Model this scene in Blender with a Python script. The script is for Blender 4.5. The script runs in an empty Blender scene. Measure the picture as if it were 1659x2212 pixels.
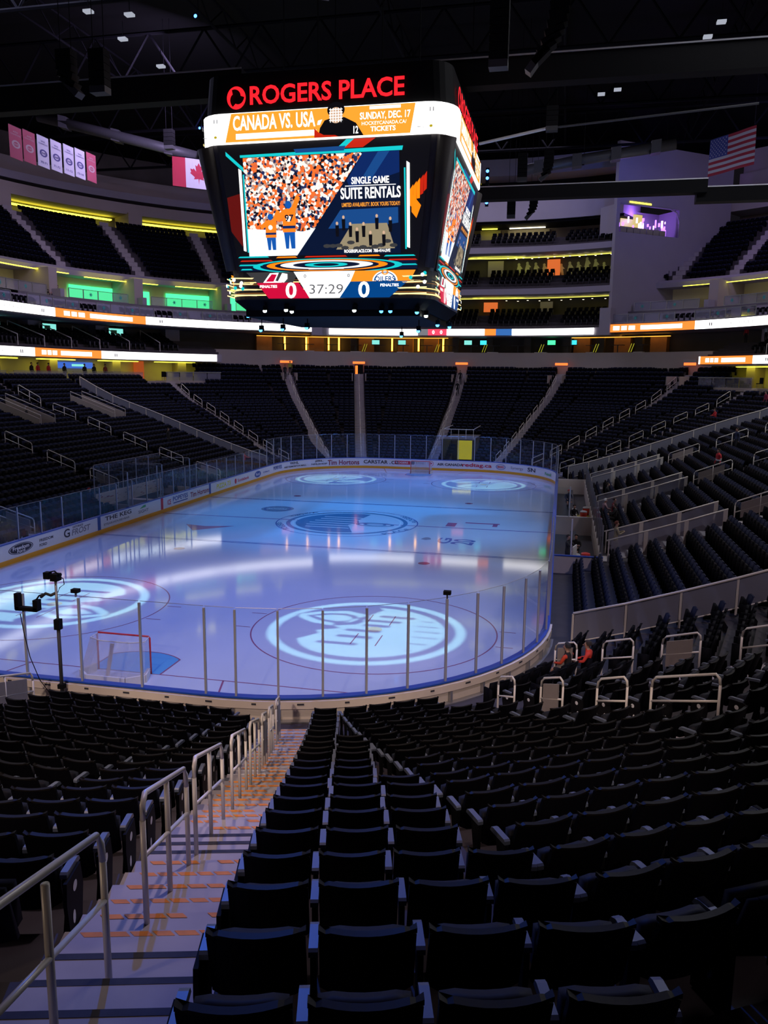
import bpy, math, random
import numpy as np
from mathutils import Vector, Matrix
random.seed(7)
sc = bpy.context.scene
COL = sc.collection
PI = math.pi

# ------------------------------------------------------------------ camera
CAM = Vector((13.183, -18.587, 9.344)); YAW, PITCH, ROLL = -0.21591, -0.16848, 0.010867
_rt = Vector((math.cos(YAW), -math.sin(YAW), 0))
FWD = Vector((math.sin(YAW)*math.cos(PITCH), math.cos(YAW)*math.cos(PITCH), math.sin(PITCH)))
_up = _rt.cross(FWD)
RT = _rt*math.cos(ROLL) + _up*math.sin(ROLL)
UP = -_rt*math.sin(ROLL) + _up*math.cos(ROLL)
cd = bpy.data.cameras.new('camera'); cam = bpy.data.objects.new('camera', cd); COL.objects.link(cam)
cam.matrix_world = Matrix(((RT.x, UP.x, -FWD.x, CAM.x), (RT.y, UP.y, -FWD.y, CAM.y), (RT.z, UP.z, -FWD.z, CAM.z), (0, 0, 0, 1)))
cd.sensor_fit = 'VERTICAL'; cd.sensor_height = 36; cd.lens = 1732.54*36/2212; cd.clip_end = 500
sc.camera = cam

# ------------------------------------------------------------------ world, exposure, large lights
wd = bpy.data.worlds.new('world'); sc.world = wd; wd.use_nodes = True
wd.node_tree.nodes['Background'].inputs[0].default_value = (0.5, 0.42, 0.62, 1)
wd.node_tree.nodes['Background'].inputs[1].default_value = 0.010
sc.view_settings.view_transform = 'Standard'; sc.view_settings.look = 'None'
sc.view_settings.exposure = 0.0; sc.view_settings.gamma = 1.0; sc.view_settings.use_curve_mapping = False
sc.cycles.max_bounces = 5; sc.cycles.diffuse_bounces = 2; sc.cycles.glossy_bounces = 3
sc.cycles.transmission_bounces = 4; sc.cycles.transparent_max_bounces = 12
sc.cycles.use_denoising = True; sc.cycles.caustics_reflective = False; sc.cycles.caustics_refractive = False
sc.cycles.sample_clamp_indirect = 4

def spot(name, loc, tgt, power, color, angle, blend=0.6, size=0.3):
    l = bpy.data.lights.new(name, 'SPOT'); l.energy = power; l.color = color
    l.spot_size = math.radians(angle); l.spot_blend = blend; l.shadow_soft_size = size
    o = bpy.data.objects.new(name, l); COL.objects.link(o); o.location = loc
    o.rotation_euler = (Vector(tgt)-Vector(loc)).to_track_quat('-Z', 'Y').to_euler(); return o
def area(name, loc, tgt, power, color, sx, sy):
    l = bpy.data.lights.new(name, 'AREA'); l.energy = power; l.color = color
    l.shape = 'RECTANGLE'; l.size = sx; l.size_y = sy
    o = bpy.data.objects.new(name, l); COL.objects.link(o); o.location = loc
    o.rotation_euler = (Vector(tgt)-Vector(loc)).to_track_quat('-Z', 'Y').to_euler(); return o
BLUE = (0.0, 0.35, 1.0); VIOL = (0.07, 0.24, 1.0); MAUVE = (0.40, 0.34, 0.95)
# blue and violet washes from the catwalk fixtures onto the ice
WASH = [((-19, 37, 32), (-1.5, 31, 0), 40000, BLUE, 38), ((20, 26.5, 32), (3, 31, 0), 36000, BLUE, 38), ((0, 56, 32), (0, 43, 0), 22000, BLUE, 50),
        ((-17, 14, 32), (-6, 14, 0), 15500, VIOL, 52), ((14, 9, 32), (5, 9, 0), 15000, VIOL, 56),
        ((0, 3, 32), (0, 6, 0), 9500, MAUVE, 54), ((2, 60, 32), (0, 56, 0), 24000, VIOL, 56)]
for i, (l, t, p, c_, a_) in enumerate(WASH):
    spot('wash_light', l, t, p, c_, a_, 0.9, 0.5)
# dim house light over the stands
HOUSE = [((8, -6, 34), (8, -4, 0), 380, (1.0, 0.74, 0.80), 8, 8), ((30, 30, 35), (24, 28, 6), 4200, (0.85, 0.85, 0.92), 8, 20),
         ((-30, 36, 35), (-24, 36, 6), 2000, (0.62, 0.62, 1.0), 8, 20), ((0, 80, 35), (0, 74, 6), 1900, (0.75, 0.68, 1.0), 24, 8),
         ((34, 62, 34), (46, 84, 24), 1700, (0.62, 0.5, 1.0), 6, 6), ((-20, 50, 34), (-45, 70, 26), 2600, (0.7, 0.55, 1.0), 6, 6)]
# aisle lights: warm light on the foot of the near stand, blue stage light on the front of the near seats
spot('aisle_light', (3, -15, 30), (7.5, -1.5, 0.8), 9000, (1.0, 0.72, 0.62), 44, 0.8, 0.4)
for tx_ in (-6, 0, 6, 12): spot('concourse_light', (tx_+4, -27, 16), (tx_, -1.2 if tx_ < 7 else 1.5, 0.8), 9000, (1.0, 0.78, 0.66), 17, 0.8, 0.4)
spot('vestibule_light', (2, -23, 11), (9.2, -12.5, 5.4), 900, (1.0, 0.74, 0.52), 34, 0.9, 0.5)
spot('corner_light', (24, -8, 22), (17, 8, 2), 4500, (0.95, 0.75, 0.85), 60, 0.8, 0.4)
spot('stair_light', (13, -4, 33), (9.6, -11, 4), 7500, (0.98, 0.74, 0.86), 16, 0.9, 0.4)
spot('stage_blue_light', (-2, 14, 32), (11.2, -11.0, 5.2), 26000, (0.03, 0.16, 1.0), 14, 0.7, 0.25)
for l, t, p, c_, sx_, sy_ in HOUSE:
    area('house_light', l, t, p, c_, sx_, sy_)

# ------------------------------------------------------------------ materials
def M(name, col, rough=0.6, metal=0.0, noise=0.0, scale=6.0, emit=None, spec=0.5, coat=0.0):
    m = bpy.data.materials.new(name); m.use_nodes = True
    nt = m.node_tree; b = nt.nodes['Principled BSDF']
    b.inputs['Base Color'].default_value = (*col, 1); b.inputs['Roughness'].default_value = rough
    b.inputs['Metallic'].default_value = metal; b.inputs['Specular IOR Level'].default_value = spec
    b.inputs['Coat Weight'].default_value = coat
    if noise:
        tc = nt.nodes.new('ShaderNodeTexCoord'); n = nt.nodes.new('ShaderNodeTexNoise'); n.inputs['Scale'].default_value = scale
        n.inputs['Detail'].default_value = 3
        r = nt.nodes.new('ShaderNodeMapRange'); r.inputs[3].default_value = 1-noise; r.inputs[4].default_value = 1+noise
        v = nt.nodes.new('ShaderNodeVectorMath'); v.operation = 'SCALE'; v.inputs[0].default_value = col
        nt.links.new(tc.outputs['Object'], n.inputs['Vector']); nt.links.new(n.outputs['Fac'], r.inputs[0])
        nt.links.new(r.outputs[0], v.inputs['Scale']); nt.links.new(v.outputs[0], b.inputs['Base Color'])
    if emit:
        c, s = emit; b.inputs['Emission Color'].default_value = (*c, 1); b.inputs['Emission Strength'].default_value = s
    return m
def EM(name, col, s, sample=True):
    m = M(name, (0.01, 0.01, 0.01), 0.5, emit=(col, s))
    if not sample: m.cycles.emission_sampling = 'NONE'
    return m
def srgb(r, g, b):
    f = lambda v: (v/255/12.92) if v/255 <= 0.04045 else ((v/255+0.055)/1.055)**2.4
    return (f(r), f(g), f(b))
def glass(name, tint=(0.93, 0.97, 0.99), refl=1.0, alpha=0.0, haze=(0.5, 0.6, 0.8)):
    m = bpy.data.materials.new(name); m.use_nodes = True; nt = m.node_tree; nt.nodes.clear()
    o = nt.nodes.new('ShaderNodeOutputMaterial'); t = nt.nodes.new('ShaderNodeBsdfTransparent'); g = nt.nodes.new('ShaderNodeBsdfGlossy')
    d = nt.nodes.new('ShaderNodeBsdfDiffuse'); d.inputs[0].default_value = (*haze, 1)
    f = nt.nodes.new('ShaderNodeFresnel'); f.inputs[0].default_value = 1.45
    x = nt.nodes.new('ShaderNodeMixShader'); y = nt.nodes.new('ShaderNodeMixShader'); y.inputs[0].default_value = alpha
    t.inputs[0].default_value = (*tint, 1); g.inputs['Roughness'].default_value = 0.03
    mu = nt.nodes.new('ShaderNodeMath'); mu.operation = 'MULTIPLY'; mu.inputs[1].default_value = refl
    nt.links.new(f.outputs[0], mu.inputs[0]); nt.links.new(t.outputs[0], y.inputs[1]); nt.links.new(d.outputs[0], y.inputs[2])
    nt.links.new(mu.outputs[0], x.inputs[0]); nt.links.new(y.outputs[0], x.inputs[1]); nt.links.new(g.outputs[0], x.inputs[2])
    nt.links.new(x.outputs[0], o.inputs[0]); return m

m_ice = M('ice', (0.58, 0.64, 0.80), 0.07, noise=0.05, scale=0.6, spec=0.75)
def painted(name, c): return M(name, c, 0.08, spec=0.75)
m_ired = painted('ice_red_line', (0.33, 0.11, 0.22)); m_iblue = painted('ice_blue_line', (0.10, 0.16, 0.45))
m_icrease = painted('ice_crease', (0.12, 0.42, 0.75)); m_inavy = painted('ice_logo_navy', (0.07, 0.22, 0.42)); m_igrey = painted('ice_grey', (0.25, 0.3, 0.42))
m_iwhite = painted('ice_white', (0.7, 0.74, 0.85))
m_board = M('board_white', (0.78, 0.78, 0.80), 0.35, noise=0.04); m_kick = M('kick_yellow', srgb(232, 165, 20), 0.4)
m_cap = M('board_cap_blue', srgb(25, 75, 175), 0.4); m_tan = M('board_back_tan', (0.80, 0.69, 0.60), 0.55, noise=0.08, scale=2)
m_steel = M('steel_grey', (0.42, 0.42, 0.45), 0.35, 0.7, noise=0.06); m_rail = M('handrail_paint', (0.72, 0.67, 0.61), 0.35, 0.1, noise=0.06, scale=3)
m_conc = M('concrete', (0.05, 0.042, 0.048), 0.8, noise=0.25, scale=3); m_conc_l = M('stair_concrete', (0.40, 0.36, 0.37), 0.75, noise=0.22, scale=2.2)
m_orange = M('nosing_orange', (0.75, 0.24, 0.03), 0.7, noise=0.3, scale=9); m_dark = M('nosing_dark', (0.035, 0.035, 0.05), 0.8, noise=0.4, scale=9)
m_seat = M('seat_shell', (0.003, 0.003, 0.005), 0.6, noise=0.1, spec=0.05); m_seatpad = M('seat_pad', (0.012, 0.014, 0.022), 0.6, noise=0.1, spec=0.15)
m_arm = M('armrest_blue_grey', (0.10, 0.12, 0.17), 0.4, spec=0.6); m_edge = M('seat_edge', (0.006, 0.005, 0.0045), 0.5, spec=0.12)
m_seat_lit = M('seat_lit_navy', (0.016, 0.021, 0.050), 0.6, noise=0.15, spec=0.06)  # navy copy of the seat shell, light on the stands put into its colour
m_plate = M('number_plate', (0.7, 0.7, 0.72), 0.4); m_black = M('black_paint', (0.006, 0.006, 0.007), 0.7, noise=0.1, spec=0.1); m_dgrey = M('dark_grey', (0.04, 0.04, 0.045), 0.6, noise=0.1)
m_wall = M('plaster_lavender', (0.34, 0.31, 0.36), 0.7, noise=0.06, scale=0.6); m_wall2 = M('plaster_tan', (0.40, 0.34, 0.31), 0.7, noise=0.06, scale=0.6)
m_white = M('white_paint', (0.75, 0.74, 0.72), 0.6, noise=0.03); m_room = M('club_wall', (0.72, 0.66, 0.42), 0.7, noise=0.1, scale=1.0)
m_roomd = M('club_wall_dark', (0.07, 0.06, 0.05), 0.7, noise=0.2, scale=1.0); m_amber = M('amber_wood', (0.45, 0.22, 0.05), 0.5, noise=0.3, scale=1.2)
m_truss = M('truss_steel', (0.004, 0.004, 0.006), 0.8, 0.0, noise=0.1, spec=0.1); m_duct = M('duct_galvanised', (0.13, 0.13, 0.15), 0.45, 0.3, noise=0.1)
m_glass = glass('rink_glass', alpha=0.03, refl=0.8); m_suite_glass = glass('balustrade_glass', tint=(0.75, 0.8, 0.85), alpha=0.36, refl=0.6, haze=(0.5, 0.5, 0.62))
m_red = M('goal_red', (0.62, 0.02, 0.03), 0.35); m_net = glass('goal_netting', tint=(0.9, 0.88, 0.9), refl=0.0, alpha=0.28, haze=(0.8, 0.75, 0.75)); m_netpad = M('goal_pad', (0.7, 0.66, 0.64), 0.7)
m_teal_refl = M('teal_reflection', (0.05, 0.45, 0.42), 0.5)  # teal reflections in the balcony glass, laid on as flat colour
m_body = M('scoreboard_body', (0.075, 0.066, 0.066), 0.6, noise=0.1, spec=0.2)
m_post = M('glass_post', (0.42, 0.43, 0.50), 0.4, noise=0.05)
m_panel = M('rail_panel', (0.30, 0.26, 0.25), 0.55, noise=0.1)

e_white = EM('led_white', (1.0, 0.97, 0.95), 2.6); e_orange = EM('led_orange', (1.0, 0.22, 0.03), 1.5); e_red = EM('led_red', (1.0, 0.012, 0.02), 1.6)
e_yel = EM('lamp_yellow', (0.85, 0.78, 0.05), 4.5); e_green = EM('lamp_green', (0.05, 0.75, 0.25), 2.2); e_amber = EM('lamp_amber', (1.0, 0.50, 0.05), 6.0)
e_blue = EM('lamp_blue', (0.05, 0.2, 1.0), 8.0); e_teal = EM('tv_teal', (0.25, 0.85, 0.75), 1.0, False); e_purple = EM('lamp_purple', (0.35, 0.12, 1.0), 4.0)
e_warm = EM('lamp_warm', (1.0, 0.85, 0.55), 5.0)
def ES(n, r, g, b, k=1.0): return EM(n, srgb(r, g, b), k, False)

# ------------------------------------------------------------------ mesh builder
class MB:
    def __init__(s): s.v = []; s.f = []; s.mi = []; s.m = []
    def mat(s, m):
        if m not in s.m: s.m.append(m)
        return s.m.index(m)
    def add(s, vs, fs, m):
        k = len(s.v); i = s.mat(m); s.v += [tuple(v) for v in vs]
        s.f += [tuple(a+k for a in f) for f in fs]; s.mi += [i]*len(fs); return s
    def quad(s, a, b, c, d, m): return s.add([a, b, c, d], [(0, 1, 2, 3)], m)
    def frame_box(s, o, ex, ey, ez, m):
        o, ex, ey, ez = Vector(o), Vector(ex), Vector(ey), Vector(ez)
        vs = [o+ex*i+ey*j+ez*k for i in (-1, 1) for j in (-1, 1) for k in (-1, 1)]
        return s.add(vs, [(0, 1, 3, 2), (4, 6, 7, 5), (0, 4, 5, 1), (2, 3, 7, 6), (0, 2, 6, 4), (1, 5, 7, 3)], m)
    def box(s, x0, x1, y0, y1, z0, z1, m):
        return s.frame_box(((x0+x1)/2, (y0+y1)/2, (z0+z1)/2), ((x1-x0)/2, 0, 0), (0, (y1-y0)/2, 0), (0, 0, (z1-z0)/2), m)
    def tube(s, pts, r, m, n=8, cap=True):
        pts = [Vector(p) for p in pts]; rings = []
        for i, p in enumerate(pts):
            d = (pts[min(i+1, len(pts)-1)]-pts[max(i-1, 0)]).normalized()
            a = Vector((0, 0, 1)) if abs(d.z) < 0.9 else Vector((1, 0, 0))
            u = d.cross(a).normalized(); w = d.cross(u)
            rr = r[i] if isinstance(r, (list, tuple)) else r
            rings.append([p+u*rr*math.cos(2*PI*k/n)+w*rr*math.sin(2*PI*k/n) for k in range(n)])
        vs = [v for q in rings for v in q]; fs = []
        for i in range(len(rings)-1):
            for k in range(n):
                a, b = i*n+k, i*n+(k+1) % n; fs.append((a, b, b+n, a+n))
        if cap: fs += [tuple(range(n))[::-1], tuple(range((len(rings)-1)*n, len(rings)*n))]
        return s.add(vs, fs, m)
    def prism(s, poly, o, ex, ey, ez, m):      # 2D poly in ex,ey, extruded over ez
        o, ex, ey, ez = Vector(o), Vector(ex), Vector(ey), Vector(ez); n = len(poly)
        vs = [o+ex*x+ey*y for x, y in poly]+[o+ex*x+ey*y+ez for x, y in poly]
        return s.add(vs, [tuple(range(n))[::-1], tuple(range(n, 2*n))]+[(i, (i+1) % n, (i+1) % n+n, i+n) for i in range(n)], m)
    def poly(s, poly, o, ex, ey, m):
        o, ex, ey = Vector(o), Vector(ex), Vector(ey)
        return s.add([o+ex*x+ey*y for x, y in poly], [tuple(range(len(poly)))], m)
    def disc(s, o, ex, ey, rx, ry, m, n=24, a0=0, a1=2*PI, rin=0.0):
        o, ex, ey = Vector(o), Vector(ex), Vector(ey)
        A = [a0+(a1-a0)*k/n for k in range(n+1)]
        vo = [o+ex*rx*math.cos(a)+ey*ry*math.sin(a) for a in A]
        if rin:
            vi = [o+ex*rx*rin*math.cos(a)+ey*ry*rin*math.sin(a) for a in A]
            return s.add(vo+vi, [(k, k+1, n+2+k, n+1+k) for k in range(n)], m)
        return s.add([o]+vo, [(0, k+1, k+2) for k in range(n)], m)
    def text(s, t, o, ex, ey, w, h, m, bold=True, fn=None):   # centred at o, fitted to width w and height h
        if (t, bold) not in TX: prefetch([t], bold)
        vs, fs, (x0, x1, y0, y1) = TX[(t, bold)]
        o, ex, ey = Vector(o), Vector(ex), Vector(ey); sx_ = w/(x1-x0); sy_ = h/(y1-y0)
        if fn: return s.add([fn(x-(x0+x1)/2, y-(y0+y1)/2, sx_, sy_) for x, y in vs], fs, m)
        return s.add([o+ex*((x-(x0+x1)/2)*sx_)+ey*((y-(y0+y1)/2)*sy_) for x, y in vs], fs, m)
    def build(s, name, parent=None, smooth=False, mesh_only=False):
        me = bpy.data.meshes.new(name); off = parent.location if parent else Vector((0, 0, 0))
        p = parent
        while p is not None and p.parent is not None: p = p.parent; off = off+p.location
        me.from_pydata([(x-off[0], y-off[1], z-off[2]) for x, y, z in s.v] if parent else s.v, [], s.f)
        for m in s.m: me.materials.append(m)
        me.polygons.foreach_set('material_index', s.mi)
        if smooth: me.polygons.foreach_set('use_smooth', [True]*len(s.f))
        me.update()
        if mesh_only: return me
        o = bpy.data.objects.new(name, me); COL.objects.link(o)
        if parent: o.parent = parent
        return o
def tag(o, label=None, cat=None, group=None, kind=None):
    if label: o['label'] = label
    if cat: o['category'] = cat
    if group: o['group'] = group
    if kind: o['kind'] = kind
    return o
def thing(name, label, cat, loc=(0, 0, 0), group=None, rz=0):
    o = bpy.data.objects.new(name, None); COL.objects.link(o); o.location = loc; o.rotation_euler = (0, 0, rz)
    o.empty_display_size = 0.2
    return tag(o, label, cat, group)
def struct(mb, name, smooth=False): return tag(mb.build(name, smooth=smooth), kind='structure')
def smooth_obj(o):
    o.data.polygons.foreach_set('use_smooth', [True]*len(o.data.polygons)); return o

# ------------------------------------------------------------------ lettering cache (made while the scene is still small)
TX = {}
def prefetch(strings, bold=True):
    for t in strings:
        if (t, bold) in TX: continue
        cu = bpy.data.curves.new('lettering', 'FONT'); cu.body = t; cu.size = 1; cu.resolution_u = 3
        if bold: cu.offset = 0.022
        ob = bpy.data.objects.new('lettering', cu); COL.objects.link(ob)
        dg = bpy.context.evaluated_depsgraph_get(); me = bpy.data.meshes.new_from_object(ob.evaluated_get(dg))
        vs = [(v.co.x, v.co.y) for v in me.vertices]; fs = [tuple(p.vertices) for p in me.polygons]
        xs = [v[0] for v in vs]; ys = [v[1] for v in vs]
        TX[(t, bold)] = (vs, fs, (min(xs), max(xs), min(ys), max(ys)))
        bpy.data.meshes.remove(me); bpy.data.objects.remove(ob); bpy.data.curves.remove(cu)
prefetch(['ROGERS PLACE', 'CANADA VS. USA', 'SUNDAY, DEC. 17', 'TICKETS', 'SINGLE GAME', 'SUITE RENTALS', 'LIMITED AVAILABILITY. BOOK YOURS TODAY!', 'ROGERSPLACE.COM  780-414-LIVE',
          '0', '97', '17', '12', 'PENALTIES', 'OILERS', 'THE KEG', 'FROST', 'G', 'GATORADE', 'POPEYES', 'PIZZA 73', 'ROGERS', 'LIVE', 'red', 'tag.ca', 'redtag.ca', 'SN', 'CARSTAR', 'Freedom', 'Ford', 'esso',
          'Scotiabank', 'Oilers', 'ROGERS', 'WEST EDMONTON MALL', 'NHLSHOP', '78-71', '71-72', '11-12', '13-14', 'THE OIL', 'EDMONTON', 'SIGHT', 'WHL', 'AVCO', 'Rexall', '20'])
prefetch(["PLACE"]); prefetch(['37:29', '.ca', 'FREEDOM', 'FORD', 'STEAKHOUSE+BAR', 'AIR CANADA', 'Synergy', 'Tim Hortons', 'HOCKEYCANADA.CA/', 'CHAMPIONS', 'GAME 5', 'ICE', 'ROGERS PLACE'], False)
def spline_mesh(polys):
    cu = bpy.data.curves.new('outline', 'CURVE'); cu.dimensions = '2D'; cu.fill_mode = 'BOTH'
    for p in polys:
        sp = cu.splines.new('POLY'); sp.points.add(len(p)-1); sp.use_cyclic_u = True
        for q, (x, y) in zip(sp.points, p): q.co = (x, y, 0, 1)
    ob = bpy.data.objects.new('outline', cu); COL.objects.link(ob)
    dg = bpy.context.evaluated_depsgraph_get(); me = bpy.data.meshes.new_from_object(ob.evaluated_get(dg))
    out = ([(v.co.x, v.co.y) for v in me.vertices], [tuple(p.vertices) for p in me.polygons])
    bpy.data.meshes.remove(me); bpy.data.objects.remove(ob); bpy.data.curves.remove(cu); return out
def ell(cx, cy, rx, ry, n=40): return [(cx+rx*math.cos(2*PI*k/n), cy+ry*math.sin(2*PI*k/n)) for k in range(n)]
def clip_line(x, r): return math.sqrt(max(r*r-x*x, 0))
def gobo_shapes():
    P = [[(-1.5, -1.5), (1.5, -1.5), (1.5, 1.5), (-1.5, 1.5)], ell(0, 0, 1, 1, 64), ell(0, 0, 0.90, 0.90, 64)]
    # bright right-hand field with its notched left edge
    field = []
    for k in range(25):
        a = -2.05+k*(1.62+2.05)/24; field.append((0.80*math.cos(a), 0.80*math.sin(a)))
    left = [(0.02, 0.72), (-0.08, 0.50), (-0.20, 0.36), (-0.24, 0.28), (-0.36, 0.06), (-0.28, 0.0), (-0.50, -0.12), (-0.44, -0.2), (-0.60, -0.42), (-0.50, -0.60)]
    P.append(field+left)
    for y, x0, x1 in ((0.50, 0.02, 0.42), (0.33, -0.12, 0.30), (0.17, -0.08, 0.22), (-0.02, -0.22, 0.16), (-0.22, -0.26, 0.12), (-0.44, -0.40, 0.02)):
        P.append([(x0, y-0.025), (x0+0.03, y-0.045), (x1-0.03, y-0.045), (x1, y-0.01), (x1-0.02, y+0.03), (x0+0.03, y+0.03)])
    for y in (0.58, 0.42, 0.25, 0.08, -0.1, -0.30, -0.5):
        xe = clip_line(y, 0.80)-0.06; P.append([(0.48, y-0.008), (xe, y-0.016), (xe, y+0.004), (0.48, y+0.01)])
    # the drop
    P.append([(-0.86, 0.36), (-0.62, 0.52), (-0.35, 0.60), (-0.14, 0.52), (-0.06, 0.36), (-0.14, 0.16), (-0.38, 0.06), (-0.62, 0.12), (-0.80, 0.26)])
    P.append([(-0.74, 0.34), (-0.55, 0.46), (-0.36, 0.50), (-0.22, 0.45), (-0.16, 0.34), (-0.22, 0.22), (-0.38, 0.15), (-0.56, 0.20), (-0.68, 0.29)])
    P.append([(-0.66, 0.34), (-0.50, 0.42), (-0.36, 0.44), (-0.27, 0.40), (-0.23, 0.33), (-0.28, 0.25), (-0.38, 0.21), (-0.50, 0.24)])
    return P
GOBO = spline_mesh(gobo_shapes())
def maple():
    h = [(0, -1.0), (0.05, -0.45), (0.52, -0.52), (0.44, -0.32), (0.92, 0.02), (0.80, 0.10), (0.88, 0.42), (0.60, 0.36), (0.54, 0.48), (0.28, 0.20), (0.36, 0.78), (0.18, 0.68), (0, 1.0)]
    return h+[(-x, y) for x, y in h[-2:0:-1]]
MAPLE = spline_mesh([maple()])
def swirl():
    out = []
    for k in range(3):
        a0 = 2*PI*k/3; p = []
        for i in range(15): a = a0+i*2.5/14; p.append((math.cos(a), math.sin(a)))
        for i in range(15): a = a0+2.5-i*2.15/14; r = 0.50+0.42*(1-i/14); p.append((r*math.cos(a), r*math.sin(a)))
        out.append(p)
    return out
SWIRL = [spline_mesh([p]) for p in swirl()]

# ------------------------------------------------------------------ the bowl's plan
CX, RC, Y0, Y1 = 4.42, 8.53, 8.53, 52.43
TAN = math.tan(math.radians(7.5))
ZT = [0, 0.44, 0.64, 0.87, 1.10, 1.37, 1.62, 1.89, 2.17, 2.47, 2.74, 3.04, 3.32, 3.64, 3.93, 4.23, 4.51, 4.79, 5.08, 5.33, 5.56]
for d_ in (0.31, 0.34, 0.37, 0.40, 0.42, 0.44, 0.46, 0.47, 0.48, 0.48): ZT.append(ZT[-1]+d_)
def DT(r): return 1.46+0.8*(r-1)
def DN(r): return DT(r)-0.78
def ZN(D):                                   # height of the nosing line at depth D behind the boards
    x = (D-DN(1))/0.8+1; x = max(1, min(29.99, x)); i = int(x); return ZT[i]+(ZT[i+1]-ZT[i])*(x-i)
class Facet:
    def __init__(s, name, c, n, t, lo, hi, rmax): s.name, s.c, s.n, s.t, s.lo, s.hi, s.rmax = name, c, n, t, lo, hi, rmax
    def P(s, D, u, z=0): return Vector((s.c[0]+s.n[0]*(RC+D)+s.t[0]*u, s.c[1]+s.n[1]*(RC+D)+s.t[1]*u, z))
    @property
    def ang(s): return math.atan2(s.t[1], s.t[0])
FC = {}
k_ = lambda D: (RC+D)*TAN
for sy, cy in ((-1, Y0), (1, Y1)):
    e = 'near' if sy < 0 else 'far'
    FC[e] = Facet(e, (0, cy), (0, sy), (1, 0), lambda D: -CX-k_(D), lambda D: CX+k_(D), 24 if sy < 0 else 30)
    for sx in (-1, 1):
        for a in (15, 30, 45, 60, 75):
            A = math.radians(a)
            if sy < 0: rm = 24
            else: rm = 30 if a <= 45 else 27
            FC[(e, sx, a)] = Facet(e, (sx*CX, cy), (sx*math.sin(A), sy*math.cos(A)), (sx*math.cos(A), -sy*math.sin(A)), lambda D: -k_(D), lambda D: k_(D), rm)
for sx in (-1, 1):
    FC[('side', sx)] = Facet('side', (sx*CX, (Y0+Y1)/2), (sx, 0), (0, 1), lambda D: -21.95-k_(D), lambda D: 21.95+k_(D), 27)
YM = (Y0+Y1)/2
# aisles: facet key, centre along the facet, half width, first row
AISLES = [(('near', 1, 15), -0.07, 0.65, 1), (('near', 1, 45), -0.2, 0.6, 1), (('near', 1, 60), 1.1, 0.5, 1), ('near', 0.0, 0.6, 1), (('near', -1, 30), 0, 0.6, 1),
          ('far', 0.4, 0.6, 1), (('far', -1, 15), 0, 0.6, 1), (('far', 1, 15), 0, 0.6, 1), (('far', -1, 30), 0.9, 0.6, 1), (('far', 1, 45), -1.0, 0.6, 1),
          (('far', -1, 60), 0.6, 0.6, 1), (('far', 1, 60), 0.9, 0.6, 1),
          (('side', 1), 20-YM, 0.6, 3), (('side', 1), 32-YM, 0.6, 3), (('side', 1), 44-YM, 0.6, 3),
          (('side', -1), 18.5-YM, 0.6, 1), (('side', -1), 30.5-YM, 0.6, 3), (('side', -1), 42.5-YM, 0.6, 1)]
DIV = [(('side', 1), 53.4-YM, 0.35, 1), (('side', -1), 53.4-YM, 0.35, 1), (('side', 1), 7.9-YM, 0.3, 1)]
def cutout(key, r, p):                       # rows missing behind the players' benches, penalty boxes, tunnels
    if key == ('side', 1) and r <= 2 and 18.4 < p.y < 47.5: return True
    if r >= 26 and isinstance(key, tuple) and key in (('far', 1, 60), ('far', -1, 60), ('far', 1, 45), ('far', -1, 45)) and key[2] == 60: return True
    if key == ('side', -1) and r <= 2 and 26.5 < p.y < 35.0: return True
    if key == 'far' and r <= 9 and 1.6 < p.x < 4.6: return True
    if key == ('side', -1) and 17 <= r <= 21 and 36.75 < p.y < 38.75: return True
    if key == ('side', -1) and 17 <= r <= 21 and 47.4 < p.y < 49.4: return True
    return False
# ------------------------------------------------------------------ smooth ring sweeps for the building
def nd(sx, a, sy=1): A = math.radians(a); return ((sx*(CX+RC*math.sin(A)), (Y1 if sy > 0 else Y0)+sy*RC*math.cos(A)), (sx*math.sin(A), sy*math.cos(A)))
def side_nodes(sx, a_end, y_start=-2.0, step=5):
    out = [((sx*12.95, y), (sx, 0)) for y in (y_start, 15, 30, 45)]
    a = 90
    while a > a_end+0.01: out.append(nd(sx, a)); a -= step
    out.append(nd(sx, a_end)); return out
def far_nodes(aL, aR, step=4):
    out = []; n = max(1, int(aL/step))
    for i in range(n+1): out.append(nd(-1, aL-aL*i/n))
    out.append(((0, 60.96), (0, 1))); n = max(1, int(aR/step))
    for i in range(n+1): out.append(nd(1, aR*i/n))
    return out
def sweep(mb, nodes, prof, m, closed=True):
    n = len(prof); vs = [(p[0]+q[0]*D, p[1]+q[1]*D, z) for p, q in nodes for D, z in prof]; fs = []
    for i in range(len(nodes)-1):
        for k in range(n if closed else n-1):
            a, b = i*n+k, i*n+(k+1) % n; fs.append((a, b, b+n, a+n))
    if closed: fs += [tuple(range(n)), tuple(range((len(nodes)-1)*n, len(nodes)*n))[::-1]]
    return mb.add(vs, fs, m)
def rect(D0, D1, z0, z1): return [(D0, z0), (D1, z0), (D1, z1), (D0, z1)]
def PU(sx, D, u, z=0):                       # point on the upper ring: u metres past the corner start (measured at D=23)
    if u < 0: p = Vector((sx*(12.95+D), Y1+u, z)); return p, Vector((sx, 0, 0)), Vector((0, 1, 0))
    a = PI/2-u/31.53; n = Vector((sx*math.sin(a), math.cos(a), 0)); t = Vector((-sx*math.cos(a), math.sin(a), 0))
    return Vector((sx*CX, Y1, z))+n*(RC+D), n, t
def strip(mb, sx, D, u0, u1, z0, z1, m):     # vertical band facing the rink
    k = max(1, int(abs(u1-u0)/1.2)); L = [PU(sx, D, u0+(u1-u0)*i/k)[0] for i in range(k+1)]
    vs = [Vector((p.x, p.y, z0)) for p in L]+[Vector((p.x, p.y, z1)) for p in L]
    return mb.add(vs, [(i, i+1, k+2+i, k+1+i) for i in range(k)], m)
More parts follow.
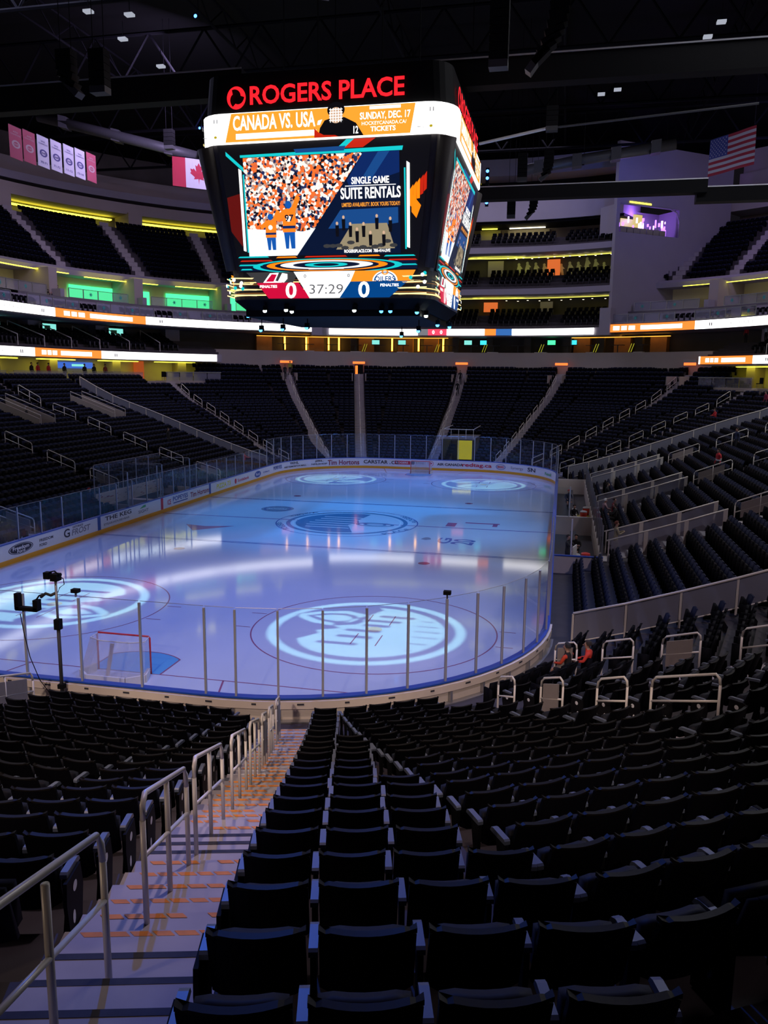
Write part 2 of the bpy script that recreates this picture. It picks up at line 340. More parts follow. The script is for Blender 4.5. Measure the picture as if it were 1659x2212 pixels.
def ublock(mb, sx, D0, D1, u0, u1, z0, z1, m):
    k = max(1, int(abs(u1-u0)/2)); vs = []
    for i in range(k+1):
        u = u0+(u1-u0)*i/k
        for D, z in rect(D0, D1, z0, z1): q = PU(sx, D, u)[0]; vs.append((q.x, q.y, z))
    fs = []
    for i in range(k):
        for j in range(4): a, b = i*4+j, i*4+(j+1) % 4; fs.append((a, b, b+4, a+4))
    fs += [(0, 1, 2, 3), tuple(range(4*k, 4*k+4))[::-1]]
    return mb.add(vs, fs, m)
def FP(D, u, z=0):                           # far end by u: signed arc metres from x=0 (positive toward +x), radius measured at D=24
    s = 1 if u >= 0 else -1; w = abs(u)
    if w <= CX: return Vector((u, 60.96+D, z)), Vector((0, 1, 0)), Vector((1, 0, 0))
    a = (w-CX)/32.53; n = Vector((s*math.sin(a), math.cos(a), 0)); t = Vector((math.cos(a), -s*math.sin(a), 0))
    return Vector((s*CX, Y1, z))+n*(RC+D), n, t
def fblock(mb, D0, D1, u0, u1, z0, z1, m):
    k = max(1, int(abs(u1-u0)/2)); vs = []
    for i in range(k+1):
        u = u0+(u1-u0)*i/k
        for D, z in rect(D0, D1, z0, z1): q = FP(D, u)[0]; vs.append((q.x, q.y, z))
    fs = []
    for i in range(k):
        for j in range(4): a, b = i*4+j, i*4+(j+1) % 4; fs.append((a, b, b+4, a+4))
    fs += [(0, 1, 2, 3), tuple(range(4*k, 4*k+4))[::-1]]
    return mb.add(vs, fs, m)

# ------------------------------------------------------------------ floor and lower bowl terraces
struct(MB().box(-62, 62, -35, 112, -0.6, -0.14, m_conc), 'floor')
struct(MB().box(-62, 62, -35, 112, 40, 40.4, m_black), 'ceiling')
def terrace():
    mb = MB()
    for key, f in FC.items():
        N = 24 if isinstance(key, tuple) and key[0] == 'side' else 3
        for r in range(1, f.rmax+1):
            D0, D1 = (0.13 if r == 1 else DN(r)), DN(r+1); z = ZT[r]; zl = ZT[r-1] if r > 1 else -0.13
            if r == f.rmax: D1 += 0.5
            for i in range(N):
                def U(D, j): return f.lo(D)+(f.hi(D)-f.lo(D))*j/N
                mid = f.P((D0+D1)/2, (U(D0, i)+U(D0, i+1))/2)
                a, b = f.P(D0, U(D0, i), z), f.P(D0, U(D0, i+1), z); c, d = f.P(D1, U(D1, i+1), z), f.P(D1, U(D1, i), z)
                if cutout(key, r, mid): continue
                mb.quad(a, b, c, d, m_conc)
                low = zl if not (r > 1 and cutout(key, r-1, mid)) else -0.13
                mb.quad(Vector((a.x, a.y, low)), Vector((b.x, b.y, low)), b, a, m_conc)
    return mb
struct(terrace(), 'terrace_floor')
def stair(f, s, hw, r0, near=False):
    mb = MB(); t = Vector((f.t[0], f.t[1], 0)); n = Vector((f.n[0], f.n[1], 0))
    for r in range(r0, f.rmax+1):
        z = ZT[r]
        D0 = DN(r); D1 = DN(r+1)
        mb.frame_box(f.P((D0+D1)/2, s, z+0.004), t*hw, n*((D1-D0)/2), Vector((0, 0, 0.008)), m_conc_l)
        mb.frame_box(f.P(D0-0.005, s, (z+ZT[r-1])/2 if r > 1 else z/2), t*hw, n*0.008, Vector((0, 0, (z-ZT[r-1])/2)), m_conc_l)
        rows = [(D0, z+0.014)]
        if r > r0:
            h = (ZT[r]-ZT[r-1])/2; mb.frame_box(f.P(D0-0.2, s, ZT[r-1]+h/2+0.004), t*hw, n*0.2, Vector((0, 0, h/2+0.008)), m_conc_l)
            rows.append((D0-0.4, ZT[r-1]+h+0.016))
        for j, (D, zz) in enumerate(rows):
            if near:
                if 12.2 < D < 14.35 or D < 10.95:
                    x = -hw+0.10+random.random()*0.05
                    while x < hw-0.18:
                        w = random.uniform(0.13, 0.17)
                        if random.random() < 0.92:
                            a = f.P(D+0.012, s+x, zz); mb.quad(a, a+t*w, a+t*(w+0.05)+n*0.055, a+t*0.05+n*0.055, m_orange)
                        x += w+0.03
                    if r < 9: mb.frame_box(f.P(D+0.005, s, zz-0.02), t*hw, n*0.01, Vector((0, 0, 0.02)), m_white)
                else: mb.frame_box(f.P(D+0.035, s, zz-0.003), t*hw, n*0.03, Vector((0, 0, 0.004)), m_dark)
            else: mb.frame_box(f.P(D+0.03, s, zz-0.003), t*hw, n*0.03, Vector((0, 0, 0.004)), m_white if f.name == 'far' else m_dark)
    return struct(mb, 'stair_path')
for i, (key, s, hw, r0) in enumerate(AISLES): stair(FC[key], s, hw, r0, i == 0)

# ------------------------------------------------------------------ seats
def rbox_pts(w, y0, y1, y2, y3, z0, z1, curve, n=6):
    """a shell: front surface y0(bottom)/y1(top), back surface y2/y3, ends pulled forward by curve"""
    vs = []
    for k in range(n+1):
        x = -w/2+w*k/n; c = -curve*(2*x/w)**2; e = abs(2*x/w); drop = 0.03*max(0, e-0.8)/0.2
        up = 0.015*e*e
        vs += [(x, y0+c, z0+drop), (x, y1+c, z1-drop+up), (x, y3+c, z1-drop+up), (x, y2+c, z0+drop)]
    fs = []
    for k in range(n):
        for j in range(4): a, b = k*4+j, k*4+(j+1) % 4; fs.append((a, a+4, b+4, b))
    fs += [(0, 1, 2, 3), tuple(range(n*4, n*4+4))[::-1]]
    return vs, fs
def seat_backrest():
    mb = MB(); vs, fs = rbox_pts(0.515, -0.21, -0.055, -0.165, -0.015, 0.36, 0.860, 0.045, 8); mb.add(vs, fs, m_seat)
    vs, fs = rbox_pts(0.52, -0.060, -0.060, -0.010, -0.010, 0.858, 0.872, 0.045, 8); mb.add(vs, fs, m_edge); return mb
def seat_pan():
    mb = MB(); vs, fs = rbox_pts(0.45, -0.37, -0.34, -0.25, -0.25, 0.36, 0.69, 0.02, 6); mb.add(vs, fs, m_seatpad); return mb
def armrest(x):
    mb = MB(); prof = [(-0.48, 0.600), (-0.46, 0.640), (-0.42, 0.655), (-0.19, 0.668), (-0.17, 0.655), (-0.17, 0.62), (-0.44, 0.60)]
    mb.prism(prof, (x-0.028, 0, 0), (0, 1, 0), (0, 0, 1), (0.056, 0, 0), m_arm); return mb
def support(x):
    mb = MB(); mb.prism([(-0.36, 0.0), (-0.10, 0.0), (-0.20, 0.30), (-0.18, 0.60), (-0.38, 0.60), (-0.30, 0.30)], (x-0.018, 0, 0), (0, 1, 0), (0, 0, 1), (0.036, 0, 0), m_black); return mb
def end_panel(x, s):
    mb = MB(); mb.prism([(-0.40, 0.12), (-0.14, 0.05), (-0.08, 0.45), (-0.10, 0.62), (-0.42, 0.61), (-0.46, 0.4)], (x+s*0.02, 0, 0), (0, 1, 0), (0, 0, 1), (s*0.03, 0, 0), m_black)
    mb.disc((x+s*0.052, -0.27, 0.50), (0, 1, 0), (0, 0, 1), 0.045, 0.045, m_plate, 14)
    mb.disc((x+s*0.052, -0.22, 0.26), (0, 1, 0), (0, 0, 1), 0.03, 0.06, m_plate, 10); return mb
PITCH = 0.600
seats = []     # (key, r, i-th from aisle, x, y, z, ang, pitch, end flag)
def intervals(key, f, r):
    D = DT(r)-0.25; lo, hi = f.lo(D), f.hi(D); cuts = []
    for k, s, hw, r0 in AISLES+DIV:
        if k == key: cuts.append((s-hw-(0.03 if hw > .4 else 0), s+hw))
    cuts.sort(); out = []; x = lo
    for a, b in cuts:
        if a > x+0.4: out.append((x, a, False, True))
        x = b
    if hi > x+0.4: out.append((x, hi, x != lo, False))
    o2 = []
    for a, b, l, h in out: o2.append((a, b, any(abs(a-c[1]) < 1e-6 for c in cuts), any(abs(b-c[0]) < 1e-6 for c in cuts)))
    return o2
for key, f in FC.items():
    if f.name == 'near' and isinstance(key, tuple) and key[1] == -1: continue
    for r in range(1, f.rmax+1):
        for a, b, la, hb in intervals(key, f, r):
            n = int((b-a-0.04)/0.585); p = (b-a-0.04)/max(n, 1)
            if p > 0.66: p = 0.62
            for i in range(n):
                s = (a+0.03+p*(i+0.5)) if not hb or la else (b-0.03-p*(n-i-0.5))
                q = f.P(DT(r), s)
                if cutout(key, r, q): continue
                if key == ('side', 1) and r <= 8 and min(abs(q.y-20), abs(q.y-32), abs(q.y-44)) < 1.5: continue
                if key == ('side', -1) and q.y < 8: continue
                if key == ('side', 1) and q.y < 1: continue
                if f.name == 'near' and (q-CAM.to_2d().to_3d()).length < 1.3: continue
                seats.append((key, r, i, q.x, q.y, ZT[r], f.ang, p, 1 if (la and i == 0) else (2 if (hb and i == n-1) else 0), s, n, a, b, f))
# orientation: local +y must point away from the rink
def seat_rz(f): return math.atan2(f.n[1], f.n[0])-PI/2
def project(x, y, z):
    d = Vector((x, y, z))-CAM; w = d.dot(FWD)
    if w < 0.3: return None
    return 829.5+1732.54*d.dot(RT)/w, 1106-1732.54*d.dot(UP)/w, w
scored = []
for k, s in enumerate(seats):
    q = project(s[3], s[4], s[5]+0.8)
    if q and -60 < q[0] < 1700 and q[1] < 2225: scored.append((q[2], k))
    elif q and -60 < q[0] < 1700 and q[1] < 2400: scored.append((q[2]+0.2, k))
scored.sort(); near_ids = set(k for _, k in scored[:300])
ORD = ['zeroth', 'first', 'second', 'third', 'fourth', 'fifth', 'sixth', 'seventh', 'eighth', 'ninth', 'tenth', 'eleventh', 'twelfth', 'thirteenth', 'fourteenth', 'fifteenth', 'sixteenth',
       'seventeenth', 'eighteenth', 'nineteenth', 'twentieth', 'twenty-first', 'twenty-second', 'twenty-third', 'twenty-fourth', 'twenty-fifth']+[str(i)+'th' for i in range(26, 60)]
me_back = seat_backrest().build('backrest', mesh_only=True); me_pan = seat_pan().build('seat_pan', mesh_only=True, smooth=True)
me_arm = armrest(0.0).build('armrest', mesh_only=True); me_sup = support(0.0).build('support', mesh_only=True)
me_endL = end_panel(0, -1).build('end_panel', mesh_only=True); me_endR = end_panel(0, 1).build('end_panel', mesh_only=True)
def child(name, me, par, loc=(0, 0, 0), sc_=None):
    o = bpy.data.objects.new(name, me); COL.objects.link(o); o.parent = par; o.location = loc
    if sc_: o.scale = sc_
    return o
# a running count from the handrail stair for each row of the near stand
near_rows = {}
for k in near_ids:
    s = seats[k]; near_rows.setdefault(s[1], []).append(k)
def angle_pos(s):
    c = Vector((CX, Y0)); x, y = s[3], s[4]
    if s[0] == 'near': return x-CX-1.3
    return RC*math.atan2(x-CX, -(y-Y0))*3
stair_a = angle_pos((('near', 1, 15), 0, 0)+tuple(FC[('near', 1, 15)].P(8, -0.07))[:2])
lab = {}
for r, ks in near_rows.items():
    ks.sort(key=lambda k: angle_pos(seats[k]))
    side_r = [k for k in ks if angle_pos(seats[k]) > stair_a]; side_l = [k for k in ks if angle_pos(seats[k]) <= stair_a][::-1]
    for i, k in enumerate(side_r): lab[k] = f'black folding seat, {ORD[r]} row up from the boards, {ORD[i+1]} from the stair toward the benches'
    for i, k in enumerate(side_l): lab[k] = f'black folding seat, {ORD[r]} row up from the boards, {ORD[i+1]} from the stair toward the net'
for k in sorted(near_ids):
    s = seats[k]; f = s[13]
    o = thing('stadium_seat', lab[k], 'seat', (s[3], s[4], s[5]), 'black folding seats in the near stand', seat_rz(f))
    w = s[7]/0.585; sgn = 1 if (Vector((math.cos(seat_rz(f)), math.sin(seat_rz(f))))).dot(Vector(f.t)) > 0 else -1
    child('backrest', me_back, o, (0, 0, 0), (w, 1, 1)); child('seat_pan', me_pan, o, (0, 0, 0), (w, 1, 1))
    child('armrest', me_arm, o, (sgn*s[7]/2, 0, 0)); child('support', me_sup, o, (sgn*s[7]/2, 0, 0))
    if s[8] == 1 or s[2] == 0:
        child('armrest', me_arm, o, (-sgn*s[7]/2, 0, 0)); child('support', me_sup, o, (-sgn*s[7]/2, 0, 0))
    if s[8] == 1: child('end_panel', me_endL if sgn > 0 else me_endR, o, (-sgn*s[7]/2, 0, 0))
    if s[8] == 2: child('end_panel', me_endR if sgn > 0 else me_endL, o, (sgn*s[7]/2, 0, 0))
# all other lower-bowl seats: past the three hundred, one object
def lump(name, items, label, mats, cat='seats'):
    """items: (x, y, z, rz, width, end)"""
    T = MB()
    vs, fs = rbox_pts(0.50, -0.21, -0.055, -0.165, -0.015, 0.36, 0.885, 0.04, 2); T.add(vs, fs, mats[0])
    vs, fs = rbox_pts(0.45, -0.37, -0.31, -0.25, -0.24, 0.40, 0.80, 0.0, 1); T.add(vs, fs, mats[1])
    T.box(0.265, 0.315, -0.44, -0.12, 0.02, 0.66, mats[2])
    T.box(-0.20, 0.20, -0.064, -0.01, 0.885, 0.893, mats[0])
    tv = np.array(T.v); tf = T.f
    L = np.array([(a, b, c, d, e) for a, b, c, d, e, *_ in items]); nI = len(L)
    c, s = np.cos(L[:, 3]), np.sin(L[:, 3]); X = tv[None, :, 0]*L[:, 4][:, None]/0.585; Y = np.broadcast_to(tv[None, :, 1], X.shape)
    wx = L[:, 0:1]+c[:, None]*X-s[:, None]*Y; wy = L[:, 1:2]+s[:, None]*X+c[:, None]*Y; wz = L[:, 2:3]+tv[None, :, 2]
    co = np.stack([wx, wy, wz], 2).reshape(-1, 3)
    loops = np.array([i for f in tf for i in f]); sizes = np.array([len(f) for f in tf]); nv = len(tv)
    al = (loops[None, :]+(np.arange(nI)*nv)[:, None]).ravel(); asz = np.tile(sizes, nI); st = np.concatenate([[0], np.cumsum(asz)[:-1]])
    me = bpy.data.meshes.new(name); me.vertices.add(len(co)); me.vertices.foreach_set('co', co.ravel())
    me.loops.add(len(al)); me.loops.foreach_set('vertex_index', al); me.polygons.add(len(asz))
    me.polygons.foreach_set('loop_start', st); me.polygons.foreach_set('loop_total', asz)
    for m in T.m: me.materials.append(m)
    for m in T.m: me.materials.append({m_seat_lit: m_seat, m_edge: m_edge}.get(m, m))  # near stand keeps the dark shell instead of the lit copy
    off = np.array([len(T.m) if len(it) > 5 and it[5] else 0 for it in items])
    me.polygons.foreach_set('material_index', (np.array(T.mi)[None, :]+off[:, None]).ravel()); me.update(calc_edges=True); me.validate()
    o = bpy.data.objects.new(name, me); COL.objects.link(o); return tag(o, label, cat, kind='stuff')
rest = [(s[3], s[4], s[5], seat_rz(s[13]), s[7], s[13].name == 'near') for k, s in enumerate(seats) if k not in near_ids and s[13].name != 'near' or (k not in near_ids and (project(s[3], s[4], s[5]) or (0, 9e9))[1] < 2300)]
lump('arena_seats', rest, 'rows of dark folding seats filling the lower bowl around the rink', [m_seat_lit, m_seat, m_seat, m_edge])
print('SEATS', len(seats), len(rest))

# ------------------------------------------------------------------ handrails
def handrail(f, s, D0, D1, label, group, panel=False, r=0.024, posts=3, h=1.07, name='aisle_handrail', extra=None, segs=8):
    base = f.P((D0+D1)/2, s, ZN((D0+D1)/2)); o = thing(name, label, 'handrail', base, group)
    zf = lambda D: ZN(D)
    P = [f.P(D0, s, zf(D0)+h-0.22), f.P(D0+0.02, s, zf(D0)+h-0.08), f.P(D0+0.10, s, zf(D0)+h+0.02), f.P(D1-0.10, s, zf(D1)+h-0.02), f.P(D1-0.02, s, zf(D1)+h-0.08), f.P(D1, s, zf(D1)+h-0.22)]
    smooth_obj(MB().tube(P, r, m_rail, segs).build('top_rail', o))
    smooth_obj(MB().tube([f.P(D0, s, zf(D0)+h*0.52), f.P(D1, s, zf(D1)+h*0.52)], r*0.85, m_rail, segs).build('mid_rail', o))
    for i in range(posts):
        D = D0+(D1-D0)*i/(posts-1)
        smooth_obj(MB().tube([f.P(D, s, zf(D)-0.1), f.P(D, s, zf(D)+h-(0.2 if i in (0, posts-1) else 0.02))], r, m_rail, segs).build('post', o))
    if panel:
        t = Vector((f.t[0], f.t[1], 0))*0.02; mb = MB(); a, b = D0+(D1-D0)*0.12, D0+(D1-D0)*0.80
        za, zb = zf(a), zf(b); mb.add([f.P(a, s, za+0.22)-t, f.P(b, s, zb+0.22)-t, f.P(b, s, zb+0.92)-t, f.P(a, s, za+0.92)-t, f.P(a, s, za+0.22)+t, f.P(b, s, zb+0.22)+t, f.P(b, s, zb+0.92)+t, f.P(a, s, za+0.92)+t],
                                     [(0, 1, 2, 3), (7, 6, 5, 4), (0, 4, 5, 1), (1, 5, 6, 2), (2, 6, 7, 3), (3, 7, 4, 0)], m_panel).build('sign_panel', o)
    return o
fs_ = FC[('near', 1, 15)]
NR = [(15.0, 16.9), (12.35, 14.0), (10.15, 11.95), (7.85, 9.35), (6.0, 7.3), (4.7, 5.5), (3.3, 4.2), (1.7, 2.6)]
for i, (a, b) in enumerate(NR):
    handrail(fs_, -0.17, a, b, f'cream tubular handrail down the middle of the stair, {ORD[i+1]} one below the camera' if i else 'cream tubular handrail at the top of the stair, largest and closest one', 'handrails on the near stair', panel=(i in (5, 7)), segs=12 if i < 3 else 8)
def where(key, s):
    if key == 'near': return 'the net side of the near stand'
    if key == 'far': return 'the middle far end aisle'
    if key[0] == 'near': return 'the near corner stand beyond the stair'
    if key[0] == 'far':
        return {(-1, 15): 'the straight far aisle', (1, 15): 'the far aisle beyond the yellow tunnel', (-1, 30): 'the far aisle nearest the penalty side', (1, 45): 'the far corner aisle below the tower',
                (-1, 60): 'the penalty side far corner aisle', (1, 60): 'the bench side far corner aisle'}[key[1:]]
    if key[1] > 0: return {20: 'the closest bench side aisle', 32: 'the middle bench side aisle', 44: 'the farthest bench side aisle'}[round(s+YM)]
    return {18: 'the penalty side aisle by the freedom advert', 30: 'the penalty side aisle over the red line', 42: 'the penalty side aisle farthest along'}[int(s+YM)]
for i, (key, s, hw, r0) in enumerate(AISLES):
    if i == 0 or key in (('near', -1, 30), ('near', 1, 60)): continue
    f = FC[key]; D = 1.1 if r0 == 1 else (8.1 if key[1] > 0 else 3.2); j = 0
    if key == ('near', 1, 45): spans = [(2.3, 2.9), (3.8, 4.5), (5.5, 6.3), (6.9, 8.4)]
    else:
        spans = []; k = 1.5 if f.name == 'far' else 2.1; gap = 0.9 if f.name == 'far' else 1.15
        while D+k < DT(f.rmax)-1: spans.append((D, D+k)); D += k+gap
    for a, b in spans:
        j += 1
        if key == 'near' and j > 1: break
        handrail(f, s, a, b, f'pale handrail, {ORD[j]} up from the ice, on {where(key, s)}', 'handrails on '+where(key, s), panel=(j == (2 if key == ('near', 1, 45) else 1) and f.name != 'far'), posts=2 if b-a < 1.6 else 3, segs=6, r=0.028)
def divider(key, s, D0, D1, label, bay=1.65, name='divider_railing'):
    f = FC[key]; o = thing(name, label, 'railing', f.P(D0, s, ZN(D0))); n = int((D1-D0)/bay); t = Vector((f.t[0], f.t[1], 0))
    smooth_obj(MB().tube([f.P(D0+(D1-D0)*i/n, s, ZN(D0+(D1-D0)*i/n)+1.12) for i in range(n+1)], 0.045, m_rail, 8).build('top_rail', o))
    MB().tube([f.P(D0+(D1-D0)*i/n, s, ZN(D0+(D1-D0)*i/n)+0.12) for i in range(n+1)], 0.025, m_rail, 6).build('bottom_rail', o)
    for i in range(n+1):
        D = D0+(D1-D0)*i/n; MB().frame_box(f.P(D, s, ZN(D)+0.5), t*0.02, Vector((*f.n, 0))*0.035, Vector((0, 0, 0.6)), m_rail).build('post', o)
        if i < n:
            E = D+(D1-D0)/n; a, b = D+0.05, E-0.05; mb = MB()
            for q in (-0.006, 0.006): mb.quad(f.P(a, s+q, ZN(a)+0.16), f.P(b, s+q, ZN(b)+0.16), f.P(b, s+q, ZN(b)+1.06), f.P(a, s+q, ZN(a)+1.06), m_suite_glass)
            mb.build('glass_panel', o)
    return o
divider(('side', 1), 7.9-YM, 0.9, 19.3, 'long sloping glass and metal divider beside the near corner seats')
divider(('side', 1), 53.4-YM, 1.0, 19.6, 'sloping divider railing far along behind the team benches stand')
divider(('side', -1), 53.4-YM, 1.2, 20.6, 'sloping tan divider railing in the stand above the scotiabank advert')
# ------------------------------------------------------------------ the rink
def BQ(w, sy, D=0.0, z=0.0):                 # w metres along the boards from x=0 of an end; negative toward -x
    s = 1 if w >= 0 else -1; a = abs(w); cy = Y1 if sy > 0 else Y0; L = RC*PI/2
    if a <= CX: return Vector((s*a, cy+sy*(RC+D), z)), Vector((0, sy, 0))
    if a <= CX+L:
        q = (a-CX)/RC; n = Vector((s*math.sin(q), sy*math.cos(q), 0)); return Vector((s*CX, cy, z))+n*(RC+D), n
    return Vector((s*(CX+RC+D), cy-sy*(a-CX-L), z)), Vector((s, 0, 0))
WE = CX+RC*PI/2
def bsweep(mb, w0, w1, sy, prof, m, closed=True):
    ws = [w0]; n = max(1, int(abs(w1-w0)/0.7)); ws = [w0+(w1-w0)*i/n for i in range(n+1)]
    nodes = [((BQ(w, sy)[0].x, BQ(w, sy)[0].y), (BQ(w, sy)[1].x, BQ(w, sy)[1].y)) for w in ws]
    return sweep(mb, nodes, prof, m, closed)
# ice
ice = thing('ice_rink', 'smooth white hockey ice washed blue and violet by spotlights', 'ice rink')
loop = [BQ(w, -1)[0] for w in np.linspace(-WE, WE, 60)]+[BQ(w, 1)[0] for w in np.linspace(WE, -WE, 60)]
MB().add([(p.x, p.y, 0.0) for p in loop], [tuple(range(len(loop)))], m_ice).build('ice_sheet', ice)
def xw(y):                                    # half width of the ice at y
    if y < Y0: return CX+math.sqrt(max(RC**2-(Y0-y)**2, 0))
    if y > Y1: return CX+math.sqrt(max(RC**2-(y-Y1)**2, 0))
    return 12.95
Zi = 0.004
def line_x(y, w, m, name):
    x = xw(y)-0.02; MB().add([(-x, y-w/2, Zi), (x, y-w/2, Zi), (x, y+w/2, Zi), (-x, y+w/2, Zi)], [(0, 1, 2, 3)], m).build(name, ice)
line_x(3.35, 0.05, m_ired, 'goal_line'); line_x(57.61, 0.05, m_ired, 'goal_line')
for y in (22.86, 38.10):
    mb = MB(); x = 12.93
    for d in (-0.11, 0.11): mb.add([(-x, y+d-0.05, Zi), (x, y+d-0.05, Zi), (x, y+d+0.05, Zi), (-x, y+d+0.05, Zi)], [(0, 1, 2, 3)], m_iblue)
    mb.build('blue_line', ice)
line_x(30.48, 0.16, M('ice_centre_line', (0.16, 0.12, 0.38), 0.16, spec=0.75), 'centre_line')
def ring(cx, cy, r, w, m, name, z=Zi): mb = MB(); mb.disc((cx, cy, z), (1, 0, 0), (0, 1, 0), r, r, m, 96, rin=(r-w)/r); return mb
for cy in (9.449, 51.51):
    for cx in (-6.706, 6.706):
        mb = ring(cx, cy, 4.572, 0.05, m_ired, 'x')
        for dy in (-0.87, 0.87):
            for s in (-1, 1): mb.add([(cx+s*4.57, cy+dy-0.025, Zi), (cx+s*5.18, cy+dy-0.025, Zi), (cx+s*5.18, cy+dy+0.025, Zi), (cx+s*4.57, cy+dy+0.025, Zi)], [(0, 1, 2, 3)], m_ired)
        for sx_ in (-1, 1):
            for sy_ in (-1, 1):
                mb.box(cx+sx_*0.45-0.02, cx+sx_*0.45+0.02, min(cy+sy_*0.6, cy+sy_*1.8), max(cy+sy_*0.6, cy+sy_*1.8), 0.002, Zi, m_ired)
        mb.build('face_off_circle', ice)
        MB().disc((cx, cy, Zi), (1, 0, 0), (0, 1, 0), 0.30, 0.30, M('face_off_spot_paint', (0.62, 0.50, 0.45), 0.16), 24).build('face_off_spot', ice)
for cy in (20.5, 40.5):
    for cx in (-6.706, 6.706): MB().disc((cx, cy, Zi), (1, 0, 0), (0, 1, 0), 0.30, 0.30, m_ired, 24).build('face_off_spot', ice)
for gy, s in ((3.35, 1), (57.61, -1)):
    mb = MB(); pts = [(-1.22, gy)]+[(-1.22, gy+s*1.37)]+[(1.83*math.sin(a), gy+s*(1.83*math.cos(a))) for a in np.linspace(-0.73, 0.73, 16)]+[(1.22, gy+s*1.37), (1.22, gy)]
    mb.add([(x, y, Zi+0.002) for x, y in pts], [tuple(range(len(pts)))], m_icrease)
    for i in range(len(pts)-1):
        a, b = Vector((*pts[i], Zi+0.004)), Vector((*pts[i+1], Zi+0.004)); d = (b-a); d.normalize(); q = Vector((-d.y, d.x, 0))*0.025
        mb.quad(a-q, b-q, b+q, a+q, m_ired)
    mb.build('goal_crease', ice)
    mb = MB()
    for x in (-3.35, 3.35): mb.add([(x-0.03, gy, Zi), (x+0.03, gy, Zi), (x*1.27+0.03, gy-s*3.25, Zi), (x*1.27-0.03, gy-s*3.25, Zi)], [(0, 1, 2, 3)], m_ired)
    mb.build('trapezoid_line', ice)
mb = MB(); mb.disc((12.95, 30.48, Zi), (1, 0, 0), (0, 1, 0), 3.05, 3.05, m_ired, 24, PI/2, 3*PI/2, rin=0.985)
# centre emblem: rings, striped field, drop and ring of lettering
em = MB(); c0 = (0, 30.48, Zi+0.002); X_, Y_ = (1, 0, 0), (0, 1, 0)
em.disc(c0, X_, Y_, 4.57, 4.57, m_iblue, 72, rin=0.985)
em.disc(c0, X_, Y_, 3.9, 3.9, m_inavy, 72, rin=0.93); em.disc(c0, X_, Y_, 3.5, 3.5, m_iwhite, 72, rin=0.97)
gv, gf = GOBO
half = [(math.cos(a)*3.3, 30.48+math.sin(a)*3.3) for a in np.linspace(PI/2-0.25, 3*PI/2+0.35, 30)]
em.add([(x, y, Zi+0.003) for x, y in half+[(0.3, 29.6), (0.75, 30.6), (0.5, 31.5)]], [tuple(range(33))], m_inavy)
for i in range(6):
    y = 28.6+i*0.72; em.box(-2.2-0.2*math.sin(i), 0.6, y-0.08, y+0.08, Zi+0.003, Zi+0.006, m_iwhite)
em.disc((1.9, 30.2, Zi+0.004), X_, Y_, 1.25, 0.62, m_inavy, 40, rin=0.82); em.disc((1.9, 30.2, Zi+0.004), X_, Y_, 0.75, 0.36, m_inavy, 30, rin=0.75)
for i, ch in enumerate(['ROGERS', 'EDMONTON', 'ROGERS', 'PLACE' if ('PLACE', True) in TX else 'THE OIL']):
    a_ = [0.55, 2.6, 3.7, 5.75][i]; k = Vector((math.cos(a_), math.sin(a_), 0)); tt = Vector((-k.y, k.x, 0)) if i in (0, 3) else Vector((k.y, -k.x, 0))
    em.text(ch, Vector(c0)+k*4.25, tt, Vector((tt.y*-1, tt.x, 0)), 2.4, 0.4, m_inavy)
em.build('centre_emblem', ice)
# in-ice adverts
mb = MB(); mb.disc((-6.1, 34.3, Zi), X_, Y_, 1.15, 1.15, m_igrey, 40); mb.disc((-6.1, 34.3, Zi+0.002), X_, Y_, 0.95, 0.95, m_iblue, 40, rin=0.9); mb.text('ROGERS', (-6.1, 34.3, Zi+0.003), X_, Y_, 1.4, 0.35, m_iwhite); mb.build('ice_advert', ice)
mb = MB(); mb.add([(-9.6, 27.2, Zi), (-8.3, 25.4, Zi), (-6.4, 27.4, Zi), (-8.2, 26.9, Zi)], [(0, 1, 2, 3)], painted('ice_advert_red', (0.42, 0.14, 0.3))); mb.build('ice_advert', ice)
mb = MB(); mb.text('ROGERS', (7.4, 32.9, Zi), (0, -1, 0), (1, 0, 0), 3.0, 0.01, m_ired) if False else None
mb.text('TICKETS', (6.5, 33.0, Zi), (0.2, -1, 0), (1, 0.2, 0), 1.8, 0.5, m_ired) if False else None
for x0, x1, y0, y1 in ((6.3, 6.9, 30.9, 32.2), (7.4, 9.6, 32.3, 32.6), (9.2, 9.5, 31.5, 32.4)): mb.box(x0, x1, y0, y1, 0.001, Zi, painted('ice_advert_pink', (0.4, 0.14, 0.3)))
mb.build('ice_advert', ice)
mb = MB(); mb.text('20', (8.0, 26.3, Zi), (0.1, 1, 0), (-1, 0.1, 0), 1.5, 1.3, m_iblue); mb.text('G', (6.9, 26.4, Zi), (0, 1, 0), (-1, 0, 0), 1.6, 0.8, m_iblue); mb.disc((5.8, 26.3, Zi), X_, Y_, 0.3, 0.8, m_igrey, 20, 0.3, 2.9); mb.build('ice_advert', ice)

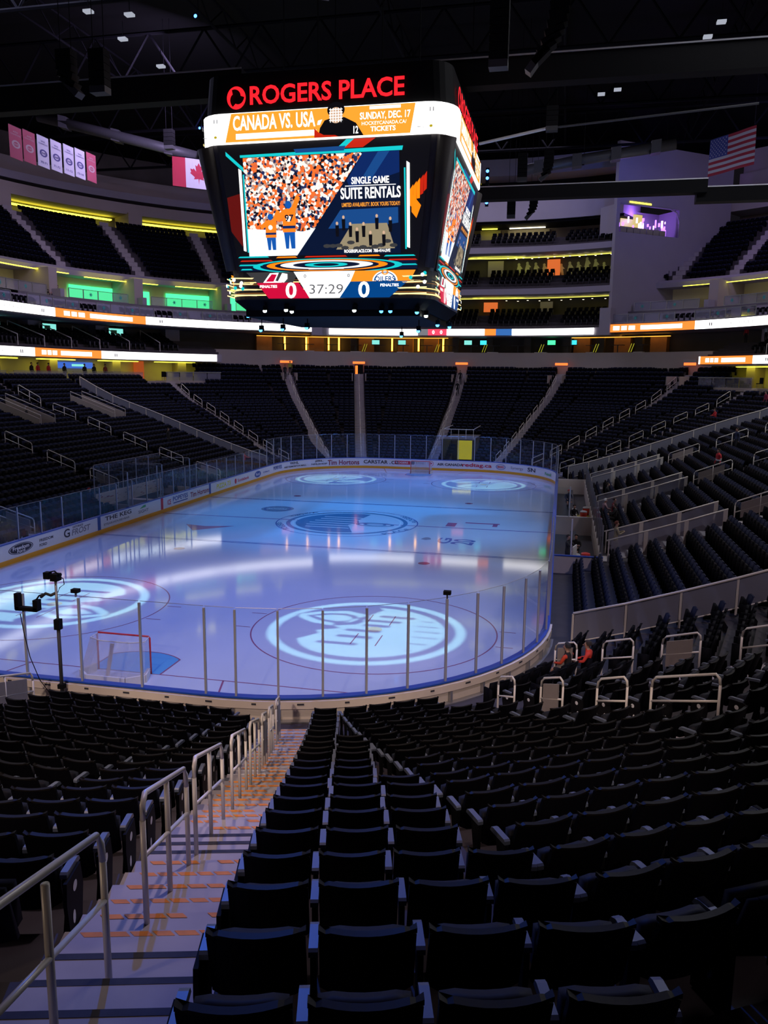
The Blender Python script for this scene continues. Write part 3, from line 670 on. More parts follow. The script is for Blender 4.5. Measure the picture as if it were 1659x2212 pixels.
# boards: the dasher in four stretches
def dasher(name, label, spans, sy):
    o = thing(name, label, 'rink boards', BQ((spans[0]+spans[1])/2, sy, 0.1)[0])
    w0, w1 = spans; bsweep(MB(), w0, w1, sy, rect(0.0, 0.05, 0.24, 1.03), m_board).build('panel', o)
    bsweep(MB(), w0, w1, sy, rect(-0.015, 0.05, 0.0, 0.24), m_kick).build('kick_plate', o)
    bsweep(MB(), w0, w1, sy, [(-0.05, 1.03), (0.17, 1.03), (0.17, 1.07), (-0.05, 1.075)], m_cap).build('cap_rail', o)
    return o
b_near = dasher('rink_boards', 'curved near end boards with blue cap and tan service side', (-WE, WE), -1)
b_far = dasher('rink_boards', 'far end boards carrying the coffee, airline and travel adverts', (-WE, WE), 1)
def side_boards(sx, name, label, y0, y1, with_out=True):
    o = thing(name, label, 'rink boards', (sx*13, (y0+y1)/2, 0)); nodes = [((sx*12.95, y0), (sx, 0)), ((sx*12.95, y1), (sx, 0))]
    sweep(MB(), nodes, rect(0.0, 0.05, 0.24, 1.03), m_board).build('panel', o); sweep(MB(), nodes, rect(-0.015, 0.05, 0.0, 0.24), m_kick).build('kick_plate', o)
    sweep(MB(), nodes, rect(-0.05, 0.17, 1.03, 1.075), m_cap).build('cap_rail', o); return o
b_left = side_boards(-1, 'rink_boards', 'long penalty side boards with steakhouse and pizza adverts', Y0, Y1)
b_right = side_boards(1, 'rink_boards', 'long straight boards in front of the team benches', Y0, Y1)
# service side of the near boards: cream header, recessed panels, upright ribs
mb = MB(); bsweep(mb, -WE, WE, -1, rect(0.10, 0.24, 0.80, 1.0), m_tan); mb.build('header', b_near)
mb = MB(); bsweep(mb, -WE, WE, -1, rect(0.06, 0.12, -0.1, 0.82), m_tan); mb.build('service_panel', b_near)
mb = MB(); bsweep(mb, -WE, WE, -1, rect(0.12, 0.30, 0.40, 0.47), m_steel); mb.build('ledge', b_near)
w = -9.0; i = 0
while w < 17.6:
    p, n = BQ(w, -1, 0.17, 0.45); t = Vector((-n.y, n.x, 0)); MB().frame_box(p+Vector((0, 0, -0.05)), t*0.035, n*0.06, Vector((0, 0, 0.38)), m_steel).build('rib', b_near)
    p2, n2 = BQ(w+0.55, -1, 0.245, 0.93); t = Vector((-n2.y, n2.x, 0)); MB().frame_box(p2, t*(0.09 if i % 2 else 0.06), n2*0.006, Vector((0, 0, 0.022)), m_dark).build('latch_slot', b_near)
    w += 1.18; i += 1
# adverts on the boards, one part each
k_blk = M('ink_black', (0.03, 0.03, 0.045), 0.5); k_red = M('ink_red', (0.62, 0.03, 0.06), 0.5); k_blue = M('ink_blue', (0.03, 0.09, 0.35), 0.5); k_dred = M('ink_dark_red', (0.30, 0.04, 0.07), 0.5)
k_yel = M('ink_yellow', (0.75, 0.72, 0.05), 0.5); k_grn = M('ink_green', (0.10, 0.45, 0.16), 0.5); k_gry = M('ink_grey', (0.25, 0.25, 0.28), 0.5); k_wht = M('ink_white', (0.85, 0.85, 0.87), 0.5)
def far_fn(w0, z0, lift=0.024):
    def g(x, y, sx_, sy_):
        p, n = BQ(w0+x*sx_, 1, -lift, z0+y*sy_); return p
    return g
EYL, EZ = Vector((0, 1, 0)), Vector((0, 0, 1)); EXN = Vector((1, 0, 0))
XL = -12.944
def adL(y, z): return Vector((XL, y, z))
mb = MB(); mb.disc(adL(15.85, 0.64), EYL, EZ, 0.95, 0.27, k_blk, 36); mb.disc(adL(15.85, 0.64)+EXN*.003, EYL, EZ, 0.88, 0.235, k_wht, 36, rin=0.95)
mb.text('Freedom', adL(15.85, 0.69)+EXN*.004, EYL, EZ, 1.25, 0.19, k_wht); mb.text('Ford', adL(15.85, 0.51)+EXN*.004, EYL, EZ, 0.6, 0.14, k_wht); mb.build('advert', b_left)
mb = MB(); mb.text('FREEDOM', adL(17.9, 0.72), EYL, EZ, 1.15, 0.15, k_blk); mb.text('FORD', adL(17.62, 0.47), EYL, EZ, 0.62, 0.15, k_blk); mb.build('advert', b_left)
mb = MB(); mb.text('G', adL(19.7, 0.66), EYL, EZ, 0.55, 0.48, k_blk); mb.text('GATORADE', adL(20.75, 0.88), EYL, EZ, 1.0, 0.12, k_blk); mb.text('FROST', adL(21.05, 0.62), EYL+EZ*.02, EZ+EYL*.25, 1.75, 0.34, k_gry); mb.build('advert', b_left)
mb = MB(); mb.text('THE KEG', adL(25.0, 0.79), EYL, EZ, 3.0, 0.26, k_blk); mb.text('STEAKHOUSE+BAR', adL(24.8, 0.47), EYL, EZ, 2.9, 0.13, k_gry); mb.build('advert', b_left)
mb = MB(); mb.add([adL(27.5, .75), adL(28.0, .92), adL(28.3, .92), adL(28.3, .78)], [(0, 1, 2, 3)], k_grn); mb.text('SIGHT', adL(28.0, 0.56), EYL, EZ, 1.3, 0.2, k_gry); mb.build('advert', b_left)
mb = MB(); mb.text('ICE', adL(31.5, 0.6), EYL, EZ, 0.5, 0.36, k_red) ; mb.text('POPEYES', adL(33.2, 0.72), EYL, EZ, 2.3, 0.32, k_blue); mb.box(XL-.003, XL, 32.1, 34.3, 0.40, 0.47, k_blue); mb.build('advert', b_left)
mb = MB(); mb.text('Tim Hortons', adL(36.4, 0.62), EYL, EZ, 3.3, 0.38, k_dred); mb.build('advert', b_left)
mb = MB(); mb.text('PIZZA 73', adL(40.7, 0.62), EYL, EZ, 2.7, 0.38, k_yel); mb.build('advert', b_left)
mb = MB(); mb.text('Scotiabank', adL(44.8, 0.60), EYL, EZ, 2.5, 0.26, k_red); mb.disc(adL(43.1, .6), EYL, EZ, .2, .22, k_red, 16); mb.build('advert', b_left)
mb = MB(); mb.disc(adL(48.1, 0.6), EYL, EZ, 0.75, 0.28, k_blue, 30); mb.text('Ford', adL(48.1, 0.6)+EXN*.004, EYL, EZ, 0.9, 0.26, k_wht); mb.text('Oilers', adL(50.2, 0.6), EYL, EZ, 1.6, 0.16, k_blue); mb.build('advert', b_left)
Aw = lambda a, s: s*(CX+RC*math.radians(a))
def adF(parts, name='advert'):
    mb = MB()
    for t, w, z, W_, H_, m, b in parts: mb.text(t, (0, 0, 0), (1, 0, 0), (0, 0, 1), W_, H_, m, b, fn=far_fn(w, z))
    return mb
adF([('POPEYES', Aw(86, -1), 0.66, 1.9, 0.34, k_blue, True)]).build('advert', b_far)
adF([('WHL', Aw(66, -1), 0.82, 1.3, 0.24, k_blk, True), ('WEST EDMONTON MALL', Aw(66, -1), 0.50, 3.2, 0.16, k_blk, True)]).build('advert', b_far)
adF([('JBL', Aw(45, -1), 0.80, 1.0, 0.2, k_blk, True), ('NHLSHOP', Aw(45, -1), 0.52, 1.8, 0.16, k_blk, True)]).build('advert', b_far)
adF([('Tim Hortons', Aw(27.5, -1), 0.60, 3.3, 0.50, k_dred, True)]).build('advert', b_far)
adF([('CARSTAR', Aw(5, -1)+0.0, 0.66, 2.5, 0.36, k_blk, True), ('.ca', Aw(0, -1)+1.15, 0.64, 0.95, 0.34, k_blk, False)]).build('advert', b_far)
mb = adF([('ROGERS', -2.45, 0.66, 1.25, 0.2, k_wht, True), ('LIVE', -0.6, 0.66, 0.85, 0.2, k_gry, True)])
mb.add([BQ(-3.2, 1, -0.016, 0.48)[0], BQ(-1.6, 1, -0.016, 0.48)[0], BQ(-1.6, 1, -0.016, 0.84)[0], BQ(-3.2, 1, -0.003, 0.84)[0]], [(0, 1, 2, 3)], k_red)
mb.add([BQ(-1.5, 1, -0.003, 0.50)[0], BQ(-1.15, 1, -0.003, 0.50)[0], BQ(-1.15, 1, -0.003, 0.84)[0], BQ(-1.5, 1, -0.003, 0.84)[0]], [(0, 1, 2, 3)], k_blk); mb.build('advert', b_far)
mb = adF([('AIR CANADA', 2.45, 0.62, 2.6, 0.26, k_blk, True)]); mv, mf = MAPLE
mb.disc((0.5, 60.953, 0.66), (1, 0, 0), (0, 0, 1), 0.27, 0.27, k_red, 24, rin=0.85); mb.add([(0.5+x*0.17, 60.952, 0.66+y*0.17) for x, y in mv], mf, k_red); mb.build('advert', b_far)
adF([('redtag.ca', CX+0.75, 0.60, 3.0, 0.48, k_red, True)]).build('advert', b_far)
mb = adF([('esso', Aw(21.5, 1), 0.62, 0.7, 0.22, k_red, True)])
for q in range(24):
    a, b = 2*PI*q/24, 2*PI*(q+1)/24; g = far_fn(Aw(21.5, 1), .62); mb.add([g(math.cos(a), math.sin(a), .52, .26), g(math.cos(b), math.sin(b), .52, .26), g(math.cos(b), math.sin(b), .46, .22), g(math.cos(a), math.sin(a), .46, .22)], [(0, 1, 2, 3)], k_blue)
mb.build('advert', b_far)
adF([('Synergy', Aw(34, 1), 0.60, 1.5, 0.34, k_gry, False)]).build('advert', b_far)
adF([('SN', Aw(46.5, 1), 0.66, 1.1, 0.38, k_blk, True)]).build('advert', b_far)
adF([('Rexall', Aw(66, 1), 0.60, 1.4, 0.28, k_grn, True)]).build('advert', b_far)
# blue-line and red-line bands painted up the long boards
for y, m, w in ((22.86, k_blue, 0.16), (38.1, k_blue, 0.16), (30.48, k_red, 0.16)): MB().box(-12.946, -12.942, y-w, y+w, 0.0, 1.03, m).build('line_band', b_left)

# safety glass: every pane a thing with its post
def pane(p0, p1, z1, label, group, gate=False):
    p0, p1 = Vector(p0), Vector(p1); o = thing('safety_glass_pane', label, 'glass pane', p0, group)
    d = (p1-p0).normalized(); a, b = p0+d*0.02, p1-d*0.02; n = Vector((-d.y, d.x, 0))*0.006
    mb = MB(); mb.add([a+Vector((0, 0, 1.075)), b+Vector((0, 0, 1.075)), b+Vector((0, 0, z1)), a+Vector((0, 0, z1))], [(0, 1, 2, 3)], m_glass); mb.build('glass', o)
    MB().tube([a+Vector((0, 0, z1)), b+Vector((0, 0, z1))], 0.008, m_steel, 4).build('top_edge', o)
    MB().frame_box(p0+Vector((0, 0, (1.07+z1-0.05)/2)), d*0.028, n*5, Vector((0, 0, (z1-0.05-1.07)/2)), m_post).build('post', o)
    return o
NB = [-17.6, -16.2, -14.8, -13.4, -12.0, -10.8, -9.6, -8.4, -7.2, -6.1, -4.4, -2.65, -0.9, 0.79, 2.57, 4.4, 5.22, 6.32, 7.46, 8.6, 9.75, 10.93, 12.03, 13.16, 14.41, 15.56, 16.98, 18.6, 20.3, 22.0, 23.8, 25.6, 27.4]
for a, b in zip(NB[:-1], NB[1:]):
    pane(BQ(a, -1, 0.09)[0], BQ(b, -1, 0.09)[0], 3.45, 'tall clear glass pane with grey post standing on the near end boards', 'near end glass panes')
w = -WE; n = 22
for i in range(n): pane(BQ(-WE+2*WE*i/n, 1, 0.09)[0], BQ(-WE+2*WE*(i+1)/n, 1, 0.09)[0], 3.45, 'tall clear glass pane standing on the far end boards', 'far end glass panes')
y = Y0
while y < Y1-0.5:
    tall = y > 50 or y < 11; lab_ = 'clear glass pane standing on the penalty side boards'
    pane((-13.04, y, 0), (-13.04, y+1.83, 0), 3.45 if tall else 2.75, lab_, 'penalty side glass panes'); y += 1.83
y = 47.6
while y < Y1: pane((13.04, y, 0), (13.04, y+1.6, 0), 3.45, 'tall glass pane beyond the benches on the straight boards', 'bench side glass panes'); y += 1.6

# goals
def goal(gy, s, label):
    o = thing('hockey_goal', label, 'hockey goal', (0, gy, 0)); r = 0.03; W2 = 0.915
    fr = smooth_obj(MB().tube([(-W2, gy, 0), (-W2, gy, 1.17), (-W2+0.05, gy, 1.22), (W2-0.05, gy, 1.22), (W2, gy, 1.17), (W2, gy, 0)], r, m_red, 8).build('frame', o))
    bk = [(-W2, gy-s*0.15, 0), (-W2-0.18, gy-s*0.7, 0), (-0.65, gy-s*1.08, 0), (0.65, gy-s*1.08, 0), (W2+0.18, gy-s*0.7, 0), (W2, gy-s*0.15, 0)]
    mb = MB()
    for a, b in zip(bk[:-1], bk[1:]):
        d = (Vector(b)-Vector(a)); t = d.normalized(); nn = Vector((-t.y, t.x, 0))*0.05
        mb.frame_box((Vector(a)+Vector(b))/2+Vector((0, 0, 0.12)), d/2, nn, Vector((0, 0, 0.12)), m_netpad)
    mb.build('base_padding', o)
    tp = [(-W2+0.03, gy, 1.2), (-W2-0.02, gy-s*0.35, 1.16), (-0.5, gy-s*0.5, 1.14), (0.5, gy-s*0.5, 1.14), (W2+0.02, gy-s*0.35, 1.16), (W2-0.03, gy, 1.2)]
    mb = MB(); lo = [(-W2, gy, 0.1)]+[(x, y, 0.2) for x, y, z in bk[1:-1]]+[(W2, gy, 0.1)]
    for i in range(5): mb.quad(lo[i], lo[i+1], tp[i+1], tp[i], m_net)
    mb.add(tp, [tuple(range(6))], m_net); mb.build('netting', o)
    smooth_obj(MB().tube(tp, 0.018, m_netpad, 6).build('top_rail', o)); return o
goal(3.35, 1, 'red framed hockey goal at the near end with white netting'); goal(57.61, -1, 'red framed hockey goal at the far end boards')
mb = MB(); mb.prism([(0, 0), (0.13, 0), (0.13, 1.1), (0, 1.1)], (-0.25, 2.62, 0.02), (1, 0, 0), Vector((0.12, 0.16, 0.98)).normalized(), (0, 0.02, 0), m_netpad); tag(mb.build('leaning_board'), 'narrow cream board leaning inside the near goal net', 'board')

# camera pole behind the near boards
o = thing('camera_mast', 'tall black mast behind the boards holding broadcast cameras', 'camera stand', (0.37, -0.42, 0.44))
smooth_obj(MB().tube([(0.37, -0.42, 0.44), (0.37, -0.42, 2.6)], 0.05, m_dgrey, 10).build('pole', o)); smooth_obj(MB().tube([(0.37, -0.42, 2.6), (0.37, -0.42, 3.95)], 0.035, m_steel, 10).build('upper_pole', o))
for z in (0.95, 2.6): MB().box(0.29, 0.45, -0.50, -0.34, z, z+0.12 if z < 1 else z+0.28, m_black).build('clamp', o)
smooth_obj(MB().tube([(0.37, -0.42, 3.60), (0.20, -0.42, 3.52), (0.05, -0.42, 3.56), (-0.10, -0.42, 3.45)], 0.04, m_dgrey, 8).build('side_arm', o))
c1 = MB().box(0.27, 0.47, -0.52, -0.30, 3.93, 4.12, m_black).build('robotic_camera', o); smooth_obj(MB().tube([(0.35, -0.3, 4.03), (0.33, -0.15, 4.03)], 0.05, m_black, 10).build('lens', c1))
c2 = MB().box(0.06, 0.22, -0.50, -0.34, 3.97, 4.15, m_black).build('robotic_camera', o); smooth_obj(MB().tube([(0.2, -0.42, 4.15), (0.35, -0.42, 4.19), (0.5, -0.42, 4.08)], 0.018, m_black, 6).build('hose', c2))
smooth_obj(MB().tube([(0.47, -0.42, 4.05), (0.60, -0.42, 4.0), (0.62, -0.42, 3.85), (0.48, -0.42, 3.75), (0.42, -0.42, 3.62)], 0.012, m_black, 6).build('cable', o))
o2 = thing('gimbal_camera', 'black gimbal camera bracket hooked on the glass top beside the mast', 'camera', (-0.8, -0.2, 3.2))
MB().box(-1.0, -0.35, -0.30, -0.14, 2.98, 3.08, m_black).build('cradle', o2); MB().box(-1.02, -0.90, -0.30, -0.14, 3.0, 3.45, m_black).build('bracket', o2)
MB().box(-0.46, -0.32, -0.30, -0.12, 3.0, 3.30, m_black).build('camera_head', o2); smooth_obj(MB().tube([(-0.4, -0.2, 3.3), (-0.3, -0.22, 3.42), (-0.12, -0.3, 3.5)], 0.02, m_black, 6).build('arm', o2))
smooth_obj(tag(MB().tube([(-0.85, -0.3, 2.9), (-0.78, -0.3, 2.4), (-0.62, -0.32, 1.7), (-0.35, -0.35, 1.1), (0.0, -0.38, 0.7), (0.3, -0.42, 0.55)], 0.012, m_black, 6).build('camera_cable'), 'thin black cable drooping from the gimbal camera to the mast foot', 'cable'))
for x, y_, z, l_ in ((0.62, 0.06, 3.50, 'small black box camera on the glass above the near goal'), (*[v for v in BQ(10.95, -1, 0.06)[0].to_2d()], 3.52, 'small black box camera clipped to the corner glass above the projected emblem')):
    o3 = thing('box_camera', l_, 'camera', (x, y_, z)); MB().box(x-0.10, x+0.10, y_-0.08, y_+0.08, z, z+0.10, m_black).build('housing', o3); MB().box(x-0.02, x+0.02, y_-0.02, y_+0.02, z-0.12, z, m_dgrey).build('mount', o3)

# team benches (bench side) and penalty boxes
bw = M('bench_wall_white', (0.62, 0.56, 0.56), 0.6, noise=0.05)
mb = MB(); mb.box(13.12, 15.3, 18.35, 18.47, -0.1, 1.25, bw); mb.box(13.12, 15.3, 18.33, 18.49, 1.25, 1.30, m_cap); mb.box(13.12, 15.3, 29.9, 30.1, -0.1, 1.15, bw); mb.box(13.12, 15.3, 47.4, 47.55, -0.1, 1.25, bw)
mb.box(15.2, 15.3, 18.4, 47.5, -0.1, 1.1, bw); mb.box(13.12, 15.2, 18.4, 47.5, -0.1, 0.05, m_dgrey); struct(mb, 'bench_wall')
for a, b, l_ in ((19.2, 28.8, 'dark players bench in the closer team box'), (31.2, 46.6, 'dark players bench in the farther team box')):
    o = thing('players_bench', l_, 'bench', (14.1, (a+b)/2, 0.05)); MB().box(13.95, 14.3, a, b, 0.45, 0.50, m_dgrey).build('seat', o)
    for k in range(4): y = a+0.4+(b-a-0.8)*k/3; MB().box(14.0, 14.25, y-0.03, y+0.03, 0.05, 0.45, m_steel).build('leg', o)
y = 18.5; i = 0
while y < 47: 
    pz = thing('bench_glass_pane', 'tall clear pane behind the team benches with grey post', 'glass pane', (15.25, y, 1.1), 'glass panes behind the benches')
    MB().quad((15.25, y+.02, 1.1), (15.25, y+1.78, 1.1), (15.25, y+1.78, 2.75), (15.25, y+.02, 2.75), m_glass).build('glass', pz); MB().box(15.22, 15.28, y-0.03, y+0.03, 0.9, 2.75, m_steel).build('post', pz); y += 1.8
for y0_, l_ in ((29.95, 'pane between the two team benches'), (18.6, 'clear pane closing the near end of the team bench')):
    pz = thing('bench_end_pane', 'tall ' + l_ + ' with white post', 'glass pane', (13.2, y0_, 1.1)); MB().quad((13.15, y0_, 1.15), (13.85, y0_, 1.15), (13.85, y0_, 2.9), (13.15, y0_, 2.9), m_glass).build('glass', pz); MB().box(13.84, 13.90, y0_-0.03, y0_+0.03, 0.05, 2.95, m_plate).build('post', pz)
def cooler(x, y, z, label):
    o = thing('drink_cooler', label, 'cooler', (x, y, z)); mr = M('cooler_red', (0.75, 0.05, 0.03), 0.4)
    smooth_obj(MB().tube([(x, y, z), (x, y, z+0.02), (x, y, z+0.42), (x, y, z+0.44)], [0.17, 0.19, 0.21, 0.20], mr, 16).build('body', o)); MB().tube([(x, y, z+0.44), (x, y, z+0.50), (x, y, z+0.53)], [0.215, 0.21, 0.12], mr if y < 20 else m_plate, 16).build('lid', o)
    MB().box(x-0.26, x-0.2, y-0.03, y+0.03, z+0.28, z+0.34, m_plate).build('handle', o); MB().box(x-0.03, x+0.03, y-0.24, y-0.18, z+0.08, z+0.13, m_plate).build('spigot', o)
cooler(14.55, 19.1, 0.78, 'red round drink cooler at the near end of the team bench'); cooler(14.75, 31.6, 0.75, 'red round drink cooler beside the middle bench wall'); cooler(14.95, 33.2, 0.75, 'red drink cooler with white lid, farther along the bench')
MB_ = MB().box(14.2, 14.95, 18.75, 19.4, 0.05, 0.78, m_dgrey); tag(MB_.build('cooler_stand'), 'dark stand under the red cooler at the near bench end', 'stand')
MB_ = MB().box(14.4, 15.15, 31.2, 33.6, 0.05, 0.75, M('table_yellow', (0.45, 0.38, 0.05), 0.6)); tag(MB_.build('equipment_table'), 'yellow sided table under the coolers beside the bench wall', 'table')
MB_ = MB().prism([(0, 0), (0.5, 0.05), (0.5, 1.35), (0, 1.30)], (13.95, 19.8, 0.1), (0.35, 0.9, 0), (0, 0, 1), (0.05, -0.02, 0), m_plate); tag(MB_.build('bench_gate'), 'white open bench gate panel standing by the closer bench', 'gate')
for i, (x, y) in enumerate(((14.25, 22.2), (14.25, 25.4), (14.3, 34.5), (14.3, 36.8))):
    tag(MB().disc((x, y, 0.515), (1, 0, 0), (0, 1, 0), 0.16, 0.4, m_plate, 16).disc((x, y, 0.53), (1, 0, 0), (0, 1, 0), 0.15, 0.38, m_plate, 16).build('folded_towel'), ['white towel lying at the closer end of the bench', 'white towel on the closer bench by the seated staff', 'white towel past the middle bench wall', 'white towel midway on the farther bench'][i], 'towel')
# penalty boxes
mb = MB(); mb.box(-15.3, -13.12, 26.4, 26.5, -0.1, 1.2, bw); mb.box(-15.3, -13.12, 35.0, 35.1, -0.1, 1.2, bw); mb.box(-15.3, -13.12, 30.2, 30.8, -0.1, 0.9, bw); mb.box(-15.3, -13.12, 26.4, 35, -0.12, 0.05, m_dgrey); struct(mb, 'penalty_box_wall')
o = thing('graffiti_board', 'white back board with pink scribbles behind the penalty boxes', 'board', (-15.3, 30.7, 0.5))
mb = MB(); mb.box(-15.36, -15.3, 26.4, 35.0, 0.05, 1.75, bw); mb.build('board', o)
mb = MB(); rr = random.Random(3)
for i in range(90):
    y, z = rr.uniform(26.6, 34.8), rr.uniform(0.3, 1.65); mb.box(-15.298, -15.296, y, y+rr.uniform(0.1, 0.45), z, z+rr.uniform(0.02, 0.06), k_dred if i % 2 else k_gry)
mb.build('scribbles', o)
for k in range(6):
    y = 26.4+k*1.72; 
    if k < 5: pz = pane((-15.4, y, 0), (-15.4, y+1.72, 0), 3.6, 'tall glass pane behind the graffiti penalty boxes', 'panes behind the penalty boxes')
for y, l_ in ((26.45, 'side pane at the near end of the penalty boxes'), (30.2, 'side pane between the penalty boxes toward the camera'), (30.9, 'side pane between the penalty boxes away from the camera'), (35.05, 'side pane at the far end of the penalty boxes')):
    pane((-13.1, y, 0), (-15.3, y, 0), 3.3, l_, None)
for a, b, l_ in ((26.9, 29.9, 'grey bench inside the closer penalty box'), (31.2, 34.6, 'grey bench inside the farther penalty box')):
    o = thing('penalty_bench', l_, 'bench', (-14.5, (a+b)/2, 0.05)); MB().box(-14.8, -14.35, a, b, 0.5, 0.56, m_steel).build('seat', o)
    for y in (a+0.3, b-0.3): MB().box(-14.75, -14.4, y-0.03, y+0.03, 0.05, 0.5, m_steel).build('leg', o)
# railings that flank the sunken lower aisles behind the benches
f = FC[('side', 1)]
for i, y in enumerate((20, 32, 44)):
    nm = ['closest to the camera', 'in the middle of the stand', 'farthest from the camera'][i]
    for s in (-1.15, 1.15):
        o = thing('ramp_railing', f'pale railing, {"closer" if s < 0 else "farther"} edge of the bench ramp {nm}', 'railing', (15.4, y+s, 0.5))
        P = [f.P(D, y+s-YM, ZN(D)+1.05) for D in (2.5, 4.2, 5.9, 7.6)]; smooth_obj(MB().tube(P, 0.035, m_rail, 8).build('top_rail', o))
        for k, D in enumerate((2.6, 4.2, 5.9, 7.5)):
            MB().frame_box(f.P(D, y+s-YM, ZN(D)+0.5), (0.09 if k else 0.03, 0, 0), (0, 0.03, 0), (0, 0, 0.55), m_rail).build('post', o)
        for k in range(3):
            D, E = (2.6, 4.2, 5.9, 7.5)[k:k+2]; MB().quad(f.P(D+.1, y+s-YM, ZN(D)+.1), f.P(E-.1, y+s-YM, ZN(E)+.1), f.P(E-.1, y+s-YM, ZN(E)+1.0), f.P(D+.1, y+s-YM, ZN(D)+1.0), m_suite_glass).build('glass_panel', o)
    tag(MB().box(15.9, 16.0, y-1.0, y+0.2, 0.55, 1.15, bw).build('white_screen'), f'low white screen at the bench ramp foot {nm}', 'screen')
# far end vomitory: yellow-lit tunnel in the lower rows
f = FC['far']; mb = MB(); ye = 60.96+DT(9)-0.78+0.8
mb.box(1.5, 1.62, 61.2, ye, -0.1, 3.1, m_roomd); mb.box(4.58, 4.7, 61.2, ye, -0.1, 3.1, m_roomd); mb.box(1.5, 4.7, ye-0.1, ye, -0.1, 3.1, m_roomd); mb.box(1.5, 4.7, 61.9, ye, 3.0, 3.12, m_roomd); struct(mb, 'tunnel_wall')
o = thing('tunnel_lamp', 'yellow lamp strip glowing inside the far end tunnel', 'lamp', (3.1, ye-1.2, 2.9)); MB().box(1.9, 4.3, ye-1.6, ye-1.5, 2.92, 2.98, e_yel).build('tube', o)
MB().box(2.2, 4.45, ye-0.16, ye-0.12, 0.4, 2.75, EM('tunnel_end_glow', (0.8, 0.72, 0.04), 0.34, False)).build('glow_panel', o)  # yellow-lit end wall of the tunnel, put in as a glowing sheet
o = thing('tunnel_railing', 'grey railing around the top of the yellow far end tunnel', 'railing', (3.1, 62, 3.1)); mb = MB()
mb.tube([(1.6, ye, 4.1), (1.6, 62.0, 4.1), (4.6, 62.0, 4.1), (4.6, ye, 4.1)], 0.035, m_rail, 6).build('top_rail', o)
for x in (1.6, 2.35, 3.1, 3.85, 4.6): MB().tube([(x, 62, 3.1), (x, 62, 4.1)], 0.025, m_rail, 6).build('post', o)
# vomitory parapets high in the penalty side stand
f = FC[('side', -1)]
for y, l_ in ((37.75, 'closer'), (48.4, 'farther')):
    mb = MB()
    for s in (-0.85, 0.85): mb.add([f.P(13.5, y+s-YM, ZN(13.5)-0.2), f.P(17.8, y+s-YM, ZN(13.5)-0.2), f.P(17.8, y+s-YM, ZN(17.8)+0.95), f.P(13.5, y+s-YM, ZN(13.5)+0.95), f.P(13.5, y+s*1.12-YM, ZN(13.5)-0.2), f.P(17.8, y+s*1.12-YM, ZN(13.5)-0.2), f.P(17.8, y+s*1.12-YM, ZN(17.8)+0.95), f.P(13.5, y+s*1.12-YM, ZN(13.5)+0.95)],
                                        [(0, 1, 2, 3), (4, 7, 6, 5), (3, 2, 6, 7), (0, 3, 7, 4), (1, 5, 6, 2)], m_wall2)
    struct(mb, 'vomitory_wall')
    o = thing('vomitory_railing', f'pale railings on the {l_} exit opening of the penalty side stand', 'railing', f.P(15, y-YM, ZN(15)))
    for s in (-0.9, 0.9): MB().tube([f.P(13.4, y+s-YM, ZN(13.4)+0.4), f.P(13.4, y+s-YM, ZN(13.4)+1.25), f.P(17.8, y+s-YM, ZN(17.8)+1.25), f.P(17.8, y+s-YM, ZN(17.8)+0.8)], 0.03, m_rail, 6).build('side_rail', o)
# projector fixtures: gobo plates in front of small lamps throw the emblem on the ice
for i, (tx, ty, rot, nm) in enumerate(((6.45, 9.30, PI*0.0, 'near emblem by the corner glass'), (-6.9, 9.9, PI, 'near emblem beside the goal'), (6.706, 51.51, 0.0, 'far emblem on the bench side'), (-6.706, 51.51, PI, 'far emblem on the penalty side'))):
    H = 31.0; dz = 0.4; lx, ly = tx*0.8, ty+(5.0 if ty < 30 else -5.0); k = H/dz; sc_g = 3.68/k
    px, py = lx+(tx-lx)/k, ly+(ty-ly)/k
    o = thing('gobo_projector', f'black ceiling projector throwing the {nm}', 'projector', (lx, ly, H+0.2))
    ca, sa = math.cos(rot), math.sin(rot)
    MB().tube([(lx, ly, H+0.6), (lx, ly, 40)], 0.04, m_truss, 6).build('hanging_rod', o)
    MB().add([(px+(x*ca-y*sa)*sc_g, py+(x*sa+y*ca)*sc_g, H-dz) for x, y in gv], gf, m_black).build('gobo_plate', o)
    mb = MB(); mb.box(lx-0.3, lx+0.3, ly-0.3, ly+0.3, H+0.12, H+0.6, m_black); mb.build('housing', o)
    spot('gobo_lamp', (lx, ly, H), (tx, ty, 0), 36000 if ty < 30 else 30000, (0.52, 1.0, 0.80), math.degrees(2*math.atan(4.05/H))+1.0, 0.05, 0.0012)
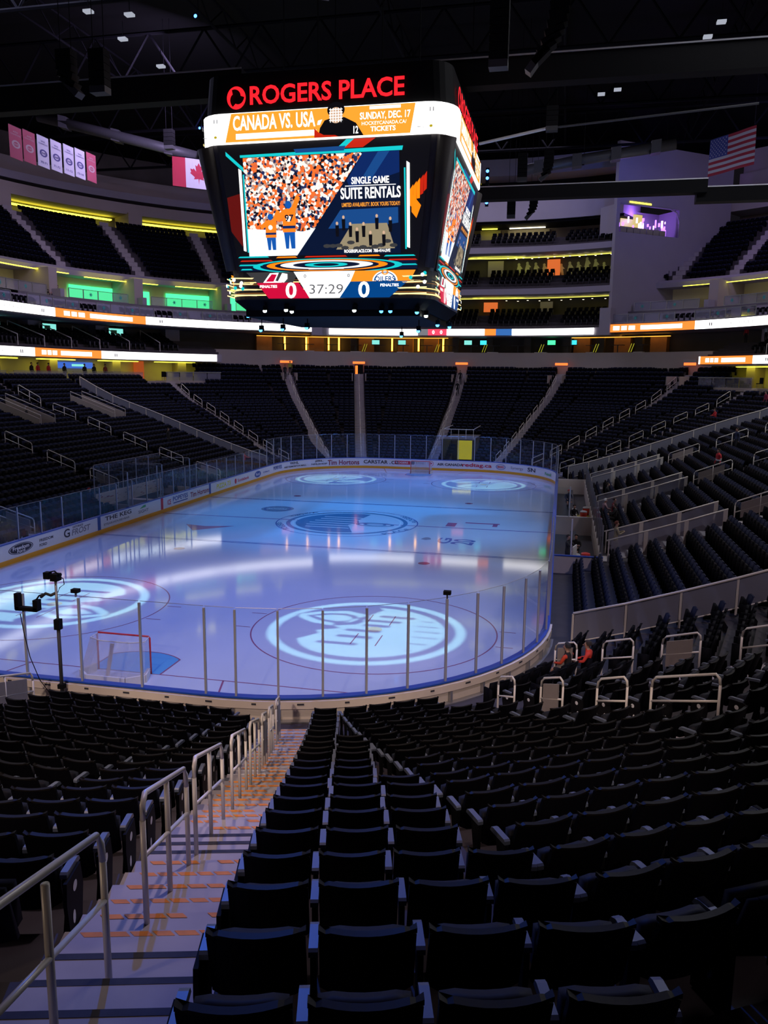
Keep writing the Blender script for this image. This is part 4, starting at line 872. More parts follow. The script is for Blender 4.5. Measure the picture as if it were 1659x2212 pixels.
# ------------------------------------------------------------------ the building around the bowl
AR = 24.8
UMAX = (90-AR)*PI/180*31.53
UA = {-1: (-22, -14, -6.5, 1.5, 9.75, 18, 26), 1: (-30, -21, -12, -4, 4, 12, 19.3, 26, 31.6)}
sfx = {1: 'right', -1: 'left'}
for sx in (-1, 1):
    N = side_nodes(sx, AR, step=3); S = sfx[sx]; NU = side_nodes(sx, 34, step=4)
    # lower club behind the last rows
    N0 = side_nodes(sx, 47, step=3)
    mb = MB(); sweep(mb, N0, rect(22.55, 29, 7.9, 8.45), m_wall2); struct(mb, f'club_floor_{S}')
    mb = MB(); sweep(mb, N0, rect(27.5, 28, 8.4, 10.8), m_room); struct(mb, f'wall_club_{S}')
    mb = MB(); sweep(mb, N0, rect(23.0, 31, 10.72, 11.66), m_wall); struct(mb, f'slab_{S}')
    # club terraces above the lower ribbon
    mb = MB()
    for i in range(5): sweep(mb, N0, rect(23.9+i*0.85, 30, 11.6+i*0.32, 11.95+i*0.32), m_conc)
    struct(mb, f'club_terrace_floor_{S}')
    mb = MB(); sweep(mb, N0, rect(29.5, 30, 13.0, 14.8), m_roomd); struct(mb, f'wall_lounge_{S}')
    mb = MB(); sweep(mb, N, rect(23.0, 30.5, 14.62, 15.62), m_wall); struct(mb, f'slab_upper_{S}')
    # suites: lower and upper box rows
    mb = MB(); sweep(mb, N, rect(26.2, 26.5, 15.5, 17.15), m_wall); sweep(mb, N, rect(26.2, 33, 16.9, 17.15), m_wall); struct(mb, f'suite_wall_{S}')
    mb = MB(); sweep(mb, N, rect(32.5, 33, 17.0, 20.3), m_room); struct(mb, f'wall_suites_{S}')
    mb = MB(); sweep(mb, N, [(30, 20.05), (36, 20.05), (36, 20.9), (30.2, 20.9), (29.9, 20.6)], m_wall); struct(mb, f'fascia_wall_{S}')
    # upper deck terraces
    mb = MB()
    for i in range(12): sweep(mb, side_nodes(sx, 25+i*0.82, step=4), rect(30.6+i*0.8, 43, 20.3+i*0.62, 20.92+i*0.62), m_conc)
    struct(mb, f'upper_terrace_floor_{S}')
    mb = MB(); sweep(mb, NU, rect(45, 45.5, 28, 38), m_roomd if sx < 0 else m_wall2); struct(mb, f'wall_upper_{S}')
    mb = MB(); sweep(mb, NU, rect(41.0, 46, 29.95, 31.3), m_wall2); struct(mb, f'fascia_trim_{S}')
    mb = MB(); sweep(mb, NU, rect(41.8, 46, 31.9, 32.8), m_wall); struct(mb, f'balcony_trim_{S}')
    mb = MB(); sweep(mb, NU, rect(44, 44.6, 32.8, 35.0), m_wall2); struct(mb, f'parapet_wall_{S}')
    # piers between suites and between the upper openings
    mb = MB()
    for u in range(-44, 34, 10):
        ublock(mb, sx, 27.6, 33, u-0.5, u+0.5, 17.0, 20.2, m_wall2)
        ublock(mb, sx, 26.4, 32, u-0.25, u+0.25, 15.6, 18.0, m_wall)
    struct(mb, f'suite_pillar_{S}')
    mb = MB()
    for u in (-36.5, -24.5, -13, -1.5, 9.7, 20.9): ublock(mb, sx, 40.5, 46, u-0.6, u+0.6, 28.0, 30.1, m_wall2)
    struct(mb, f'concourse_pillar_{S}')
    mb = MB()
    for u in range(-44, 24, 8): ublock(mb, sx, 26, 27.5, u-0.5, u+0.5, 8.4, 10.8, m_wall2); ublock(mb, sx, 28.2, 29.6, u-0.8, u+0.8, 12.6, 14.7, m_wall)
    struct(mb, f'club_pillar_{S}')
    # upper deck stairs
    mb = MB()
    for u in UA[sx]:
        for i in range(12):
            if u > (90-(25+i*0.82))*PI/180*31.53-0.6: continue
            p, n, t = PU(sx, 31.0+i*0.8, u, 20.92+i*0.62+0.02); mb.frame_box(p, t*0.6, n*0.4, Vector((0, 0, 0.02)), m_conc_l)
            p, n, t = PU(sx, 30.6+i*0.8+0.78, u, 20.92+i*0.62+0.3); mb.frame_box(p, t*0.6, n*0.05, Vector((0, 0, 0.3)), m_conc_l)
    struct(mb, f'upper_stair_path_{S}')
# upper seats: one object, nobody can pick them apart
up = []
for sx in (-1, 1):
    for i in range(12):
        D = 31.3+i*0.8; u = -46.0
        while u < (90-(25+i*0.82))*PI/180*31.53-0.5:
            if all(abs(u-a) > 0.95 for a in UA[sx]):
                k = (RC+D)/31.53 if u > 0 else 1
                p, n, t = PU(sx, D, u); up.append((p.x, p.y, 20.92+i*0.62, math.atan2(n.y, n.x)-PI/2, 0.56))
                u += 0.6/k
            else: u += 0.3
lump('upper_deck_seats', up, 'dark folding seats filling both upper decks', [m_seat_lit, m_seat, m_seat, m_edge])
cl = []
for sx in (-1, 1):
    for i in range(5):
        u = -44.0
        while u < 19:
            if (u+44) % 4.5 > 1.0: p, n, t = PU(sx, 24.6+i*0.85, u); cl.append((p.x, p.y, 11.95+i*0.32, math.atan2(n.y, n.x)-PI/2, 0.56))
            u += 0.6
    for lv, (D, z) in enumerate(((24.6, 15.62),)):
        u = -44.0
        while u < UMAX-1:
            if (u % 10) > 1.6: p, n, t = PU(sx, D, u); cl.append((p.x, p.y, z, math.atan2(n.y, n.x)-PI/2, 0.58))
            u += 0.68
lump('club_seats', cl, 'dark lounge seats in the club and suite balconies along both long sides', [m_seat, m_seat, m_dgrey, m_edge])

# glowing ceilings in the suites and upper concourse openings
def glow(sx, D, u0, u1, z, m, label, w=0.5, nm='ceiling_light'):
    mb = MB(); ublock(mb, sx, D, D+w, u0, u1, z, z+0.06, m); return tag(mb.build(nm), label, 'ceiling light')
glow(-1, 29, -9.5, 0, 20.0, e_yel, 'yellow light strip over the penalty side suite farthest from the scoreboard', 0.25)
glow(-1, 29, 1, 9, 20.0, e_yel, 'yellow light strip over the suite with two people at its counter', 0.25)
glow(-1, 29.2, 11, 19, 19.9, e_yel, 'yellow light strip over the first green suite', 0.3)
glow(-1, 29.2, 21, 30, 19.9, e_yel, 'yellow light strip over the second green suite beside the christmas tree', 0.3)
for u0, u1, l_ in ((11, 19.3, 'green glowing wall panel in the first green suite'), (21, 30, 'green glowing wall panel in the second green suite')):
    mb = MB(); strip(mb, -1, 32.3, u0, u1, 17.6, 19.3, e_green); tag(mb.build('wall_glow'), l_, 'wall light')
for u0, u1, l_ in ((10.6, 19.8, 'long yellow cove light in the upper opening left dim at one end'.replace(' left', '')), (22.0, 29.3, 'long yellow cove light in the upper opening beside the scoreboard'), (4, 8.8, 'yellow cove light in the first upper opening below the red banners')):
    mb = MB(); ublock(mb, -1, 44.0, 44.6, u0, u1, 29.45, 29.6, e_yel); tag(mb.build('cove_light'), l_, 'cove light')
for u0, u1, l_ in ((4, 12, 'yellow cove light in the bench side upper opening by the frame edge'), (15, 23, 'yellow cove light in the bench side upper opening by the tower wall')):
    mb = MB(); ublock(mb, 1, 43.5, 44.2, u0, u1, 29.4, 29.5, e_yel); tag(mb.build('cove_light'), l_, 'cove light')
mb = MB(); strip(mb, -1, 44.9, -12, -5, 32.9, 34.6, EM('wall_glow_yellow', (0.9, 0.8, 0.3), 0.35, False)); tag(mb.build('wall_glow'), 'soft yellow glow put on the wall behind the red banners', 'wall light')  # yellow light on this wall is put in as a glowing strip
glow(1, 29, 10, 18, 19.95, e_yel, 'dim yellow strip over the bench side suites by the frame edge', 0.15); glow(1, 29, 20, 30, 19.95, e_yel, 'dim yellow strip over the bench side suites next to the tower wall', 0.1)
for sx in (-1, 1):
    for u in (-12, -4, 4, 12, 19):
        glow(sx, 25.5, u-2.4, u+2.4, 10.6, e_yel, f'yellow ceiling strip in the lower club on the {"penalty" if sx < 0 else "bench"} side, {ORD[(-12, -4, 4, 12, 19).index(u)+1]} one along', 0.45)
    for k, u in enumerate((-8.2, -2.4, 5, 13)):
        p, n, t = PU(sx, 27.4, u, 13.9); o = thing('wall_television', f'glowing teal television hanging over the {"penalty" if sx < 0 else "bench"} side club seats, {ORD[k+1]} one along', 'television', p)
        MB().frame_box(p, t*1.0, n*0.06, Vector((0, 0, 0.48)), m_black).build('casing', o)
        mb = MB(); mb.frame_box(p-n*0.07, t*0.95, n*0.005, Vector((0, 0, 0.43)), e_teal if sx < 0 else e_green); mb.frame_box(p-n*0.078-t*0.3+Vector((0, 0, .05)), t*0.4, n*0.003, Vector((0, 0, 0.2)), k_grn); mb.build('screen', o)
        MB().frame_box(p+Vector((0, 0, 0.6)), t*0.03, n*0.03, Vector((0, 0, 0.2)), m_black).build('bracket', o)
# sloping handrails between the club seats
for sx in (-1, 1):
    for k, u in enumerate(range(-8, 20, 4)):
        o = thing('club_handrail', f'slanting pale rail beside the {"penalty" if sx < 0 else "bench"} side club steps, {ORD[k+1]} one along', 'handrail', PU(sx, 24, u, 12)[0], 'club step rails')
        a, b = PU(sx, 23.6, u, 12.8)[0], PU(sx, 27.6, u, 14.3)[0]; MB().tube([a, b], 0.05, m_rail, 6).build('top_rail', o)
        MB().tube([a, a-Vector((0, 0, 1))], 0.04, m_rail, 6).build('post', o); MB().tube([b, b-Vector((0, 0, 1))], 0.04, m_rail, 6).build('post', o)

# glass balustrades of the two suite tiers
def balustrade(sx, D, z, u0, u1, label, group):
    p = PU(sx, D, (u0+u1)/2, z)[0]; o = thing('suite_balustrade', label, 'balustrade', p, group); n_ = 4
    mb = MB(); ublock(mb, sx, D-0.05, D+0.05, u0, u1, z+0.95, z+1.0, m_steel); ublock(mb, sx, D-0.05, D+0.05, u0, u1, z-0.03, z+0.04, m_steel)
    for i in range(n_+1): q, n, t = PU(sx, D, u0+(u1-u0)*i/n_, z+0.48); mb.frame_box(q, t*0.035, n*0.04, Vector((0, 0, 0.48)), m_steel)
    mb.build('metal_frame', o)
    for i in range(n_):
        a, b = u0+(u1-u0)*(i+0.03)/n_, u0+(u1-u0)*(i+0.97)/n_; mb = MB(); strip(mb, sx, D, a, b, z+0.04, z+0.95, m_suite_glass)
        if (i+int(u0)) % 2: 
            q, n, t = PU(sx, D-0.03, (a+b)/2, z+0.5)
            for w in (0, PI/3, 2*PI/3): d = t*math.cos(w)+Vector((0, 0, math.sin(w))); e_ = t*-math.sin(w)+Vector((0, 0, math.cos(w))); mb.frame_box(q, d*0.22, e_*0.035, n*0.004, m_teal_refl)  # star-shaped reflections painted onto the pane
        mb.build('pane', o)
for sx in (-1, 1):
    side_ = 'penalty side' if sx < 0 else 'bench side'
    for k, u in enumerate(range(-24, 32, 10)):
        balustrade(sx, 23.6, 15.68, u+1.8, u+9.4, f'lower row glass balcony front of the {ORD[k+1]} {side_} suite along from the camera', None)
        balustrade(sx, 26.4, 17.2, u+0.8, u+8.0, f'upper row glass balcony front of the {ORD[k+1]} {side_} suite along from the camera', None)

# LED ribbons
def ribbon(name, label, sx, u0, u1, z0, z1, orange, D=22.93):
    o = thing(name, label, 'led ribbon', PU(sx, D, (u0+u1)/2, z0)[0])
    mb = MB(); ublock(mb, sx, D-0.03, D+0.05, u0, u1, z1+0.01, z1+0.05, m_black); ublock(mb, sx, D-0.03, D+0.05, u0, u1, z0-0.05, z0-0.01, m_black); mb.build('housing', o)
    mb = MB(); a, b = orange; strip(mb, sx, D, u0, a, z0, z1, e_white); strip(mb, sx, D, a, b, z0, z1, e_orange); strip(mb, sx, D, b, u1, z0, z1, e_white)
    L = b-a; dr = 1 if sx < 0 else -1; zc = (z0+z1)/2; h = (z1-z0)
    A = a if sx < 0 else b
    for f0, f1 in ((0.10, 0.17), (0.19, 0.25), (0.27, 0.34), (0.40, 0.86)):
        p, q = A+dr*L*f0, A+dr*L*f1; strip(mb, sx, D-0.03, min(p, q), max(p, q), zc-h*0.26, zc+h*0.26, e_white)
    for m_, off in (('ROGERS PLACE', 9.5), ('ROGERS PLACE', 15.0) if False else ('ROGERS PLACE', -6)):
        uu = (b+off) if off > 0 else (a+off)
        if not u0+2 < uu < u1-2: continue
        P_, n, t = PU(sx, D-0.05, uu, zc); mb.text(m_, P_, t*(1 if sx < 0 else -1), Vector((0, 0, 1)), 3.0, h*0.32, k_gry, False)
    for off in (2.0, -2.0):
        uu = (b+off) if off > 0 else (a+off)
        if not u0+1 < uu < u1-1: continue
        P_, n, t = PU(sx, D-0.05, uu, zc)
        for d in (-0.13, 0.13): mb.frame_box(P_+t*d, t*0.06, n*0.005, Vector((0, 0, 0.16)), k_gry)
    mb.build('display', o); return o
ribbon('led_ribbon', 'upper white LED ribbon on the penalty side with one orange stretch', -1, -40, 35.8, 14.72, 15.58, (1.0, 13.8))
ribbon('led_ribbon', 'lower white LED ribbon on the penalty side with one orange stretch', -1, -40, 23.0, 10.80, 11.62, (-2.5, 7.5))
ribbon('led_ribbon', 'upper LED ribbon on the bench side starting orange at its curved end', 1, -40, 36.3, 14.60, 15.50, (24.8, 36.0))
ribbon('led_ribbon', 'lower LED ribbon on the bench side starting orange at its end', 1, -40, 24.0, 10.90, 11.72, (17.0, 23.8))

# ------------------------------------------------------------------ far end stack
def far_sweep(name, D0, D1, z0, z1, m, a=AR, mb=None):
    own = mb is None; mb = mb or MB(); sweep(mb, far_nodes(a, a, 3), rect(D0, D1, z0, z1), m)
    if own: struct(mb, name)
    return mb
far_sweep('wall_far', DN(31)+0.02, 26.2, 9.0, 12.3, m_wall2, 47)
far_sweep('club_floor_far', 25.0, 31, 12.1, 12.35, m_wall2, 47)
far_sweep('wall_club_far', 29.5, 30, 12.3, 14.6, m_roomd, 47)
far_sweep('slab_far', 24.0, 31, 14.35, 15.3, m_wall)
mb = MB()
for i in range(4): far_sweep('', 24.3+i*0.9, 30, 15.1+i*0.5, 15.6+i*0.5, m_conc, mb=mb)
struct(mb, 'terrace_floor_far')
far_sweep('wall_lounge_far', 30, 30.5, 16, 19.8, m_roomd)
far_sweep('fascia_wall_far', 24.0, 31, 19.4, 20.1, m_wall)
mb = MB()
for i in range(4): far_sweep('', 24.3+i*0.9, 30, 19.9+i*0.5, 20.4+i*0.5, m_conc, mb=mb)
struct(mb, 'terrace_floor_far_middle')
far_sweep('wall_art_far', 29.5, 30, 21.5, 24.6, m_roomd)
far_sweep('fascia_wall_far_middle', 24.2, 31, 24.4, 25.1, m_wall)
mb = MB()
for i in range(3): far_sweep('', 25.0+i*0.9, 30, 24.9+i*0.5, 25.4+i*0.5, m_conc, mb=mb)
struct(mb, 'terrace_floor_far_high')
far_sweep('wall_suite_far', 31, 31.5, 25, 29, m_wall2)
far_sweep('fascia_wall_far_high', 26.5, 32, 28.6, 31.6, m_wall)
far_sweep('soffit_ceiling_far', 26.8, 32, 28.3, 28.6, m_black)
far_sweep('wall_press_far', 31, 31.5, 31.5, 38, m_black)
far_sweep('fascia_trim_far', 27.5, 31, 34.2, 36.2, m_wall)
fs2 = []
for lv, (D0, z0, nr) in enumerate(((24.9, 15.6, 4), (24.9, 20.4, 4), (25.6, 25.4, 3))):
    for i in range(nr):
        u = -18.0
        while u < 18.0:
            if abs((u+2) % 9.2-4.6) > 0.7: p, n, t = FP(D0+i*0.9, u); fs2.append((p.x, p.y, z0+i*0.5, math.atan2(n.y, n.x)-PI/2, 0.6))
            u += 0.68
lump('far_club_seats', fs2, 'dark seats in the stacked club balconies at the far end', [m_seat, m_seat, m_dgrey, m_edge])
# ribbon across the far end
o = thing('led_ribbon', 'long white LED ribbon across the far end with score colours', 'led ribbon', (0, 84, 14.5))
mb = MB(); fblock(mb, 23.74, 23.85, -16.9, 16.9, 14.40, 14.44, m_black); fblock(mb, 23.74, 23.85, -16.9, 16.9, 15.26, 15.30, m_black); mb.build('housing', o)
def fstrip(mb, D, u0, u1, z0, z1, m):
    k = max(1, int(abs(u1-u0)/1.2)); L = [FP(D, u0+(u1-u0)*i/k)[0] for i in range(k+1)]
    return mb.add([Vector((p.x, p.y, z0)) for p in L]+[Vector((p.x, p.y, z1)) for p in L], [(i, i+1, k+2+i, k+1+i) for i in range(k)], m)
mb = MB(); z0, z1 = 14.46, 15.24; x = -16.8
e_grey, e_rd, e_bl = EM('led_grey', (0.25, 0.25, 0.28), 0.8), EM('led_crimson', (0.9, 0.06, 0.12), 1.2), EM('led_navy', (0.03, 0.13, 0.4), 1.2)
for a, b, m in ((-16.8, -5.3, e_white), (-5.3, -4.0, e_grey), (-4.0, -1.6, e_rd), (-1.6, 3.2, e_white), (3.2, 4.6, e_orange), (4.6, 6.6, e_bl), (6.6, 16.8, e_white)): fstrip(mb, 23.78, a, b, z0, z1, m)
p, n, t = FP(23.74, -3.3, 14.85); mb.text('0', p, t, Vector((0, 0, 1)), 0.3, 0.45, e_white); mb.text('0', p+t*1.0, t, Vector((0, 0, 1)), 0.3, 0.45, e_white); mb.build('display', o)
# far club fittings: amber wall panels with vertical lamps, televisions, tables
for k, u in enumerate((-13.2, -10.6, -8.0, -6.8, -0.3, 2.6, 5.6)) if False else enumerate((-21.5, -19.0, -16.4, -15.2, -9.0, -5.9, -2.8)):
    p, n, t = FP(29.2, u, 13.5); o = thing('column_lamp', f'tall thin amber lamp on the far club wall, {ORD[k+1]} one along', 'wall lamp', p)
    MB().frame_box(p, t*0.09, n*0.08, Vector((0, 0, 0.85)), e_amber).build('tube', o); MB().frame_box(p+n*0.15, t*0.14, n*0.05, Vector((0, 0, 0.95)), m_amber).build('mount', o)
mb = MB(); rr = random.Random(5)
for u in (-24, -17.9, -12, -7.4, -4.3, 14.0, 18.5, 22.5): fblock(mb, 28.6, 29.4, u-0.9, u+0.9, 12.35, 14.4, m_amber)
for u in (-13.5, -1.0, 3.5, 8, 12.5, 16.3, 20.6): fblock(mb, 27.9, 28.5, u-0.4, u+0.4, 12.35, 14.4, m_roomd)
struct(mb, 'club_pillar_far')
for k, (u, m) in enumerate(((-10.9, e_teal), (-7.8, e_teal), (0.6, e_teal), (2.7, EM('tv_cyan', (0.05, 0.7, 0.8), 1.3, False)), (10.6, e_green), (13.0, EM('tv_cyan_b', (0.05, 0.7, 0.8), 1.3, False)))):
    p, n, t = FP(28.6, u, 13.75); o = thing('wall_television', f'small bright television in the far end club, {ORD[k+1]} one along', 'television', p)
    MB().frame_box(p, t*0.55, n*0.05, Vector((0, 0, 0.33)), m_black).build('casing', o); MB().frame_box(p-n*0.06, t*0.5, n*0.005, Vector((0, 0, 0.28)), m).build('screen', o)
for k in range(16):
    u = -22+k*2.9; p, n, t = FP(26.9, u, 12.35); o = thing('club_table', 'dark high table with stools along the far club ledge', 'table', p, 'tables on the far club ledge')
    MB().frame_box(p+Vector((0, 0, 0.95)), t*0.8, n*0.3, Vector((0, 0, 0.03)), m_dgrey).build('table_top', o); MB().frame_box(p+Vector((0, 0, 0.47)), t*0.05, n*0.05, Vector((0, 0, 0.47)), m_dgrey).build('leg', o)
    if k % 2: q = p-n*1.0+Vector((0, 0, 0.06)); tag(MB().frame_box(q, t*rr.uniform(.4, .8), n*0.3, Vector((0, 0, 0.03)), m_white).build('white_tray'), 'white paper sheet lying on the far club ledge', 'sheet', 'sheets on the far club ledge')
for k, u in enumerate((-12.2, -3.2, 3.0, 9.8, 16.2, 20.3)):
    p, n, t = FP(26.6, u, 12.4); o = thing('menu_easel', f'slanted yellow lit stand on the far club ledge, {ORD[k+1]} one along', 'stand', p)
    for s in (-0.15, 0.15): MB().frame_box(p+t*s+Vector((0, 0, 0.55)), t*0.03, n*0.02, (Vector((0, 0, 0.5))+t*0.18), EM('yellow_stand', (0.8, 0.8, 0.05), 0.5, False)).build('upright', o)
# entrances at the head of each far aisle with glowing orange signs
for i, (key, s) in enumerate(((('far', -1, 30), 0.9), (('far', -1, 15), 0.0), ('far', 0.4), (('far', 1, 15), 0.0), (('far', 1, 45), -1.0))):
    f = FC[key]; D = DT(30)-0.1; p = f.P(D, s, 0); t = Vector((f.t[0], f.t[1], 0)); n = Vector((f.n[0], f.n[1], 0)); zt = ZT[30]
    nm = ['first from the penalty side', 'second from the penalty side, over the straight aisle', 'above the middle aisle', 'fourth from the penalty side', 'last, by the bench side corner'][i]
    o = thing('section_sign', f'glowing orange section sign, {nm}', 'sign', p+Vector((0, 0, zt+1.3)))
    MB().frame_box(p+Vector((0, 0, zt+1.55))-n*0.6, t*0.8, n*0.1, Vector((0, 0, 0.22)), m_wall2).build('casing', o); MB().frame_box(p+Vector((0, 0, zt+1.22))-n*0.7, t*0.78, n*0.02, Vector((0, 0, 0.14)), EM('sign_orange', (1.0, 0.16, 0.03), 2.0, False)).build('glow_panel', o)
    if i == 1: 
        o = thing('lit_doorway', 'orange lit doorway at the head of the straight aisle', 'doorway', p+Vector((0, 0, zt-1.2))); mb = MB(); mb.frame_box(p+Vector((0, 0, zt-0.2))-n*0.85, t*0.55, n*0.05, Vector((0, 0, 1.15)), m_black); mb.build('opening', o)
        MB().frame_box(p+Vector((0, 0, zt-0.2))-n*0.92+t*0.3, t*0.16, n*0.02, Vector((0, 0, 1.05)), e_orange).build('glow_panel', o)  # orange light in the doorway, put in as a glowing sheet
    for sg in (-1, 1): tag(MB().frame_box(p+Vector((0, 0, zt-0.9))-n*2.2+t*sg*0.85, t*0.06, n*1.2, Vector((0, 0, 0.75)), m_wall2).build('entry_wall'), kind='structure')
# far balconies: lit ceilings, art wall, lounge
for k, (D, u, z, rx) in enumerate(((27.5, 4.5, 19.3, 3.4), (27.5, 4.2, 24.3, 3.6), (27.5, -8, 19.3, 3.4), (27.5, -8.5, 24.3, 3.6))):
    p, n, t = FP(D, u, z); o = thing('oval_ceiling_light', ['yellow oval ceiling light in the lower far balcony', 'yellow oval ceiling light in the upper far balcony', 'yellow oval light behind the scoreboard, lower', 'yellow oval light behind the scoreboard, upper'][k], 'ceiling light', p)
    for r_ in (1.0, 0.72): MB().disc(p, t, n, rx*r_, 1.1*r_, EM('oval_yellow', (0.75, 0.75, 0.08), 1.8), 32, rin=0.85).build('light_ring', o)
for z, l_ in ((19.25, 'added olive fill strip along the lower far balcony ceiling'), (24.25, 'added olive fill strip along the mural balcony ceiling')):
    mb = MB(); fblock(mb, 27.6, 28.0, -16, 18, z, z+.05, EM('olive_fill_strip', (.8, .75, .12), 1.6)); tag(mb.build('ceiling_light'), l_, 'ceiling light')  # strips added to brighten the balconies alongside the oval lights
for u0, u1, l_ in ((-25, -2, 'added amber fill strip in the far club under the scoreboard'), (13, 24, 'added amber fill strip in the far club by the bench side')):
    mb = MB(); fblock(mb, 27.9, 28.2, u0, u1, 14.25, 14.33, EM('amber_fill_strip', (1, .45, .05), 1.5)); tag(mb.build('ceiling_light'), l_, 'ceiling light')  # strips added to brighten the amber walls and pillars of the far club
for lv, (z, D, m_) in enumerate(((18.9, 28.0, 10), (24.1, 28.2, 14))):
    for i in range(m_):
        u = 5.5+i*(12.5/m_); p, n, t = FP(D+(i % 2)*0.8-1.5, u, z); tag(MB().disc(p, t, n, 0.13, 0.13, e_warm, 10).disc(p-Vector((0, 0, .02)), t, n, 0.10, 0.10, e_warm, 10).build('downlight'), f'tiny warm downlight in the {["lower", "upper"][lv]} far balcony ceiling', 'downlight', f'downlights {lv}')
o = thing('mural_wall', 'dark mural with pale sports figures behind the far balcony seats', 'mural', FP(29.4, 13, 23)[0]); mb = MB(); fblock(mb, 29.35, 29.45, 5.8, 18.2, 21.9, 24.3, m_roomd); mb.build('panel', o); mb = MB(); rr = random.Random(11)
m_fig = M('mural_print', (0.70, 0.72, 0.45), 0.7)
for i in range(13):
    u = 6.5+i*0.93; p, n, t = FP(29.28, u, 22.6+rr.uniform(0, .4)); h = rr.uniform(.5, .9); mb.disc(p+Vector((0, 0, h+.15)), t, (0, 0, 1), 0.18, 0.2, m_fig, 12)
    mb.poly([(-.35, -.2), (-.15, h), (.2, h), (.5, h*.5), (.25, .3), (.4, -.5), (.1, -.5), (0, 0), (-.2, -.6), (-.4, -.6)], p, t, (0, 0, 1), m_fig)
mb.build('figures', o)
for k, (u, z, w, h, m, l_) in enumerate(((3.9, 23, 1.0, 1.1, m_wall, 'pale lavender wall panel by the mural'), (10.4, 23, 0.8, 1.1, EM('panel_orange', (1.0, 0.2, 0.04), 0.7, False), 'glowing orange pillar panel in the mural balcony'), (3.4, 18.3, 0.9, 0.6, EM('panel_orange_b', (1.0, 0.2, 0.04), 0.7, False), 'glowing orange panel in the lower far balcony'), (9.8, 18.3, 0.8, 0.6, m_wall, 'pale panel in the lower far balcony'))):
    p, n, t = FP(28.9, u, z); tag(MB().frame_box(p, t*w, n*0.1, Vector((0, 0, h)), m).build('wall_panel'), l_, 'wall panel')
for k, (u0, u1, l_) in enumerate(((1.6, 4.2, 'pale lit room behind the top far balcony, near the scoreboard'), (5.0, 9.5, 'pale lit room with wall lamps behind the top far balcony'))):
    o = thing('lit_room', l_, 'room', FP(30.8, u0, 26)[0]); mb = MB(); fblock(mb, 30.6, 30.9, u0, u1, 26.2, 28.2, M('room_cream', (0.6, 0.55, 0.38), 0.7, noise=.05)); mb.build('back_panel', o); mb = MB(); fblock(mb, 29.4, 29.6, u0+.3, u1-.3, 28.15, 28.25, e_warm if k else e_yel); mb.build('light_strip', o)
o = thing('slanted_soffit', 'slanting reddish ramp soffit beside the tower wall', 'soffit', FP(30.5, 15, 27)[0]); mb = MB(); p0, n, t = FP(30.4, 11.5, 26.3); p1 = FP(30.4, 18, 28.3)[0]; p2 = FP(30.4, 18, 26.0)[0]; mb.add([p0, p2, p1, p0-n*0.3, p2-n*0.3, p1-n*0.3], [(0, 1, 2), (3, 5, 4), (0, 2, 5, 3)], M('soffit_red', (0.42, 0.20, 0.17), 0.7)); mb.build('panel', o)
for k, (u0, u1, z, l_) in enumerate(((-1, 3.2, 31.9, 'amber lit press opening above the far fascia'), (7, 17, 32.0, 'row of yellow lamps along the high far opening'))):
    mb = MB(); fblock(mb, 28.5, 28.7, u0, u1, z, z+0.22, EM('press_amber', (0.9, 0.5, 0.04), 0.6, False)); tag(mb.build('opening_light'), l_, 'light')
